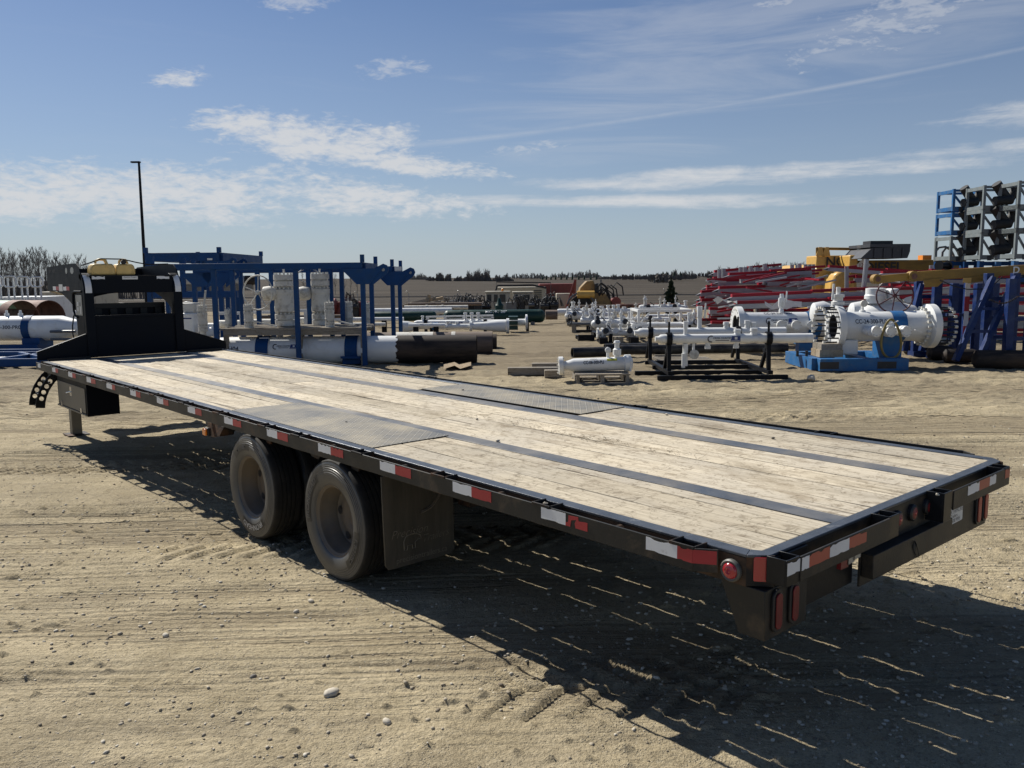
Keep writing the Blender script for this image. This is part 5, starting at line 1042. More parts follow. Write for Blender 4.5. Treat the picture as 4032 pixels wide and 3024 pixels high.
# ---- black plastic pipes
for (x0, x1, yc, d, v, lab, dz) in ((1236, 1312, 762, 22, 19.4, 'short black plastic pipe with an open left end beside the aisle', 0), (1306, 1420, 752, 19, 19.9, 'black plastic pipe lying behind the small pallet pipe', 0), (1340, 1700, 756, 21, 19.0, 'longest black plastic pipe behind the black stand', 0)):
    a, b = P3(x0, yc, v), P3(x1, yc-4, v+.2); r = d*v/1819/2; b.z = a.z = max(r+.02, a.z)
    solo('plastic_pipe', lab, 'pipe', MB().lathe([(.6, r-.02), (0, r-.02), (0, r), ((b-a).length, r)], a, b-a, 24, False, True), M['poly'])
for k, (x0, x1, y, v) in enumerate(((1424, 1546, 782, 17.9), (1424, 1506, 764, 18.6))):
    t = Thing('pallet', 'grey wooden pallet under the long black pipe, %s of two' % ('nearer', 'farther')[k], 'pallet', (U((x0+x1)/2, v), v, 0)); a, b = U(x0, v), U(x1, v)
    for j in range(4): t.part('slat', MB().box((a, v+.22*j, .11), (b, v+.22*j+.12, .13)), M['lumber'])
    for u in (a+.08, (a+b)/2, b-.08): t.part('stringer', MB().box((u-.05, v, .0), (u+.05, v+.8, .11)), M['lumber'])
# ---- small barrel on a pallet
v = 15.35; zc = uz(1300, 789.5, v)[1]; k = v/1819; t = Thing('pipe_barrel', 'small white barrel lettered CC-06-300-PLI lying on a wooden pallet', 'pipe', (U(1290, v), v, .13)); a = U(1207, v)
r = 14.6*k; L = lambda x: U(x, v)-a; tilt = Vector((1, 0, .03)).normalized()
p = t.part('barrel', MB().lathe([(L(1216), r*.66), (L(1222), r*.66), (L(1228), r*.75), (L(1239), r), (L(1355), r)], (a, v, zc), tilt, 30, True), M['white'], smooth=50)
fl_ = t.part('flange', MB().lathe([(0, r*.4), (0, 20*k), (9*k, 20*k), (9*k, r*.6)], (a, v, zc), tilt, 28, True), M['white'])
bolt_ring(t, (a+9*k, v, zc), 16.5*k, 10, NUTS, M['dark'], 'X', fl_, 'stud_bolt'); bolt_ring(t, (a-.03, v, zc), 16.5*k, 10, NUTS, M['white'], 'X', fl_, 'stud_bolt')
cl_ = t.part('closure', MB().lathe([(L(1349), r*1.0), (L(1351), r*1.28), (L(1357), r*1.3), (L(1363), r*1.15), (L(1368), r*.7), (L(1369), .01)], (a, v, zc), tilt, 26), M['white'], smooth=40)
t.part('closure_hinge', MB().box((U(1352, v), v-.06, zc+r*1.0), (U(1364, v), v+.06, zc+r*1.55)), M['white'], parent=cl_)
t.part('closure_bolt', MB().tube((U(1361, v), v-r*1.1, zc-r*.8), (U(1361, v)+.02, v-r*1.1, zc+.7*r), .02, 8), M['white'], parent=cl_)
t.text('CC-06-300-PLI', .085, (U(1282, v), v, zc+.03*(U(1282, v)-a)), (1, 0, .03), (0, 0, 1), M['navy'], parent=p, wrap=(r, .40), off=.006, squeeze=.72, bold=.002)
t.text('CSS2924', .035, (U(1282, v), v, zc+.03*(U(1282, v)-a)), (1, 0, .03), (0, 0, 1), M['navy'], parent=p, wrap=(r, .98), off=.006)
M['yellowlabel'] = paint('yellow_label', (.45, .46, .06), .5, var=.1)
ns = 5; vs = []
for i in range(ns+1):
    an = .55+.40*i/ns
    for x in (1311, 1333): vs.append((U(x, v), v-(r+.006)*math.cos(an), zc+.03*(U(x, v)-a)+(r+.006)*math.sin(an)))
t.part('yellow_label', MB().add(vs, [(2*i, 2*i+1, 2*i+3, 2*i+2) for i in range(ns)]), M['yellowlabel'], parent=p)
t.part('tall_valve', MB().lathe([(0, .05), (.06, .05), (.08, .075), (.18, .075), (.20, .045), (.30, .045), (.30, .065), (.34, .05)], (U(1334, v), v, zc+r*.93), (0, 0, 1), 14, False, True), M['white'], smooth=40)
t.part('gauge', MB().lathe([(0, .055), (.05, .055), (.06, .02)], (U(1314, v), v-.02, zc+r+.16), (0, -1, 0), 14, True, True), M['white']); t.part('gauge_stem', MB().tube((U(1314, v), v, zc+r*.9), (U(1314, v), v, zc+r+.12), .025, 8), M['white'])
pv = 14.95; t = Thing('pallet', 'pale wooden pallet under the small white barrel', 'pallet', (U(1304, pv), 15.4, 0)); a, b = U(1243, pv), U(1364, pv); ztop = uz(1300, 808, pv)[1]
for j in range(6): t.part('slat', MB().box((a, pv+.17*j, ztop-.025), (b, pv+.17*j+.11, ztop)), M['lumber'])
for j in (0, 2, 5): t.part('bottom_slat', MB().box((a, pv+.17*j, .0), (b, pv+.17*j+.11, .022)), M['lumber'])
for u in (a+.05, (a+b)/2, b-.05): t.part('stringer', MB().box((u-.03, pv+.005, .0222), (u+.03, pv+.95, ztop-.0252)), M['lumber'])
for k_, (x0, x1, y, v0, lab) in enumerate(((1095, 1208, 806, 16.4, 'nearer timber left of the small barrel'), (1148, 1208, 797, 17.2, 'farther timber left of the small barrel'), (1176, 1214, 815, 15.9, 'short timber block against the small barrel flange'))):
    solo('timber', 'grey squared '+lab, 'timber', MB().box((U(x0, v0), v0, 0), (U(x1, v0), v0+.18, .15)), M['lumber'], bevel=.01)
solo('scrap_board', 'short thin board lying loose on the aisle dirt', 'board', MB().box((U(1010, 22.5), 22.4, .0), (U(1060, 22.5), 22.55, .05)), M['lumber'])
solo('crumpled_sheet', 'crumpled pale plastic sheet lying on the dirt beside the black pipe end', 'plastic sheet', MB().add([(U(955+i*12, 17.6+.25*j), 17.6+.25*j, .01+.035*((i*7+j*5) % 3)) for j in range(4) for i in range(6)], [(j*6+i, j*6+i+1, j*6+i+7, j*6+i+6) for j in range(3) for i in range(5)]), M['lumbertan'])
# ---- black stand with two thin white pipes
vs0, vs1 = 15.75, 17.9
t = Thing('pipe_stand', 'black steel trestle stand carrying two slim white pipes', 'stand', (U(1545, 16.5), 16.6, 0)); BK = M['blackpaint']
xl, xr = U(1447, vs0), U(1664, vs0)
for v in (vs0-.25, vs0+.55): t.part('base_rail', MB().box((xl-.25 if v < vs0 else xl-.55, v-.04, .0), (xr+.3 if v < vs0 else xr+.05, v+.04, .08)), BK, bevel=.006)
for v in (vs0+1.2, vs1): t.part('base_rail', MB().box((xl-.1, v-.04, .04), (xr+.1, v+.04, .12)), BK, bevel=.006)
zpipe = uz(1600, 731, vs0)[1]; z2 = uz(1500, 718, vs1)[1]
for u in (xl, xr):
    t.part('sill', MB().box((u-.045, vs0-.2, .081), (u+.045, vs1+.05, .15)), BK)
    for vv, zt_ in ((vs0, zpipe), (vs1, z2)):
        t.part('upright', MB().bar((u, vv-.06, .15), (u, vv, zt_+.04), .07, .07, (1, 0, 0)), BK); t.part('brace', MB().bar((u, vv+.42, .15), (u, vv+.03, zt_-.12), .06, .06, (1, 0, 0)), BK)
        t.part('strut', MB().bar((u, vv, .5), (u, vv+.26, .5), .05, .05), BK); t.part('saddle', MB().lathe([(-.05, .125), (.05, .125)], (u, vv, zt_), (1, 0, 0), 16, True, True), BK); t.part('strap_bolt', MB().tube((u, vv, zt_+.1), (u, vv, zt_+.32), .022, 6), BK)
for (v, zc, x0, x1, lab, fits) in ((vs0, zpipe, 1417, 1759, 'nearer slim white pipe with a blue decal on the black stand', ((1483, 28, 7, 1), (1596, 10, 11, 1), (1632, 12, 12, 1), (1532, 12, 9, -1), (1594, 11, 9, -1))), (vs1, z2, 1372, 1700, 'farther slim white pipe on the black stand', ((1513, 46, 8, 1), (1571, 12, 9, 1), (1617, 15, 9, 1), (1630, 11, 9, 1)))):
    k = v/1819; r = 10.2*k; a = U(x0, v); t = Thing('slim_pipe', lab, 'pipe', ((a+U(x1, v))/2, v, zc-r), group='slim white pipes on the black stand')
    p = t.part('barrel', MB().lathe([(0, r*.55), (.06, r*.6), (.10, r*.95), (.16, r), (U(x1, v)-a, r), (U(x1, v)-a, r*.9)], (a, v, zc), (1, 0, 0), 24, True, True), M['white'], smooth=45)
    for x, h, d, sg in fits:
        t.part('fitting', MB().lathe([(r*.8, d*k*.75), (r+.03, d*k*.6), (r+h*k*.5, d*k*.6), (r+h*k*.5, d*k*.75), (r+h*k, d*k*.7)], (U(x, v), v, zc), (0, 0, sg), 12, False, True), M['white'], smooth=40)
    if v == vs0:
        decal(t, U(1564, v), zc, v-r, .62, p); t.part('gauge', MB().lathe([(0, .09), (.04, .09), (.05, .05)], (U(1501, v), v-.05, zc-r-.2), (0, -1, 0), 16, True, True), M['whiteold']); t.part('drain_leg', MB().tube((U(1483, v), v, zc-r), (U(1483, v), v, zc-r-.42), .05, 10), M['white'])
        t.part('drain_valve', MB().tube((U(1478, v), v-.05, zc-r-.18), (U(1478, v), v-.05, zc-r-.45), .035, 8), M['white']); t.part('gauge_pipe', MB().tube((U(1501, v), v, zc-r), (U(1501, v), v, zc-r-.14), .025, 8), M['white'])
    else: t.part('lever', MB().bar((U(1522, v), v-.08, zc+.30), (U(1524, v), v-.08, zc+.62), .03, .02), M['white'])
# ---- white vessel with blind side flanges, on the left of the pair at right
def skid(t, u0, u1, v0, v1, h, mat, ext=0):
    for v in (v0, v1): t.part('skid_beam', MB().box((u0, v-.09, 0), (u1, v+.09, h)), mat, bevel=.008)
    for u in (u0+.1, u1-.1, (u0+u1)/2): t.part('cross_beam', MB().box((u-.09, v0+.091, .02), (u+.09, v1-.091, h-.01)), mat)
v = 20.9; k = v/1819; zc = uz(1680, 701, v)[1]; r = .305; a = U(1590, v)
t = Thing('pipe_barrel', 'white barrel with three blind side flanges, a blue strap and an open left end', 'vessel', (U(1680, v), v, 0)); L = lambda x: U(x, v)-a
p = t.part('barrel', MB().lathe([(L(1606), r*1.12), (L(1612), r), (L(1800), r)], (a, v, zc), (1, 0, 0), 36, False, True), M['white'], smooth=40)
f = t.part('end_flange', MB().lathe([(.5, .24), (0, .24), (0, .455), (.14, .455), (.14, .36), (.22, .33)], (a, v, zc), (1, 0, 0), 40), M['white'], smooth=30); t.part('dark_bore', MB().lathe([(.02, .238), (.45, .238), (.45, .001)], (a, v, zc), (1, 0, 0), 32), M['dark'], parent=f)
bolt_ring(t, (a-.012, v, zc), .385, 20, NUT, M['rustpipe'], 'X', f, 'bolt_hole')
for x in (1680, 1712, 1746):
    u = U(x, v); zz = uz(x, 700.5, v)[1]; s_ = t.part('side_flange', MB().lathe([(0, .06), (.12, .06), (.12, .125), (.17, .125)], (u, v-r*.9, zz), (0, -1, 0), 24, True, True), M['white'], smooth=30)
    bolt_ring(t, (u, v-r*.9-.20, zz), .098, 8, NUTS, M['greymetal'], 'Y', s_)
t.part('strap', MB().lathe([(-.16, r+.012), (.16, r+.012)], (U(1756, v), v, zc), (1, 0, 0), 36), M['bluebright']); t.part('pedestal', MB().box((U(1728, v), v-.3, .2), (U(1762, v), v+.3, zc-r*.7)), M['bluebright'])
t.text('CC-24-300-PR01', .12, (U(1680, v), v, zc), (1, 0, 0), (0, 0, 1), M['navy'], parent=p, wrap=(r, 1.15), squeeze=.85, bold=.002, off=.006); decal(t, U(1683, v), zc+.10, v-r, .78, p, r, zc)
t.part('top_valve', MB().lathe([(0, .06), (.06, .06), (.10, .045), (.16, .08), (.36, .08), (.36, .05), (.46, .045)], (U(1690, v), v, zc+r*.97), (0, 0, 1), 14, False, True), M['white'], smooth=40); t.part('top_lever', MB().tube((U(1700, v), v, zc+r+.25), (U(1701, v), v, zc+r+.52), .018, 6), M['white'])
t.part('skid_beam', MB().box((U(1728, 20.4), 20.3, 0), (U(1800, 20.4), 20.55, .27)), M['bluebright'])
# ---- large white vessel on the blue skid
v = 17.45; k = v/1819; zc = uz(1880, 705, v)[1]; r = .305; aL, aR = U(1803, v), U(2012, v)
t = Thing('pipe_barrel', 'largest white barrel lettered CC-24-300-PL01 with ringed studs, on the bright blue skid', 'vessel', ((aL+aR)/2, v, 0))
p = t.part('barrel', MB().lathe([(.10, r*1.10), (.2, r), (aR-aL-.35, r), (aR-aL-.12, r*1.12), (aR-aL-.02, r*1.14)], (aL, v, zc), (1, 0, 0), 40), M['white'], smooth=40)
f = t.part('end_flange', MB().lathe([(.5, .25), (0, .25), (0, .455), (.13, .455), (.13, .35), (.2, .33)], (aL, v, zc), (1, 0, 0), 44), M['white'], smooth=30); t.part('dark_bore', MB().lathe([(.02, .248), (.45, .248), (.45, .001)], (aL, v, zc), (1, 0, 0), 32), M['dark'], parent=f)
STUD = MB().tube((0, 0, 0), (.30, 0, 0), .017, 6).mesh(); NUTL = nut_mesh(.032, .06)
for i in range(22):
    an = 2*pi*i/22; c = (aL-.28, v+.40*math.cos(an), zc+.40*math.sin(an)); place(t, 'stud', STUD, M['dark'], c, None, f); place(t, 'stud_nut', NUTL, M['whiteold'], (c[0]-.01, c[1], c[2]), None, f)
f2 = t.part('end_flange', MB().lathe([(-.13, .30), (-.06, .45), (.07, .455), (.07, .25)], (aR, v, zc), (1, 0, 0), 44), M['white'], smooth=30)
for i in range(22):
    an = 2*pi*i/22; c = (aR-.20, v+.38*math.cos(an), zc+.38*math.sin(an)); place(t, 'stud_nut', NUTL, M['white'], c, None, f2); place(t, 'stud', STUD, M['rustpipe'], (aR+.07, c[1], c[2]), None, f2); place(t, 'stud_nut', NUTL, M['whiteold'], (aR+.34, c[1], c[2]), None, f2)
for x in (1871, 1902, 1934):
    u = U(x, v); zz = uz(x, 712, v)[1]; s_ = t.part('side_valve', MB().lathe([(0, .07), (.10, .07), (.10, .10), (.16, .10), (.18, .075), (.24, .075), (.24, .115), (.30, .115), (.31, .09), (.33, .115), (.38, .115)], (u-.10, v-r*.85, zz), (.28, -1, 0), 22, True, True), M['white'], smooth=30)
    bolt_ring(t, (u+.0, v-r*.85-.40, zz), .088, 8, NUTS, M['greymetal'], 'Y', s_)
t.part('side_lever', MB().bar((U(1893, v), v-.6, uz(1893, 697, v)[1]), (U(1915, v), v-.62, uz(1915, 690, v)[1]), .04, .015), M['white']); t.part('side_lever', MB().bar((U(1952, v), v-.6, uz(1893, 709, v)[1]), (U(1967, v), v-.62, uz(1915, 714, v)[1]), .04, .015), M['white'])
t.part('strap', MB().lathe([(-.14, r+.014), (.14, r+.014)], (U(1937, v), v, zc), (1, 0, 0), 40), M['bluebright'])
t.part('pedestal', MB().box((U(1903, v), v-.26, .2), (U(1943, v), v+.26, zc-r*.6)), M['bluebright'])
t.text('CC-24-300-PL01', .13, (U(1876, v), v, zc), (1, 0, 0), (0, 0, 1), M['navy'], parent=p, wrap=(r, .38), squeeze=.78, bold=.002, off=.005)
tv = t.part('top_valve', MB().lathe([(0, .10), (.05, .10), (.05, .06), (.10, .06), (.10, .13), (.16, .13), (.17, .10), (.25, .10), (.25, .125), (.31, .125), (.31, .045), (.46, .045)], (U(1812, v), v, zc+r+.05), (0, 0, 1), 16, False, True), M['white'], smooth=30); t.part('top_lever', MB().tube((U(1796, v), v-.1, zc+r+.25), (U(1798, v), v-.1, zc+r+.58), .022, 6), M['white'], parent=tv)
t.part('gauge', MB().lathe([(0, .07), (.05, .07), (.055, .04)], (U(1865, v), v-.06, zc+r+.17), (0, -1, 0), 18, True, True), M['whiteold']); t.part('gauge_stem', MB().lathe([(0, .07), (.05, .06), (.06, .03), (.14, .03)], (U(1866, v), v, zc+r-.02), (0, 0, 1), 10), M['white'])
t.part('saddle_block', MB().box((U(1823, v)-.1, v-.28, .28), (U(1828, v)+.2, v+.26, zc-r*.85)), M['white'], bevel=.03)
ts = Thing('blue_skid', 'bright blue steel skid frame with fork pockets under the largest white barrel', 'skid', (U(1850, 17.2), 17.2, 0)); s0, s1 = 16.75, 18.4; ul, ur = U(1775, s0), U(1968, s0); BB = M['bluebright']
for vv in (s0, s1): ts.part('skid_beam', MB().box((ul if vv == s0 else ul-.1, vv-.10, 0), (ur, vv+.10, .25)), BB, bevel=.01)
for u in (ul+.0, (ul+ur)/2+.1, ur-.1): ts.part('cross_beam', MB().box((u-.10, s0+.1005, .0), (u+.10, s1-.1005, .245)), BB)
for x in (1795, 1920): ts.part('fork_pocket', MB().box((U(x, s0)-.19, s0-.1025, .05), (U(x, s0)+.19, s0-.1005, .19)), M['dark'])
for x in (1732, 1752): ts.part('anchor_bolt', MB().tube((U(x, 17.2)-.0, 17.3, .245), (U(x, 17.2), 17.3, .36), .03, 8), M['dark'])
tb_ = Thing('timber_block', 'squared timber blocks propping the ringed stud flange of the largest barrel', 'timber', (U(1800, 17.2), 17.3, .25))
for j in range(2): tb_.part('timber', MB().box((U(1777, 17)+.0, 17.0+.26*j, .252), (U(1812, 17)+.15, 17.24+.26*j, .40)), M['lumbertan']); tb_.part('timber', MB().box((U(1778, 17)+.02, 17.0+.26*j, .402), (U(1812, 17)+.13, 17.24+.26*j, .52)), M['lumber'])
solo('rubber_hose', 'coiled olive rubber hose hanging on the valves of the largest barrel', 'hose', MB().path([P3(1925+21*math.cos(a_*pi/12)+3*math.sin(a_*pi/6), 732+42*math.sin(a_*pi/12), 16.86+.02*math.sin(a_)) for a_ in range(24)], .026, 8, closed=True), M['hose'], smooth=60)
# valve with the maroon wheel behind
v = 19.4; t = Thing('ball_valve', 'big white valve block with a bonnet standing behind the largest barrel', 'valve', (U(1900, v), v, 0)); 
t.part('body', MB().lathe([(0, .2), (.15, .32), (.5, .40), (.9, .40), (1.25, .32), (1.4, .2)], (U(1858, v), v, uz(1900, 690, v)[1]), (1, 0, 0), 28, True, True), M['white'], smooth=50)
t.part('bonnet', MB().lathe([(0, .20), (.10, .20), (.10, .24), (.18, .24), (.20, .22), (.34, .22), (.35, .15)], (U(1893, v), v, uz(1893, 655, v)[1]), (0, 0, 1), 24, False, True), M['white'], smooth=30); t.part('gear_case', MB().box((U(1915, v), v-.25, uz(1900, 648, v)[1]), (U(1936, v), v+.1, uz(1900, 623, v)[1])), M['white'], bevel=.05)
for x in (1762, 1846): t.part('end_cap', MB().lathe([(0, .10), (.03, .20), (.25, .26), (.45, .20)], (U(x, v), v+.2, uz(x, 673, v)[1]), (1, 0, -.1), 18, True, True), M['white'], smooth=50)
handwheel('large maroon spoked handwheel behind the largest white barrel', P3(1933, 639, 18.9), .385, 'maroon', 7, (-.25, -1, .05))
# ---- pile of red capped rail sections
def rail_section(label, x0, y0, x1, y1, v, tip=True, hs=.20, wid=.18, yaw=0.0, red=True):
    """long pale panelled beam with a red cap and a pointed end at the left"""
    a, b = P3(x0, y0, v), P3(x1, y1, v+yaw); d = (b-a).normalized(); up = Vector((0, 0, 1)); side = Vector((0, 1, 0)); L = (b-a).length
    t = Thing('rail_section', label, 'rail section', (a+b)/2 - Vector((0, 0, hs)), group='red capped rail sections in the pile')
    o_ = a-up*hs; w = wid/2
    t.part('pale_body', MB().hexa([o_-side*w, o_+d*L-side*w, o_+d*L+side*w, o_+side*w, o_-side*w+up*hs*.62, o_+d*L-side*w+up*hs*.62, o_+d*L+side*w+up*hs*.62, o_+side*w+up*hs*.62]), M['galv'])
    if red:
        n_ = 2 if L > 2 else 1
        for k in range(n_):
            p = o_+up*hs*.63+d*(L*k/n_)+up*(.03*k); q_ = o_+up*hs*.63+d*(L*(k+1)/n_-.02)+up*(.03*k)
            t.part('red_cap', MB().hexa([p-side*w*1.05, q_-side*w*1.05, q_+side*w*1.05, p+side*w*1.05, p-side*w*1.05+up*hs*.42, q_-side*w*1.05+up*hs*.42, q_+side*w*1.05+up*hs*.42, p+side*w*1.05+up*hs*.42]), M['red'])
    if tip:
        m_ = o_-d*.22+up*hs*.25
        t.part('pointed_end', MB().add([o_-side*w, o_+side*w, o_+side*w+up*hs*.62, o_-side*w+up*hs*.62, m_], [(0, 1, 4), (1, 2, 4), (2, 3, 4), (3, 0, 4), (3, 2, 1, 0)]), M['galv'], smooth=0)
        t.part('end_hole', MB().add([o_-d*.06-side*(w+.004)+up*hs*.15, o_-d*.16-side*(w*.86+.004)+up*hs*.28, o_-d*.06-side*(w+.004)+up*hs*.45], [(0, 1, 2)]), M['dark'], smooth=0)
    return t
rg = random.Random(41)
named = [  # those one can single out
 ('top left red capped rail section of the pile, tilted up to the right', 1543, 584, 1688, 571, 29.0), ('second red capped rail section below the top left one', 1540, 599, 1600, 594, 28.6), ('third red capped rail section below the top left one', 1536, 613, 1590, 607, 28.2),
 ('longest red capped rail section across the middle of the pile', 1580, 636, 1925, 621, 23.6), ('red capped rail section directly under the longest one', 1587, 651, 1990, 639, 23.3), ('pale rail section with a pointed right end high in the pile', 1660, 603, 1780, 601, 25.4),
 ('topmost long red rail section left of the yellow tanks', 1640, 594, 1748, 583, 27.6), ('red rail section running up behind the yellow boom', 1790, 573, 2040, 591, 29.5), ('low red capped rail section behind the black stand', 1654, 719, 1760, 724, 22.2)]
for l, x0, y0, x1, y1, v in named: rail_section(l, x0, y0, x1, y1, v)
ORD = ('first', 'second', 'third', 'fourth', 'fifth', 'sixth', 'seventh', 'eighth', 'ninth', 'tenth', 'eleventh', 'twelfth', 'thirteenth', 'fourteenth', 'fifteenth', 'sixteenth', 'seventeenth', 'eighteenth', 'nineteenth', 'twentieth', 'twenty-first', 'twenty-second')
for k in range(20):      # left face of the pile, ends stepping out to the left lower down
    y = 616+k*6.0; x0 = 1512+rg.uniform(-6, 46)-(8 if k > 4 else 0)+(22 if k > 13 else 0); rail_section('red capped rail end, %s from the top at the left end of the pile' % ORD[k], x0, y, x0+rg.uniform(60, 150), y-rg.uniform(-4, 10), 26.6-.10*k+rg.uniform(0, 1.8), yaw=rg.uniform(-.3, 1.0), hs=rg.uniform(.13, .21), tip=rg.random() < .6)
for k in range(17):      # body of the pile, kept low before the yellow tanks
    y = 590+k*7.2; x0 = 1590+rg.uniform(-40, 60); x1 = min(x0+rg.uniform(120, 240), 1752 if y < 628 else 1900); rail_section('red capped rail section, %s from the top in the middle of the pile' % ORD[k], x0, y, x1, y-rg.uniform(2, 16), 26.0+rg.uniform(-.8, 2.0), yaw=rg.uniform(-.4, .8), hs=rg.uniform(.14, .22), tip=rg.random() < .6)
for k in range(18):      # right part behind the boom and the blue racks
    y = 586+k*9.0; x0 = 1850+rg.uniform(-12, 90) if y < 632 else 1800+rg.uniform(-30, 90); rail_section('red capped rail section, %s from the top behind the boom and the blue racks' % ORD[k], x0, y, x0+rg.uniform(200, 380), y+rg.uniform(-8, 6), 25.2+rg.uniform(-1, 2.2), yaw=rg.uniform(-.2, .8), hs=rg.uniform(.15, .22), tip=rg.random() < .6)
for k in range(8):
    y = 650+k*12; rail_section('pale and red rail section, %s from the top seen through the rightmost blue racks' % ORD[k], 2010+rg.uniform(-20, 20), y, 2240, y+rg.uniform(-4, 4), 24.4+rg.uniform(0, 1.5))
for k, (x0, x1, y) in enumerate(((1740, 1782, 577), (1740, 1775, 585), (1735, 1768, 592), (1742, 1775, 612), (1825, 1850, 577), (1830, 1852, 597), (1836, 1855, 609))):
    solo('red_bar', 'short red bar poking out before the yellow tanks, %s' % ORD[k], 'bar', MB().bar(P3(x0, y+1, 27), P3(x1, y-2, 27), .10, .07), M['red'], group='red bars before the yellow tanks')
PX = (1563, 1554, 1600, 1609, 1622, 1634, 1652, 1711, 1727, 1722, 1740, 1749, 1757, 1829, 2012, 1868)
for k, (x, y1, y0, v) in enumerate(((1563, 580, 630, 27.5), (1554, 582, 628, 28.2), (1600, 577, 613, 28), (1609, 577, 612, 28.3), (1622, 575, 613, 27.8), (1634, 577, 612, 28.6), (1652, 570, 630, 26), (1711, 572, 605, 28), (1727, 569, 625, 26), (1722, 572, 606, 28.6), (1740, 571, 605, 29), (1749, 571, 605, 29.2), (1757, 571, 605, 28.8), (1829, 575, 640, 27), (2012, 573, 640, 26), (1868, 560, 640, 23.8))):
    a, b = P3(x-(4 if k == 15 else 0), y0, v), P3(x+(4 if k == 15 else 0), y1, v); solo('upright_pole', 'grey pole standing in the pile, %s in order from the left' % ORD[sorted(range(16), key=lambda i: PX[i]).index(k)], 'pole', MB().tube(a, b, .065, 10), M['pole'], group='grey poles in the pile')
t = Thing('lattice_conveyor', 'pale lattice panel leaning low across the foot of the pile', 'lattice panel', P3(1760, 668, 22.6))
a, b = P3(1745, 664, 22.4), P3(1925, 650, 22.4)
for dz in (0, -.16): t.part('chord', MB().bar(a+Vector((0, 0, dz)), b+Vector((0, 0, dz)), .08, .05), M['galv'])
for k in range(9): p = a.lerp(b, k/8.5); t.part('lattice_bar', MB().bar(p+Vector((0, 0, -.15)), p+Vector((.14, 0, 0)), .05, .03, (0, 1, 0)), M['galv'])
solo('tarp_bundle', 'pale tarpaulin bundle draped among the red rails', 'tarp', MB().add([(U(1662+3*math.sin(i*2.1)+j*9, 25.2), 25.2-.1*(i % 2), uz(1670, 668+i*8.5-j*3*(i == 0), 25.2)[1]) for i in range(5) for j in range(4)], [(i*4+j, i*4+j+1, i*4+j+5, i*4+j+4) for i in range(4) for j in range(3)]), M['tarp'])
for k in range(64):      # thin loose bars jutting at all angles
    x = rg.uniform(1510, 1740) if k < 44 else rg.uniform(1850, 2040); y = rg.uniform(600, 690); L_ = rg.uniform(25, 90); p = P3(x, y, 23.8+rg.uniform(0, 1.5)); q_ = P3(x+L_, y-L_*rg.uniform(-.18, .32), 23.6+rg.uniform(-.3, 2.0)); red_ = rg.random() < .6
    solo('loose_bar', 'thin red bar jutting at an angle out of the pile' if red_ else 'thin pale bar jutting at an angle out of the pile', 'bar', MB().bar(p, q_, .05, .045), M['red' if red_ else 'galv'], group='loose red bars in the pile' if red_ else 'loose pale bars in the pile')
for k, (x, y, s_) in enumerate(((1690, 664, .9), (1600, 698, .6), (1565, 652, .6), (1968, 690, .8), (1940, 650, .6))):
    c = P3(x, y, 23.0); b = MB(); rr = random.Random(k); n = 5
    b.add([(c.x+s_*(i/n-.5)*1.1, c.y-.1*rr.random(), c.z+s_*.14*rr.uniform(-1, 1)+.12*s_*j) for j in range(2) for i in range(n+1)], [(i, i+1, n+2+i, n+1+i) for i in range(n)]); solo('loose_sheet', 'torn white sheet caught in the red and white pile', 'sheet', b, M['tarp'], group='torn white sheets in the pile')
# ---- yellow fuel tanks
v = 34.0
t = Thing('fuel_tank', 'yellow domed fuel tank with lifting lugs and a top rail behind the pile', 'tank', (U(1790, v), v, 0)); YE = M['yellow']
def dome(cx, w, ytop, v, depth):
    u0, u1_ = U(cx-w/2, v), U(cx+w/2, v); zt_ = uz(cx, ytop, v)[1]; b = MB(); n = 9; prof = [(-1, 0), (-1, .55), (-.93, .75), (-.75, .90), (-.45, .985), (0, 1), (.45, .985), (.75, .90), (.93, .75), (1, .55), (1, 0)]
    return MB().prism([((u0+u1_)/2+x*(u1_-u0)/2, zt_*z) for x, z in prof][::-1], (0, v, 0), (1, 0, 0), (0, 0, 1), (0, 1, 0), depth)
t.part('shell', dome(1779, 48, 570, v, 5.0), YE, smooth=70, bevel=.15); t.part('top_box', MB().box((U(1762, v), v-.02, uz(1770, 572, v)[1]-.1), (U(1850, v), v+1.2, uz(1770, 552, v)[1])), YE, bevel=.05)
for x in (1768, 1782):
    t.part('lug', MB().prism([(-.16, 0), (.16, 0), (.08, .35), (-.05, .35)], (U(x, v), v-.03, uz(x, 553, v)[1]), (1, 0, 0), (0, 0, 1), (0, -1, 0), .04), YE); t.part('rail_post', MB().tube(P3(x-4, 553, v), P3(x-4, 535, v), .035, 6), M['boom'])
t.part('top_rail', MB().tube(P3(1764, 537, v), P3(1850, 538, v), .055, 8), M['boom']); t.text('NO', .52, P3(1806, 566, v-.05), (1, 0, 0), (0, 0, 1), M['ink'], off=.02, bold=.012)
t = Thing('fuel_tank', 'yellow domed fuel tank lettered DIESEL with a white placard, right of the other', 'tank', (U(1870, v-1), v-1, 0)); v = 33.0
t.part('shell', dome(1826, 60, 583, v, 5.0), YE, smooth=70, bevel=.15); t.part('top_box', MB().box((U(1836, v), v-.05, 1.6), (U(2085, v), v+2.2, uz(1900, 562, v)[1])), M['boom'], bevel=.04)
t.part('front_box', MB().box((U(1832, v), v-.10, uz(1850, 583, v)[1]), (U(1850, v), v+1.6, uz(1850, 551, v)[1])), YE, bevel=.05); t.text('DIESEL', .50, P3(1908, 578, v-.07), (1, 0, 0), (0, 0, 1), M['ink'], off=.02, bold=.012); t.text('FLAMMABLE', .30, P3(1990, 572, v-.07), (1, 0, 0), (0, 0, 1), M['ink'], off=.02) if 0 else None
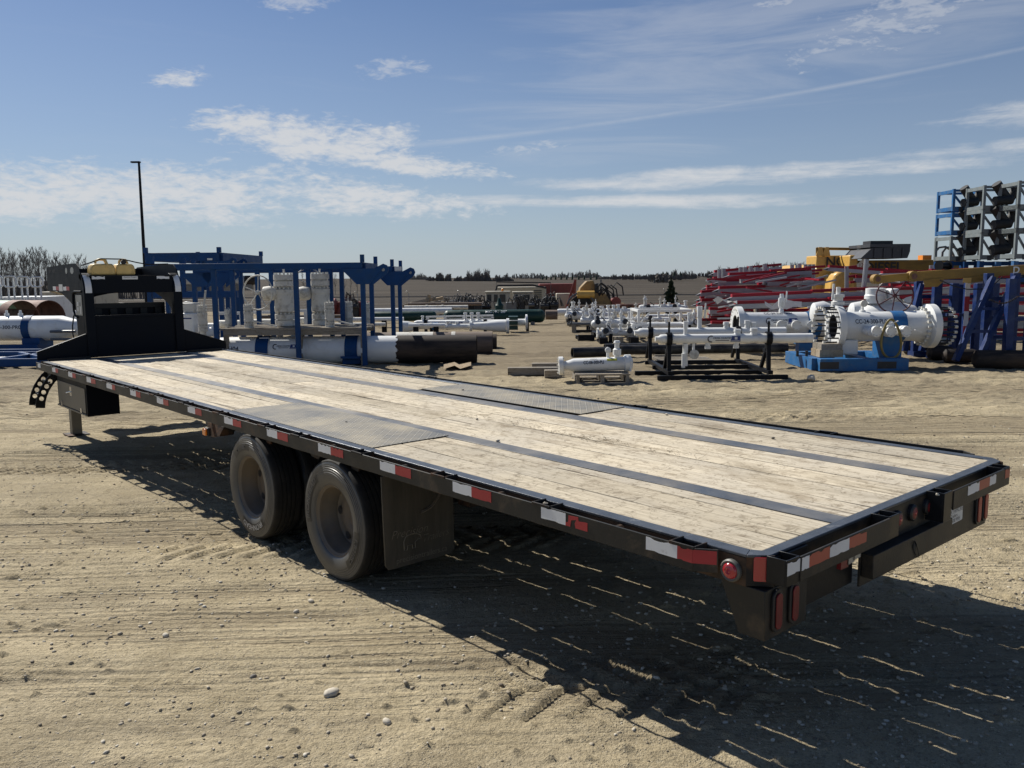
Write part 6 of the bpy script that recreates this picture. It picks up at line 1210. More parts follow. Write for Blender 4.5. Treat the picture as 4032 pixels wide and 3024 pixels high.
c = P3(1865, 573, v-.12); t.part('placard', MB().prism([(-.28, 0), (0, -.28), (.28, 0), (0, .28)], c, (1, 0, 0), (0, 0, 1), (0, -1, 0), .01), M['sign']); t.text('1202', .19, c, (1, 0, 0), (0, 0, 1), M['redmach'], off=.02)
for x in (2030, 2046): t.part('vent_hoop', MB().path([P3(x-12, 565, v+.5), P3(x-10, 545, v+.5), P3(x-2, 535, v+.5), P3(x+12, 533, v+.5), P3(x+24, 540, v+.5), P3(x+30, 552, v+.5), P3(x+32, 570, v+.5)], .045, 6), M['greymetal'])
t.part('cap', MB().box((U(2002, v)-.1, v+.2, uz(2000, 562, v)[1]), (U(2010, v)+.1, v+.6, uz(2000, 551, v)[1])), M['orange'])
v = 32.0; t = Thing('dump_box', 'dark grey steel truck box with a tapered end above the pile', 'truck box', P3(1910, 560, v))
za_, zb_ = uz(1900, 558, v)[1], uz(1900, 533, v)[1]
t.part('box_body', MB().prism([(U(1857, v), za_), (U(1958, v), za_), (U(1963, v), za_+.25), (U(1963, v), zb_), (U(1880, v), zb_-.05)], (0, v, 0), (1, 0, 0), (0, 0, 1), (0, 1, 0), 2.0), M['steelbox'], smooth=0)
t.part('top_sill', MB().box((U(1876, v), v-.02, zb_-.02), (U(1963, v), v+2, zb_+.10)), M['steelbox']); t.part('tarp_roll', MB().box((U(1889, v), v+.5, zb_+.10), (U(1938, v), v+1.2, zb_+.24)), M['dark'])
for k in range(4): t.part('rib', MB().box((U(1885+k*20, v), v-.06, za_), (U(1888+k*20, v), v-.003, zb_-.06)), M['steelbox'])
# ---- stacked roller racks, top right
v = 30.0
def roller_rack(label, x0, x1, yb, yt, v, mat, dv=1.1, rollers=True):
    a, b = U(x0, v), U(x1, v); z0, z1 = uz(x0, yb, v)[1], uz(x0, yt, v)[1]; s = .09; t = Thing('roller_rack', label, 'roller rack', ((a+b)/2, v+dv/2, z0), group='stacked roller racks')
    for vv in (v, v+dv):
        for u in (a, b-s): t.part('post', MB().box((u, vv, z0), (u+s, vv+s, z1)), mat)
        t.part('rail', MB().box((a+s, vv+.005, z0+.02), (b-s, vv+s-.005, z0+.16)), mat); t.part('rail', MB().box((a+s, vv+.01, z1-.10), (b-s, vv+s-.01, z1-.02)), mat)
        for sg, u in ((1, a+s), (-1, b-s)) if vv == v else (): t.part('brace', MB().bar((u, vv+s/2, z1-.25), (u+sg*(b-a)*.28, vv+s/2, z0+.16), .06, .06, (0, 1, 0)), mat)
    for u in (a, b-s): t.part('side_rail', MB().box((u+.01, v+s, z0+.02), (u+s-.01, v+dv, z0+.16)), mat); t.part('side_rail', MB().box((u+.01, v+s, z1-.14), (u+s-.01, v+dv, z1-.02)), mat)
    w = b-a; h = z1-z0
    t.part('roller', MB().tube((a+w*.24, v-.16, z0+h*.34), (a+w*.72, v-.10, z0+h*.40), h*.19, 16), M['rollr']); t.part('roller', MB().tube((a+w*.30, v-.05, z0+h*1.05), (a+w*.62, v+.0, z0+h*.46), h*.20, 16), M['rollr']); t.part('roller', MB().tube((a+w*.94, v+.05, z0+h*1.0), (a+w*.76, v+.1, z0+h*.42), h*.18, 16), M['rollr'])
    for x in (.2, .72): t.part('fork_pocket', MB().box((a+w*x, v-.02, z0-.03), (a+w*(x+.12), v-.001, z0+.13)), M['steelbox'])
rowsy = [(563, 508), (507, 457), (456, 406)]; nm = ('bottom', 'middle', 'top')
for k, (yb, yt) in enumerate(rowsy):
    roller_rack('blue roller rack, %s of the left column' % nm[k] if k else 'pale roller rack, bottom of the left column', 2049, 2116, yb, yt+2, 31, M['bluebright'] if k else M['crate'])
    roller_rack('pale grey roller rack, %s of the second column' % nm[k], 2114, 2192, yb-2, yt-6, 29.6, M['crate']); roller_rack('pale grey roller rack, %s of the right edge column' % nm[k], 2188, 2275, yb-4, yt-16, 28.3, M['crate'])
for k, (x0, x1, v) in enumerate(((2049, 2116, 31), (2114, 2192, 29.6), (2188, 2275, 28.3))):
    t = Thing('base_stand', 'tall blue base frame under the roller racks, %s' % ('left', 'middle', 'right')[k], 'frame', (U((x0+x1)/2, v), v, 0)); a, b = U(x0, v), U(x1, v); zt_ = uz(x0, 564, v)[1]
    for u in (a, b-.16):
        for vv in (v, v+1.0): t.part('post', MB().box((u, vv, 0), (u+.16, vv+.16, zt_)), M['bluebright'] if k == 2 else LB)
    for z in (zt_*.35, zt_*.7, zt_-.16): t.part('beam', MB().box((a+.16, v+.02, z), (b-.16, v+.14, z+.14)), LB)
    for kk in range(2): t.part('roller', MB().tube((a+.2, v+.3, zt_*.45+kk*.6), (b-.3, v+.4, zt_*.5+kk*.6), .18, 12), M['rollr'])
# ---- blue A-frame racks, yellow boom, log skids
v = 18.6; IN = M['indigo']
def a_frame(label, x, ztop_y, v, lean=0.55, w=.36, hgt=None, brace=True):
    u = U(x, v); z1 = uz(x, ztop_y, v)[1]; t = Thing('blue_rack_frame', label, 'rack frame', (u, v, .1), group='blue rack frames at the right')
    for uu in (u-w/2, u+w/2): t.part('post', MB().box((uu-.075, v+.02, .12), (uu+.075, v+.16, z1)), IN, bevel=.006)
    for z in (.55, .95, 1.35):
        if z < z1-.1: t.part('rung', MB().box((u-w/2+.05, v+.04, z), (u+w/2-.05, v+.11, z+.08)), IN)
    if brace:
        for uu in (u-w*.42, u+w*.42):
            t.part('raker', MB().bar((uu-lean*1.15, v-lean*.55, .14), (uu-.02, v-.02, z1-.08), .10, .13, (0, 1, 0)), IN, bevel=.006)
        for f_ in (.35, .62): p = Vector((u-lean*1.15*(1-f_), v-lean*.55*(1-f_)-.04, .14+(z1-.22)*f_)); t.part('raker_rung', MB().bar(p-Vector((w*.42, 0, 0)), p+Vector((w*.42, 0, 0)), .05, .06), IN)
    t.part('foot', MB().box((u-w*.7, v-.05, .0), (u+w*.7, v+.25, .119)), IN); return t
a_frame('blue rack frame with a raker nearest the big bolted flange', 2010, 606, 19.6, .36, .46); a_frame('narrow blue rack frame with red and white tape, second from the barrel', 2048, 612, 19.0, .3, .40, brace=False)
a_frame('farther blue rack frame between the tape post and the sloping rakers', 2100, 614, 19.4, .2, .4, brace=False); a_frame('blue rack frame with long sloping rakers under the boom', 2170, 590, 17.6, .80, .56); a_frame('rightmost blue rack frame cut by the picture edge', 2214, 602, 17.0, .4, .42, brace=False); a_frame('upright blue rack frame behind the long rakers', 2138, 612, 19.0, .2, .36, brace=False)
tt_ = Thing('warning_post', 'post with red and white reflective bands among the blue rack frames', 'post', (U(2092, 18.3), 18.3, .0)); z1 = uz(2092, 608, 18.3)[1]
tt_.part('post', MB().box((U(2092, 18.3)-.05, 18.3, 0), (U(2092, 18.3)+.05, 18.38, z1)), IN)
for k in range(4): tt_.part('band', MB().box((U(2092, 18.3)-.052, 18.297, z1-.32*(k+1)), (U(2092, 18.3)+.052, 18.2995, z1-.32*k)), M['taper' if k % 2 else 'tapew'])
tt_.part('band', MB().box((U(2054, 18.3), 18.29, uz(2060, 683, 18.3)[1]), (U(2064, 18.3), 18.30, uz(2060, 677, 18.3)[1])), M['tapew']); tt_.part('band', MB().box((U(2064, 18.3), 18.29, uz(2060, 683, 18.3)[1]), (U(2076, 18.3), 18.30, uz(2060, 677, 18.3)[1])), M['taper'])
tt_.part('cross_bar', MB().box((U(2050, 18.3), 18.301, uz(2060, 683, 18.3)[1]), (U(2092, 18.3)-.05, 18.36, uz(2060, 677, 18.3)[1])), IN)
chn = MB(); p0, p1 = P3(2140, 648, 17.0), P3(2200, 640, 16.9)
for k in range(22):
    c = p0.lerp(p1, k/21)+Vector((0, 0, -.10*math.sin(pi*k/21))); d = (p1-p0).normalized(); n_ = Vector((0, 1, 0)) if k % 2 else Vector((0, 0, 1)); chn.path([c+d*(.024*math.cos(a_*pi/4))+n_*(.013*math.sin(a_*pi/4)) for a_ in range(8)], .006, 5, closed=True)
solo('chain', 'hanging steel chain between the rightmost blue rack frames', 'chain', chn, M['blackrust'])
v = 18.0; t = Thing('boom_arm', 'long worn yellow boom arm lettered D lying across the blue racks', 'boom', P3(2050, 600, v)); BM = M['boom']
a, b = P3(1893, 604, v), P3(1972, 597, v); t.part('front_link', MB().bar(a, b, .10, .16), BM, bevel=.01)
for x, y, r in ((1893, 603, .105), (1971, 597, .115)):
    o_ = t.part('pin_boss', MB().lathe([(-.09, r*.55), (-.09, r), (.09, r), (.09, r*.55)], P3(x, y, v), (0, 1, 0), 22, True, True), BM); t.part('pin_hole', MB().lathe([(0, r*.55), (.004, r*.5)], P3(x, y, v)-Vector((0, .095, 0)), (0, -1, 0), 18, True, True), M['rustpipe'], parent=o_)
c, e = P3(1975, 597, v), P3(2300, 577, v); t.part('main_beam', MB().bar(c, e, .16, .20), BM, bevel=.01); t.part('web_plate', MB().prism([(0, 0), (.42, .02), (.42, -.06), (.30, -.16), (.04, -.15)][::-1], c+Vector((.15, -.09, -.08)), (1, 0, .06), (0, 0, 1), (0, -1, 0), .02), BM); t.part('web_plate', MB().prism([(0, 0), (.75, .04), (.70, -.08), (.1, -.12)][::-1], c+Vector((1.0, -.09, -.04)), (1, 0, .06), (0, 0, 1), (0, -1, 0), .02), BM)
t.part('rope_drum', MB().lathe([(-.14, .11), (-.13, .11), (-.13, .07), (.13, .07), (.13, .11), (.14, .11)], P3(2038, 574, v+.1), (.9, .4, 0), 20, True, True), M['blackpaint']); t.text('D', .20, P3(2190, 584, v)-Vector((0, .085, 0)), (1, 0, .06), (0, 0, 1), M['sign'], off=.004, bold=.006); t.part('yellow_tab', MB().box(P3(2074, 611, v)-Vector((0, .12, .0)), P3(2092, 600, v)+Vector((0, -.10, 0))), YE)
solo('wire_rope', 'sagging wire rope under the yellow boom', 'rope', MB().path([P3(2030, 605, 17.8), P3(2060, 618, 17.7), P3(2090, 625, 17.7), P3(2125, 624, 17.7), P3(2150, 612, 17.7), P3(2165, 598, 17.7)], .012, 5), M['dark'])
for k, (x0, x1, y, v, r, lab) in enumerate(((1960, 2040, 760, 20.0, .15, 'farthest dark log skid behind the bolted flange'), (2012, 2062, 765, 18.9, .16, 'dark log skid with a slanted end, second from the right'), (2046, 2118, 771, 18.2, .15, 'ribbed dark log skid under the sloping raker'), (2112, 2300, 783, 17.0, .19, 'nearest and largest dark log skid at the right edge'))):
    a, b = U(x0, v), U(x1, v); solo('log_skid', lab, 'log', MB().lathe([(0, r*.5), (.05, r*.95), (.10, r), (b-a-.12, r), (b-a, r*.75)], (a, v, r), (1, -.18, 0), 18, True, True), M['coat'], group='dark log skids at the right')

# ---- far machinery beyond the drop (ground about a metre lower there)
def zg(v): return float(terrain(np.array([[0.0]]), np.array([[float(v)]]))[0, 0])
v = 62; g0 = zg(v)
for k, (x0, x1, y1, v, lab) in enumerate(((1048.5, 1101, 629.5, 60, 'cream machine cab with an orange beacon beyond the green vessel'), (1108, 1152, 630, 62, 'cream machine cab right of the one with the beacon'))):
    a, b = U(x0, v), U(x1, v); z1 = uz(x0, y1, v)[1]; g0 = zg(v); t = Thing('machine_cab', lab, 'machine', ((a+b)/2, v, g0)); CR = M['cream']
    t.part('cab_body', MB().box((a, v, g0), (b, v+1.8, z1-.12)), CR, bevel=.05); t.part('roof', MB().box((a-.05, v-.05, z1-.12), (b+.05, v+1.85, z1)), CR, bevel=.04)
    for f0, f1 in ((.06, .24), (.34, .5), (.58, .82)): w = t.part('window', MB().box((a+(b-a)*f0, v-.012, z1-.75), (a+(b-a)*f1, v-.002, z1-.22)), M['glass'])
    if k == 0: t.part('beacon', MB().lathe([(0, .08), (.16, .07), (.2, .03)], (U(1085, v), v+.4, z1), (0, 0, 1), 10, False, True), M['orange'])
    t.part('track', MB().box((a-.3, v+.1, g0-.1), (b+.8, v+1.7, g0+.5)), M['dark'], bevel=.1)
v = 66; t = Thing('generator_unit', 'large cream generator unit with louvres behind the cabs', 'generator', (U(1140, v), v, zg(v))); a, b = U(1072, v), U(1180, v); z1 = uz(1100, 620, v)[1]
t.part('housing', MB().box((a, v, zg(v)), (b, v+2, z1)), M['cream'], bevel=.08)
for k in range(8): t.part('louvre', MB().box((U(1153, v), v-.03, z1-.35-.16*k), (U(1170, v), v-.002, z1-.27-.16*k)), M['dark'])
t.part('roof_rail', MB().path([P3(1072, 632, v-.5), P3(1072, 609, v-.5), P3(1190, 611, v-.5), P3(1190, 640, v-.5)], .05, 6), M['dark']); t.part('exhaust_hose', MB().path([P3(1070, 630, v-.6), P3(1075, 617, v-.6), P3(1110, 617, v-.6), P3(1150, 616, v-.6), P3(1180, 622, v-.6)], .08, 6), M['dark'])
v = 68; solo('red_container', 'red container behind the machinery by the tan machine', 'container', MB().box((U(1165, v), v, zg(v)), (U(1240, v), v+2.4, uz(1200, 613, v)[1])), M['redmach'], bevel=.04)
v = 61; solo('white_cabinet', 'cream electrical cabinet beside the red ladder', 'cabinet', MB().box((U(1202, v), v, zg(v)), (U(1238, v), v+1.2, uz(1210, 634, v)[1])), M['cream'], bevel=.05)
v = 60; t = Thing('red_ladder', 'leaning red ladder mast beside the tan machine', 'ladder', (U(1225, v), v, zg(v))); a1, a2, bt = P3(1221, 672, v), P3(1239, 672, v), P3(1243, 604, v)
for p in (a1, a2): t.part('rail', MB().tube(p, bt, .09, 6), M['redmach'])
for k in range(7): t.part('rung', MB().tube(a1.lerp(bt, k/8), a2.lerp(bt, k/8), .05, 5), M['redmach'])
v = 58; t = Thing('tan_machine', 'tan machine with a red drum and a large tyre at the back of the yard', 'machine', (U(1285, v), v, zg(v))); TM = M['tanmach']; zz = lambda y: uz(1280, y, v)[1]
t.part('engine_block', MB().prism([(U(1246, v), zz(672)), (U(1322, v), zz(672)), (U(1322, v), zz(652)), (U(1306, v), zz(632)), (U(1252, v), zz(632)), (U(1246, v), zz(650))], (0, v, 0), (1, 0, 0), (0, 0, 1), (0, 1, 0), 1.8), TM, bevel=.08)
t.part('upper_frame', MB().prism([(U(1252, v), zz(632)), (U(1290, v), zz(632)), (U(1283, v), zz(606)), (U(1268, v), zz(607)), (U(1254, v), zz(622))], (0, v+.2, 0), (1, 0, 0), (0, 0, 1), (0, 1, 0), 1.3), TM, bevel=.05)
t.part('tank_drum', MB().tube((U(1246, v), v-.3, zz(636)), (U(1283, v), v-.3, zz(636)), .26, 16), YE); t.part('operator_seat', MB().box((U(1285, v), v, zz(632)), (U(1294, v), v+.6, zz(612))), M['dark'], bevel=.05); t.part('exhaust', MB().tube(P3(1298, 632, v), P3(1298, 604, v), .07, 8), M['greymetal'])
t.part('wheel', MB().lathe([(0, .45), (0, .8), (.25, .8), (.25, .4)], (U(1254, v), v-.4, zz(672)+.3), (0, 1, 0), 28, True, True), M['rubber']); t.part('wheel_guard', MB().path([Vector((U(1254, v)+.95*math.cos(a_), v-.42, zz(672)+.3+.95*math.sin(a_))) for a_ in np.linspace(.2, pi-.2, 9)], .07, 6), M['greymetal'])
t.part('red_drum', MB().tube((U(1331, v), v-.2, zz(652)), (U(1331, v), v+.6, zz(652)), .32, 18), M['redmach']); rr = random.Random(8)
for k in range(10): p = P3(rr.uniform(1286, 1322), rr.uniform(618, 640), v); t.part('hose', MB().path([p, p+Vector((.3, -.1, .4)), p+Vector((.7, 0, .1)), p+Vector((.8, .1, -.5))], .05, 5), M['dark'])
t.part('rear_deck', MB().box((U(1322, v), v, zz(672)), (U(1350, v), v+1, zz(656))), TM)
rr = random.Random(9)
EX = (686, 700, 716, 731, 748, 764, 968, 984, 1000, 1016, 1032, 1046, 1104, 1116, 1128, 1148, 1160, 1176, 1188, 1198)
for k, x in enumerate(EX):
    v = 55+rr.uniform(-1, 3); g0 = zg(v); u = U(x, v); yt = rr.uniform(640, 658); t = Thing('engine_unit', 'dark engine unit with hoses in the machinery row, %s from the left' % ORD[k], 'machine', (u, v, g0), group='dark engine units'); zt_ = uz(x, yt, v)[1]; w_ = rr.uniform(.18, .42)
    t.part('block', MB().box((u-w_, v, g0), (u+w_, v+.8, zt_)), M['dark'] if k % 4 else M['greymetal'], bevel=.05)
    if k % 2: t.part('side_tank', MB().tube((u-w_, v-.2, zt_-.2), (u+w_, v-.2, zt_-.2), .14, 10), M['dark' if k % 3 else 'greymetal'])
    for j in range(5): p = Vector((u+rr.uniform(-w_, w_), v-.05, zt_)); t.part('hose', MB().path([p, p+Vector((.08, -.1, rr.uniform(.1, .45))), p+Vector((.25, 0, rr.uniform(.0, .4))), p+Vector((.35, .1, -.3))], rr.uniform(.025, .05), 5), M['dark'] if j % 3 else M['greymetal'])
v = 55; t = Thing('red_tank_machine', 'red tank trailer seen between the blue posts', 'machine', (U(715, v), v, zg(v)))
t.part('tank', MB().lathe([(0, .3), (.1, .5), (1.0, .5), (1.1, .3)], (U(690, v), v, uz(700, 661, v)[1]), (1, 0, 0), 16, True, True), M['redmach'], smooth=50); t.part('frame', MB().box((U(680, v), v, zg(v)), (U(800, v), v+1, uz(700, 664, v)[1])), M['redmach']); t.part('deck', MB().box((U(705, v), v+.2, uz(700, 664, v)[1]), (U(795, v), v+.9, uz(700, 653, v)[1])), M['redmach'])
# lumber heap: each board its own
rr = random.Random(12); v = 52; g0 = zg(v)
for k in range(16):
    a = P3(rr.uniform(868, 925), rr.uniform(658, 672), v+rr.uniform(-1, 1)); b = P3(rr.uniform(905, 962), rr.uniform(642, 668), v+rr.uniform(-1, 1.5))
    if k < 2: a, b = P3(912+14*k, 666-k*4, v-.6), P3(928+k*0, 637, v-.6)
    a.z = max(a.z, g0+.15); solo('board', 'rough tan board in the tangled lumber heap' if k > 1 else 'pale board propped steeply on the lumber heap, %s' % ('left', 'right')[k], 'board', MB().bar(a, b, .16, .20), M['lumbertan' if k % 3 else 'lumber'], group='boards in the lumber heap')
solo('earth_heap', 'dark earth and scrap heap under the lumber', 'earth heap', MB().sphere((U(915, 53), 53, g0-.1), 1, 14, 8, (2.4, 1.2, .45)), M['rubble'])
# ---- chain link fence at the field edge
vF = 76.0; t = Thing('wire_fence', 'low wire fence along the edge of the ploughed field', 'fence', (0, vF, zg(vF))); g0 = zg(vF); hF = 1.75
for k in range(30): u = -46+k*4.6; t.part('post', MB().tube((u, vF, g0-.2), (u, vF, g0+hF), .035, 6), M['pole']); t.part('barb_arm', MB().tube((u, vF, g0+hF), (u-.18, vF-.2, g0+hF+.28), .03, 5), M['pole'])
t.part('top_rail', MB().tube((-46, vF, g0+hF-.25), (88, vF, g0+hF-.25), .045, 5), M['greymetal'])
w = MB()
for k in range(6): w.tube((-46, vF, g0+.2+k*.24), (88, vF, g0+.2+k*.24), .008, 3)
t.part('wire', w, M['greymetal'])

# ---- more pipe stock filling the middle distance
ST = [(872, 1010, 664, 40, 9, 'whiteold'), (880, 1040, 657, 46, 7, 'brown'), (1010, 1120, 676, 38, 8, 'greymetal'), (880, 960, 703, 26.5, 9, 'white'), (540, 700, 694, 25, 10, 'white'), (600, 830, 702, 24.4, 9, 'whiteold'), (560, 760, 684, 28, 8, 'brown'), (700, 870, 690, 29, 9, 'white'),
      (1240, 1380, 662, 44, 7, 'brown'), (1330, 1480, 660, 42, 8, 'rustpipe'), (1400, 1510, 683, 31.5, 9, 'white'), (1300, 1420, 712, 25.8, 8, 'whiteold'), (1225, 1300, 700, 29, 7, 'greymetal'), (1440, 1520, 722, 23.2, 10, 'white')]
for k, (x0, x1, y, v, d, mt) in enumerate(ST):
    z = uz((x0+x1)/2, y, v)[1]; r = d*v/1819/2; a, b = U(x0, v), U(x1, v); t = Thing('stock_pipe', '%s stock pipe lying %s' % ({'white': 'clean white', 'whiteold': 'dirty white', 'brown': 'brown', 'greymetal': 'grey', 'rustpipe': 'rust coloured'}[mt], ('far behind the shorter green vessel', 'farthest back left of the beacon cab', 'behind the lettered green vessel', 'short and low behind the brown coated pipe end', 'behind the left big valve', 'low behind both big valves', 'far behind the plank walkway', 'behind the right hand blue posts', 'before the tan machine', 'before the young spruce', 'by the left foot of the red pile', 'below the stained white vessel', 'short, beside the aisle near the green vessel end', 'short, behind the farther slim pipe')[k]), 'pipe', ((a+b)/2, v, min(0, z-r)))
    t.part('barrel', MB().lathe([(.02, r*.8), (0, r*.8), (0, r), (b-a, r), (b-a, r*.8)], (a, v, z), (1, 0, 0), 16, False, True), M[mt])
    for f_ in (.2, .75): t.part('support', MB().box((a+(b-a)*f_-.08, v-r, min(0, z-r)-.1 if v < 37 else zg(v)), (a+(b-a)*f_+.08, v+r, z-r*.6)), M['blackpaint' if k % 2 else 'lumber'])
    for f_ in (.35, .6): t.part('collar', MB().lathe([(-.05, r*1.18), (.05, r*1.18)], (a+(b-a)*f_, v, z), (1, 0, 0), 16, True, True), M[mt])
# ---------------------------------------------------------------- trees
M['bark'] = paint('bare_grey_bark', (.15, .135, .115), .85, var=.3, scale=2, rnd=.2); M['twig'] = paint('bare_twigs', (.19, .165, .135), .85, var=.25, scale=1, rnd=.25); M['needle'] = paint('spruce_needles', (.030, .048, .026), .8, var=.35, scale=3)
M['farwood'] = paint('far_bare_wood', (.135, .12, .105), .9, var=.3, scale=.3); M['farwoodl'] = paint('far_pale_poplar', (.23, .21, .18), .9, var=.25, scale=.3)
def bare_tree(seed, h, spread, nb=26, thick=1.0):
    """tapered trunk with rising limbs and fine twigs -> two meshes at the origin"""
    rg = random.Random(seed); tr = MB(); tw = MB(); pts = [Vector((0, 0, -.3))]; n = 7
    for i in range(1, n+1): pts.append(Vector((pts[-1].x+rg.uniform(-.03, .03)*h, pts[-1].y+rg.uniform(-.03, .03)*h, h*.96*i/n)))
    rad = [.016*h*thick*(1-.86*i/n) for i in range(n+1)]; tr.path(pts, rad, 5)
    for k in range(nb):
        f = rg.uniform(.28, .97); i = min(n-1, int(f*n)); p = pts[i].lerp(pts[i+1], f*n-i); a = rg.uniform(0, 6.28); L = spread*h*(.30+.75*math.sin(pi*min(1, f*.95)))*rg.uniform(.5, 1.15); up = rg.uniform(1.1, 2.6)
        d = Vector((math.cos(a), math.sin(a), up)).normalized(); e = p+d*L*.6; e2 = e+Vector((d.x*.7, d.y*.7, d.z*1.25)).normalized()*L*.5
        tr.path([p, e, e2], [.006*h*thick*(1.15-f), .0035*h*thick, .0015*h*thick], 3, cap=False)
        for j in range(5):
            q0 = p.lerp(e, rg.random()) if j < 2 else e.lerp(e2, rg.random()); dd = (d+Vector((rg.uniform(-.8, .8), rg.uniform(-.8, .8), rg.uniform(-.1, .9)))).normalized(); l2 = L*rg.uniform(.25, .55); q1 = q0+dd*l2*.55; q2 = q1+(dd+Vector((rg.uniform(-.4, .4), rg.uniform(-.4, .4), .4))).normalized()*l2*.5
            tw.path([q0, q1, q2], [.0028*h*thick, .0020*h*thick, .0010*h*thick], 3, cap=False)
            for m_ in range(2): s0 = q0.lerp(q1, rg.random()); tw.path([s0, s0+(dd+Vector((rg.uniform(-.9, .9), rg.uniform(-.9, .9), rg.uniform(0, .8)))).normalized()*l2*.4], [.0018*h*thick, .0009*h*thick], 3, cap=False)
    return tr.mesh(smooth=0), tw.mesh(smooth=0)
protos = []
for s_ in range(5):
    a, b = bare_tree(100+s_, 10, .20+.03*(s_ % 3), 22, .85); protos.append((a, b))
def put_tree(proto, label, u, v, h, rot, group, name='bare_tree', zb=None):
    a, b = protos[proto]; r = bpy.data.objects.new(name, None); COL.objects.link(r); zb = zb if zb is not None else float(terrain(np.array([[u]]), np.array([[v]]))[0, 0])
    r.matrix_world = MBK @ Matrix.Translation((u, v, zb)) @ Matrix.Rotation(rot, 4, 'Z') @ Matrix.Diagonal((h/10*1.05, h/10*1.05, h/10, 1)); tag(r, label, 'tree', group)
    for nm_, me, mt in (('trunk', a, 'bark'), ('crown', b, 'twig')):
        if not me.materials: me.materials.append(M[mt])
        o = bpy.data.objects.new(nm_, me); COL.objects.link(o); o.parent = r
rg = random.Random(77)
# poplar wood at the left
for k in range(64):
    x = -40+k*4.5+rg.uniform(-4, 4); v = 118+rg.uniform(0, 30); yt = 534+max(0, (x-90)*.26)+rg.uniform(-3, 26)
    u = U(x, v); zb = -1.2; h = uz(x, yt, v)[1]-zb; put_tree(k % 5, 'bare grey poplar in the wood at the left edge', u, v, h, rg.uniform(0, 6), 'bare poplars at the left', zb=zb)
for k, (x, yt, v) in enumerate(((605, 588, 150), (655, 585, 150), (690, 583, 150), (700, 586, 155), (722, 590, 160), (757, 586, 150), (742, 588, 150), (770, 588, 155))):
    h = uz(x, yt, v)[1]+1.2; put_tree(k % 5, 'bare tree beyond the field seen between the blue posts', U(x, v), v, h, k*1.3, 'bare trees seen between the blue posts', zb=-1.2)
# brush under the left wood and the far shelter belts: each a mass nobody could count
def brush(name, label, spans, v, n, hpx, mat, seed, wdt=.16, tw=3, zb=None, dv=18):
    rg = random.Random(seed); b = MB()
    for k in range(n):
        x0, x1, y0, y1 = spans[rg.randrange(len(spans))]; x = rg.uniform(x0, x1); vv = v+rg.uniform(0, dv); base = P3(x, y1, vv); env = .5+.22*math.sin(x*.31+seed)+.16*math.sin(x*.83+2*seed)+.12*math.sin(x*1.9); edge = min(1, 4*min(x-x0, x1-x)/(x1-x0)+.25); top = uz(x, y1-(y1-y0)*(.30+.75*env)*edge*rg.uniform(.45, 1.0), vv)[1]; h = max(.5, top-base.z)
        b.path([base-Vector((0, 0, h*.25)), base+Vector((rg.uniform(-.12, .12)*h, 0, h*.5)), base+Vector((rg.uniform(-.22, .22)*h, 0, h))], [wdt, wdt*.7, wdt*.2], 3, cap=False)
        for j in range(tw):
            f = rg.uniform(.25, .9); p = base+Vector((0, 0, h*f)); L = h*rg.uniform(.18, .42); b.path([p, p+Vector((rg.uniform(-1, 1)*L*.7, rg.uniform(-.3, .3)*L, L*.75))], [wdt*.55, wdt*.12], 3, cap=False)
    me = b.mesh(smooth=0); o = bpy.data.objects.new(name, me); COL.objects.link(o); me.materials.append(mat); o.matrix_world = MBK; return tag(o, label, name.replace('_', ' '), kind='stuff')
brush('left_brush', 'dense grey brush at the foot of the left wood', [(-60, 210, 560, 650), (-60, 120, 575, 655), (150, 420, 590, 640)], 128, 700, 0, M['farwood'], 1, .09, 4)
brush('far_wood', 'long dark bare shelter belt on the horizon at the centre', [(998, 1062, 583, 606), (1020, 1062, 578, 606), (1062, 1110, 590, 607), (940, 960, 586, 605), (920, 945, 596, 605), (980, 1000, 595, 606), (960, 975, 588, 606), (1330, 1500, 588, 601), (1430, 1510, 580, 600)], 430, 1500, 0, M['farwood'], 2, .26, 5)
brush('far_poplars', 'pale thin poplars on the horizon', [(884, 910, 585, 606), (905, 925, 586, 606), (1100, 1185, 586, 600), (1180, 1300, 584, 598), (1240, 1296, 582, 598), (1300, 1440, 592, 600)], 520, 700, 0, M['farwoodl'], 3, .26, 5)
brush('right_wood', 'bare wood on the horizon behind the red and white pile', [(1500, 1780, 572, 596), (1600, 1760, 562, 594), (1520, 1640, 576, 598), (1960, 2080, 560, 600), (2030, 2060, 552, 600)], 330, 1500, 0, M['farwood'], 4, .20, 5)
brush('far_scrub', 'far grey scrub line along the right horizon', [(1290, 1500, 589, 602), (1780, 2230, 578, 600)], 380, 700, 0, M['farwood'], 5, .24, 4)
for k, x in enumerate((1172, 1180, 1190, 1200, 1212, 1224, 1236, 1250, 1262, 1276, 1288, 1432, 1440, 1456, 1470)):
    v = 480 if x < 1400 else 400; zt_ = uz(x, 594 if x < 1400 else 586, v)[1]; zb_ = uz(x, 602, v)[1]-.6; h = zt_-zb_
    solo('dark_conifer', 'small dark conifer on the horizon, %s of the row from the left' % ORD[k], 'conifer', MB().lathe([(0, .3), (h*.1, h*.26), (h*.35, h*.17), (h*.4, h*.22), (h*.65, h*.12), (h*.7, h*.15), (h, .05)], (U(x, v), v, zb_), (0, 0, 1), 8, True, True), M['needle'], group='dark conifers on the horizon', smooth=0)
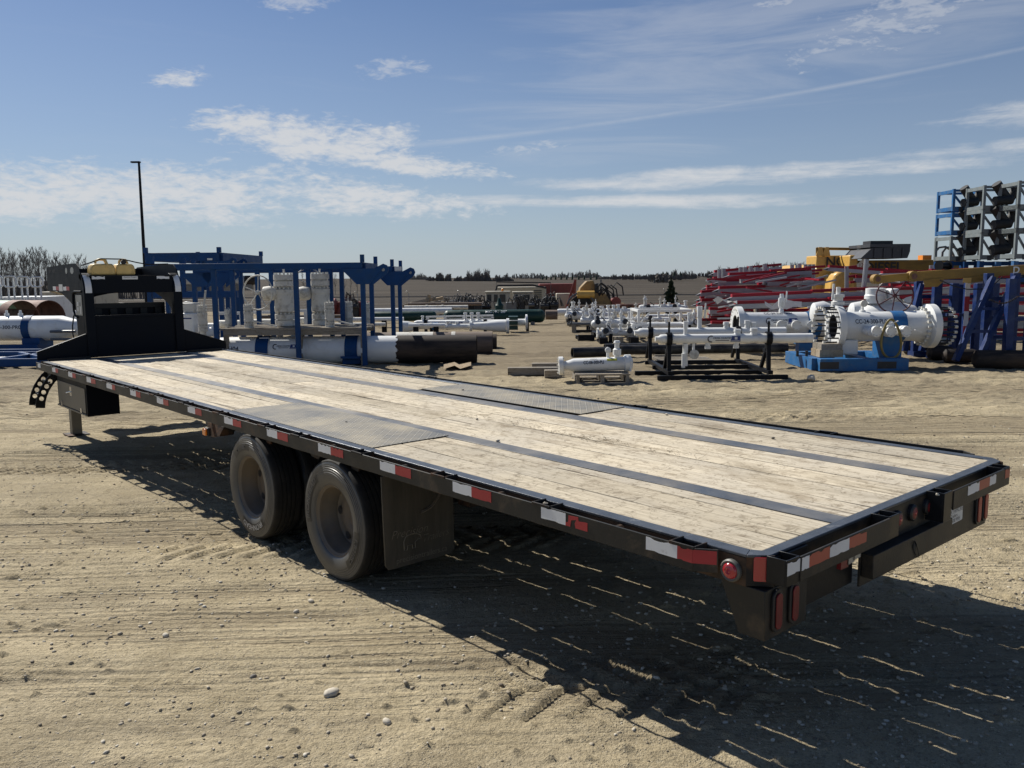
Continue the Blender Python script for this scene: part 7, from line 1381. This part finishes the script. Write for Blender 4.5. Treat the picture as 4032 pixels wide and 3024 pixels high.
# the young spruce in the field, branch by branch
v = 74; u = U(1450, v); zb = zg(v); h = uz(1450, 598, v)[1]-zb; t = Thing('spruce_tree', 'young dark spruce standing alone by the field fence', 'tree', (u, v, zb)); t.part('trunk', MB().tube((u, v, zb), (u, v, zb+h), .09, 7, .015), M['bark']); b = MB(); rr = random.Random(4)
for k in range(520):
    f = rr.random()**.8; z = zb+.25+f*(h-.3); R1 = (1-f)*1.02*rr.uniform(.55, 1.1)*(1+.25*math.sin(f*40)); a_ = rr.uniform(0, 6.28); p = Vector((u, v, z)); q_ = p+Vector((math.cos(a_)*R1, math.sin(a_)*R1, -.10*R1+.05)); s_ = Vector((-math.sin(a_), math.cos(a_), 0))*(.06+.10*R1); d = (q_-p)
    b.add([p+d*.15-s_*.3, p+d*.55-s_-Vector((0, 0, .05)), q_, p+d*.55+s_-Vector((0, 0, .05)), p+d*.15+s_*.3], [(0, 1, 2, 3, 4)]); b.add([p+d*.3, p+d*.8+Vector((0, 0, .10)), q_, p+d*.6-Vector((0, 0, .14))], [(0, 1, 2, 3)])
t.part('crown', b, M['needle'], smooth=0)
b = MB(); rr = random.Random(6); c = P3(1424, 604, 150)
for k in range(260): d = Vector((rr.gauss(0, .8), rr.gauss(0, .6), rr.uniform(-.6, .5))); b.path([c+d, c+d+Vector((rr.uniform(-.5, .5), 0, .6))], [.12, .03], 3, cap=False)
solo('bush', 'dark round bush alone in the field left of the spruce', 'bush', b, M['farwood'], smooth=0)
# weathered sticks and straw on the deck and in the aisle
M['straw'] = paint('dry_straw', (.16, .12, .07), .9, var=.3); rr = random.Random(15)
def straw(label, pts, n, sp, frame, z): 
    b = MB()
    for k in range(n):
        x, y = pts[rr.randrange(len(pts))]; p = Vector((x+rr.gauss(0, sp), y+rr.gauss(0, sp*2.2), z+rr.random()*.006)); a_ = rr.uniform(-.6, .6)+pi/2*(rr.random() < .3); L = rr.uniform(.012, .05); b.path([p, p+Vector((math.sin(a_)*L*.5, math.cos(a_)*L*.5, .004)), p+Vector((math.sin(a_+.4)*L, math.cos(a_+.4)*L, 0))], .0009, 3)
    o = solo('straw_litter', label, 'litter', b, M['straw'], frame=frame, smooth=0); o['kind'] = 'stuff'
straw('dry straw and dirt gathered along the middle plank joint of the deck', [(1.30, 1.9), (1.31, 2.1), (1.28, 2.3), (1.33, 1.4), (1.36, 2.6), (1.30, 3.3), (1.42, 2.9)], 150, .045, MT, H+.001)
for k, (x, y, s_) in enumerate(((1075, 952, .014), (1178, 1088, .013), (1030, 905, .012), (748, 912, .012), (2025, 1068, .01), (1000, 843, .014), (1440, 895, .012), (1670, 946, .012))):
    a_, b_, c_ = _ray(x, y); tt2 = (H+.004-CZ)/c_; u, v = a_*tt2, b_*tt2; b = MB().sphere((u, v, H+.004), s_, 7, 5, (1, .8, .6)); rr2 = random.Random(k); b.v = [p+Vector((rr2.uniform(-1, 1), rr2.uniform(-1, 1), rr2.uniform(-1, 1)))*s_*.2 for p in b.v]
    solo('pebble', 'small pebble lying loose on the trailer deck planks', 'pebble', b, M['greystone' if k % 2 else 'palestone'], group='pebbles on the deck', smooth=60)
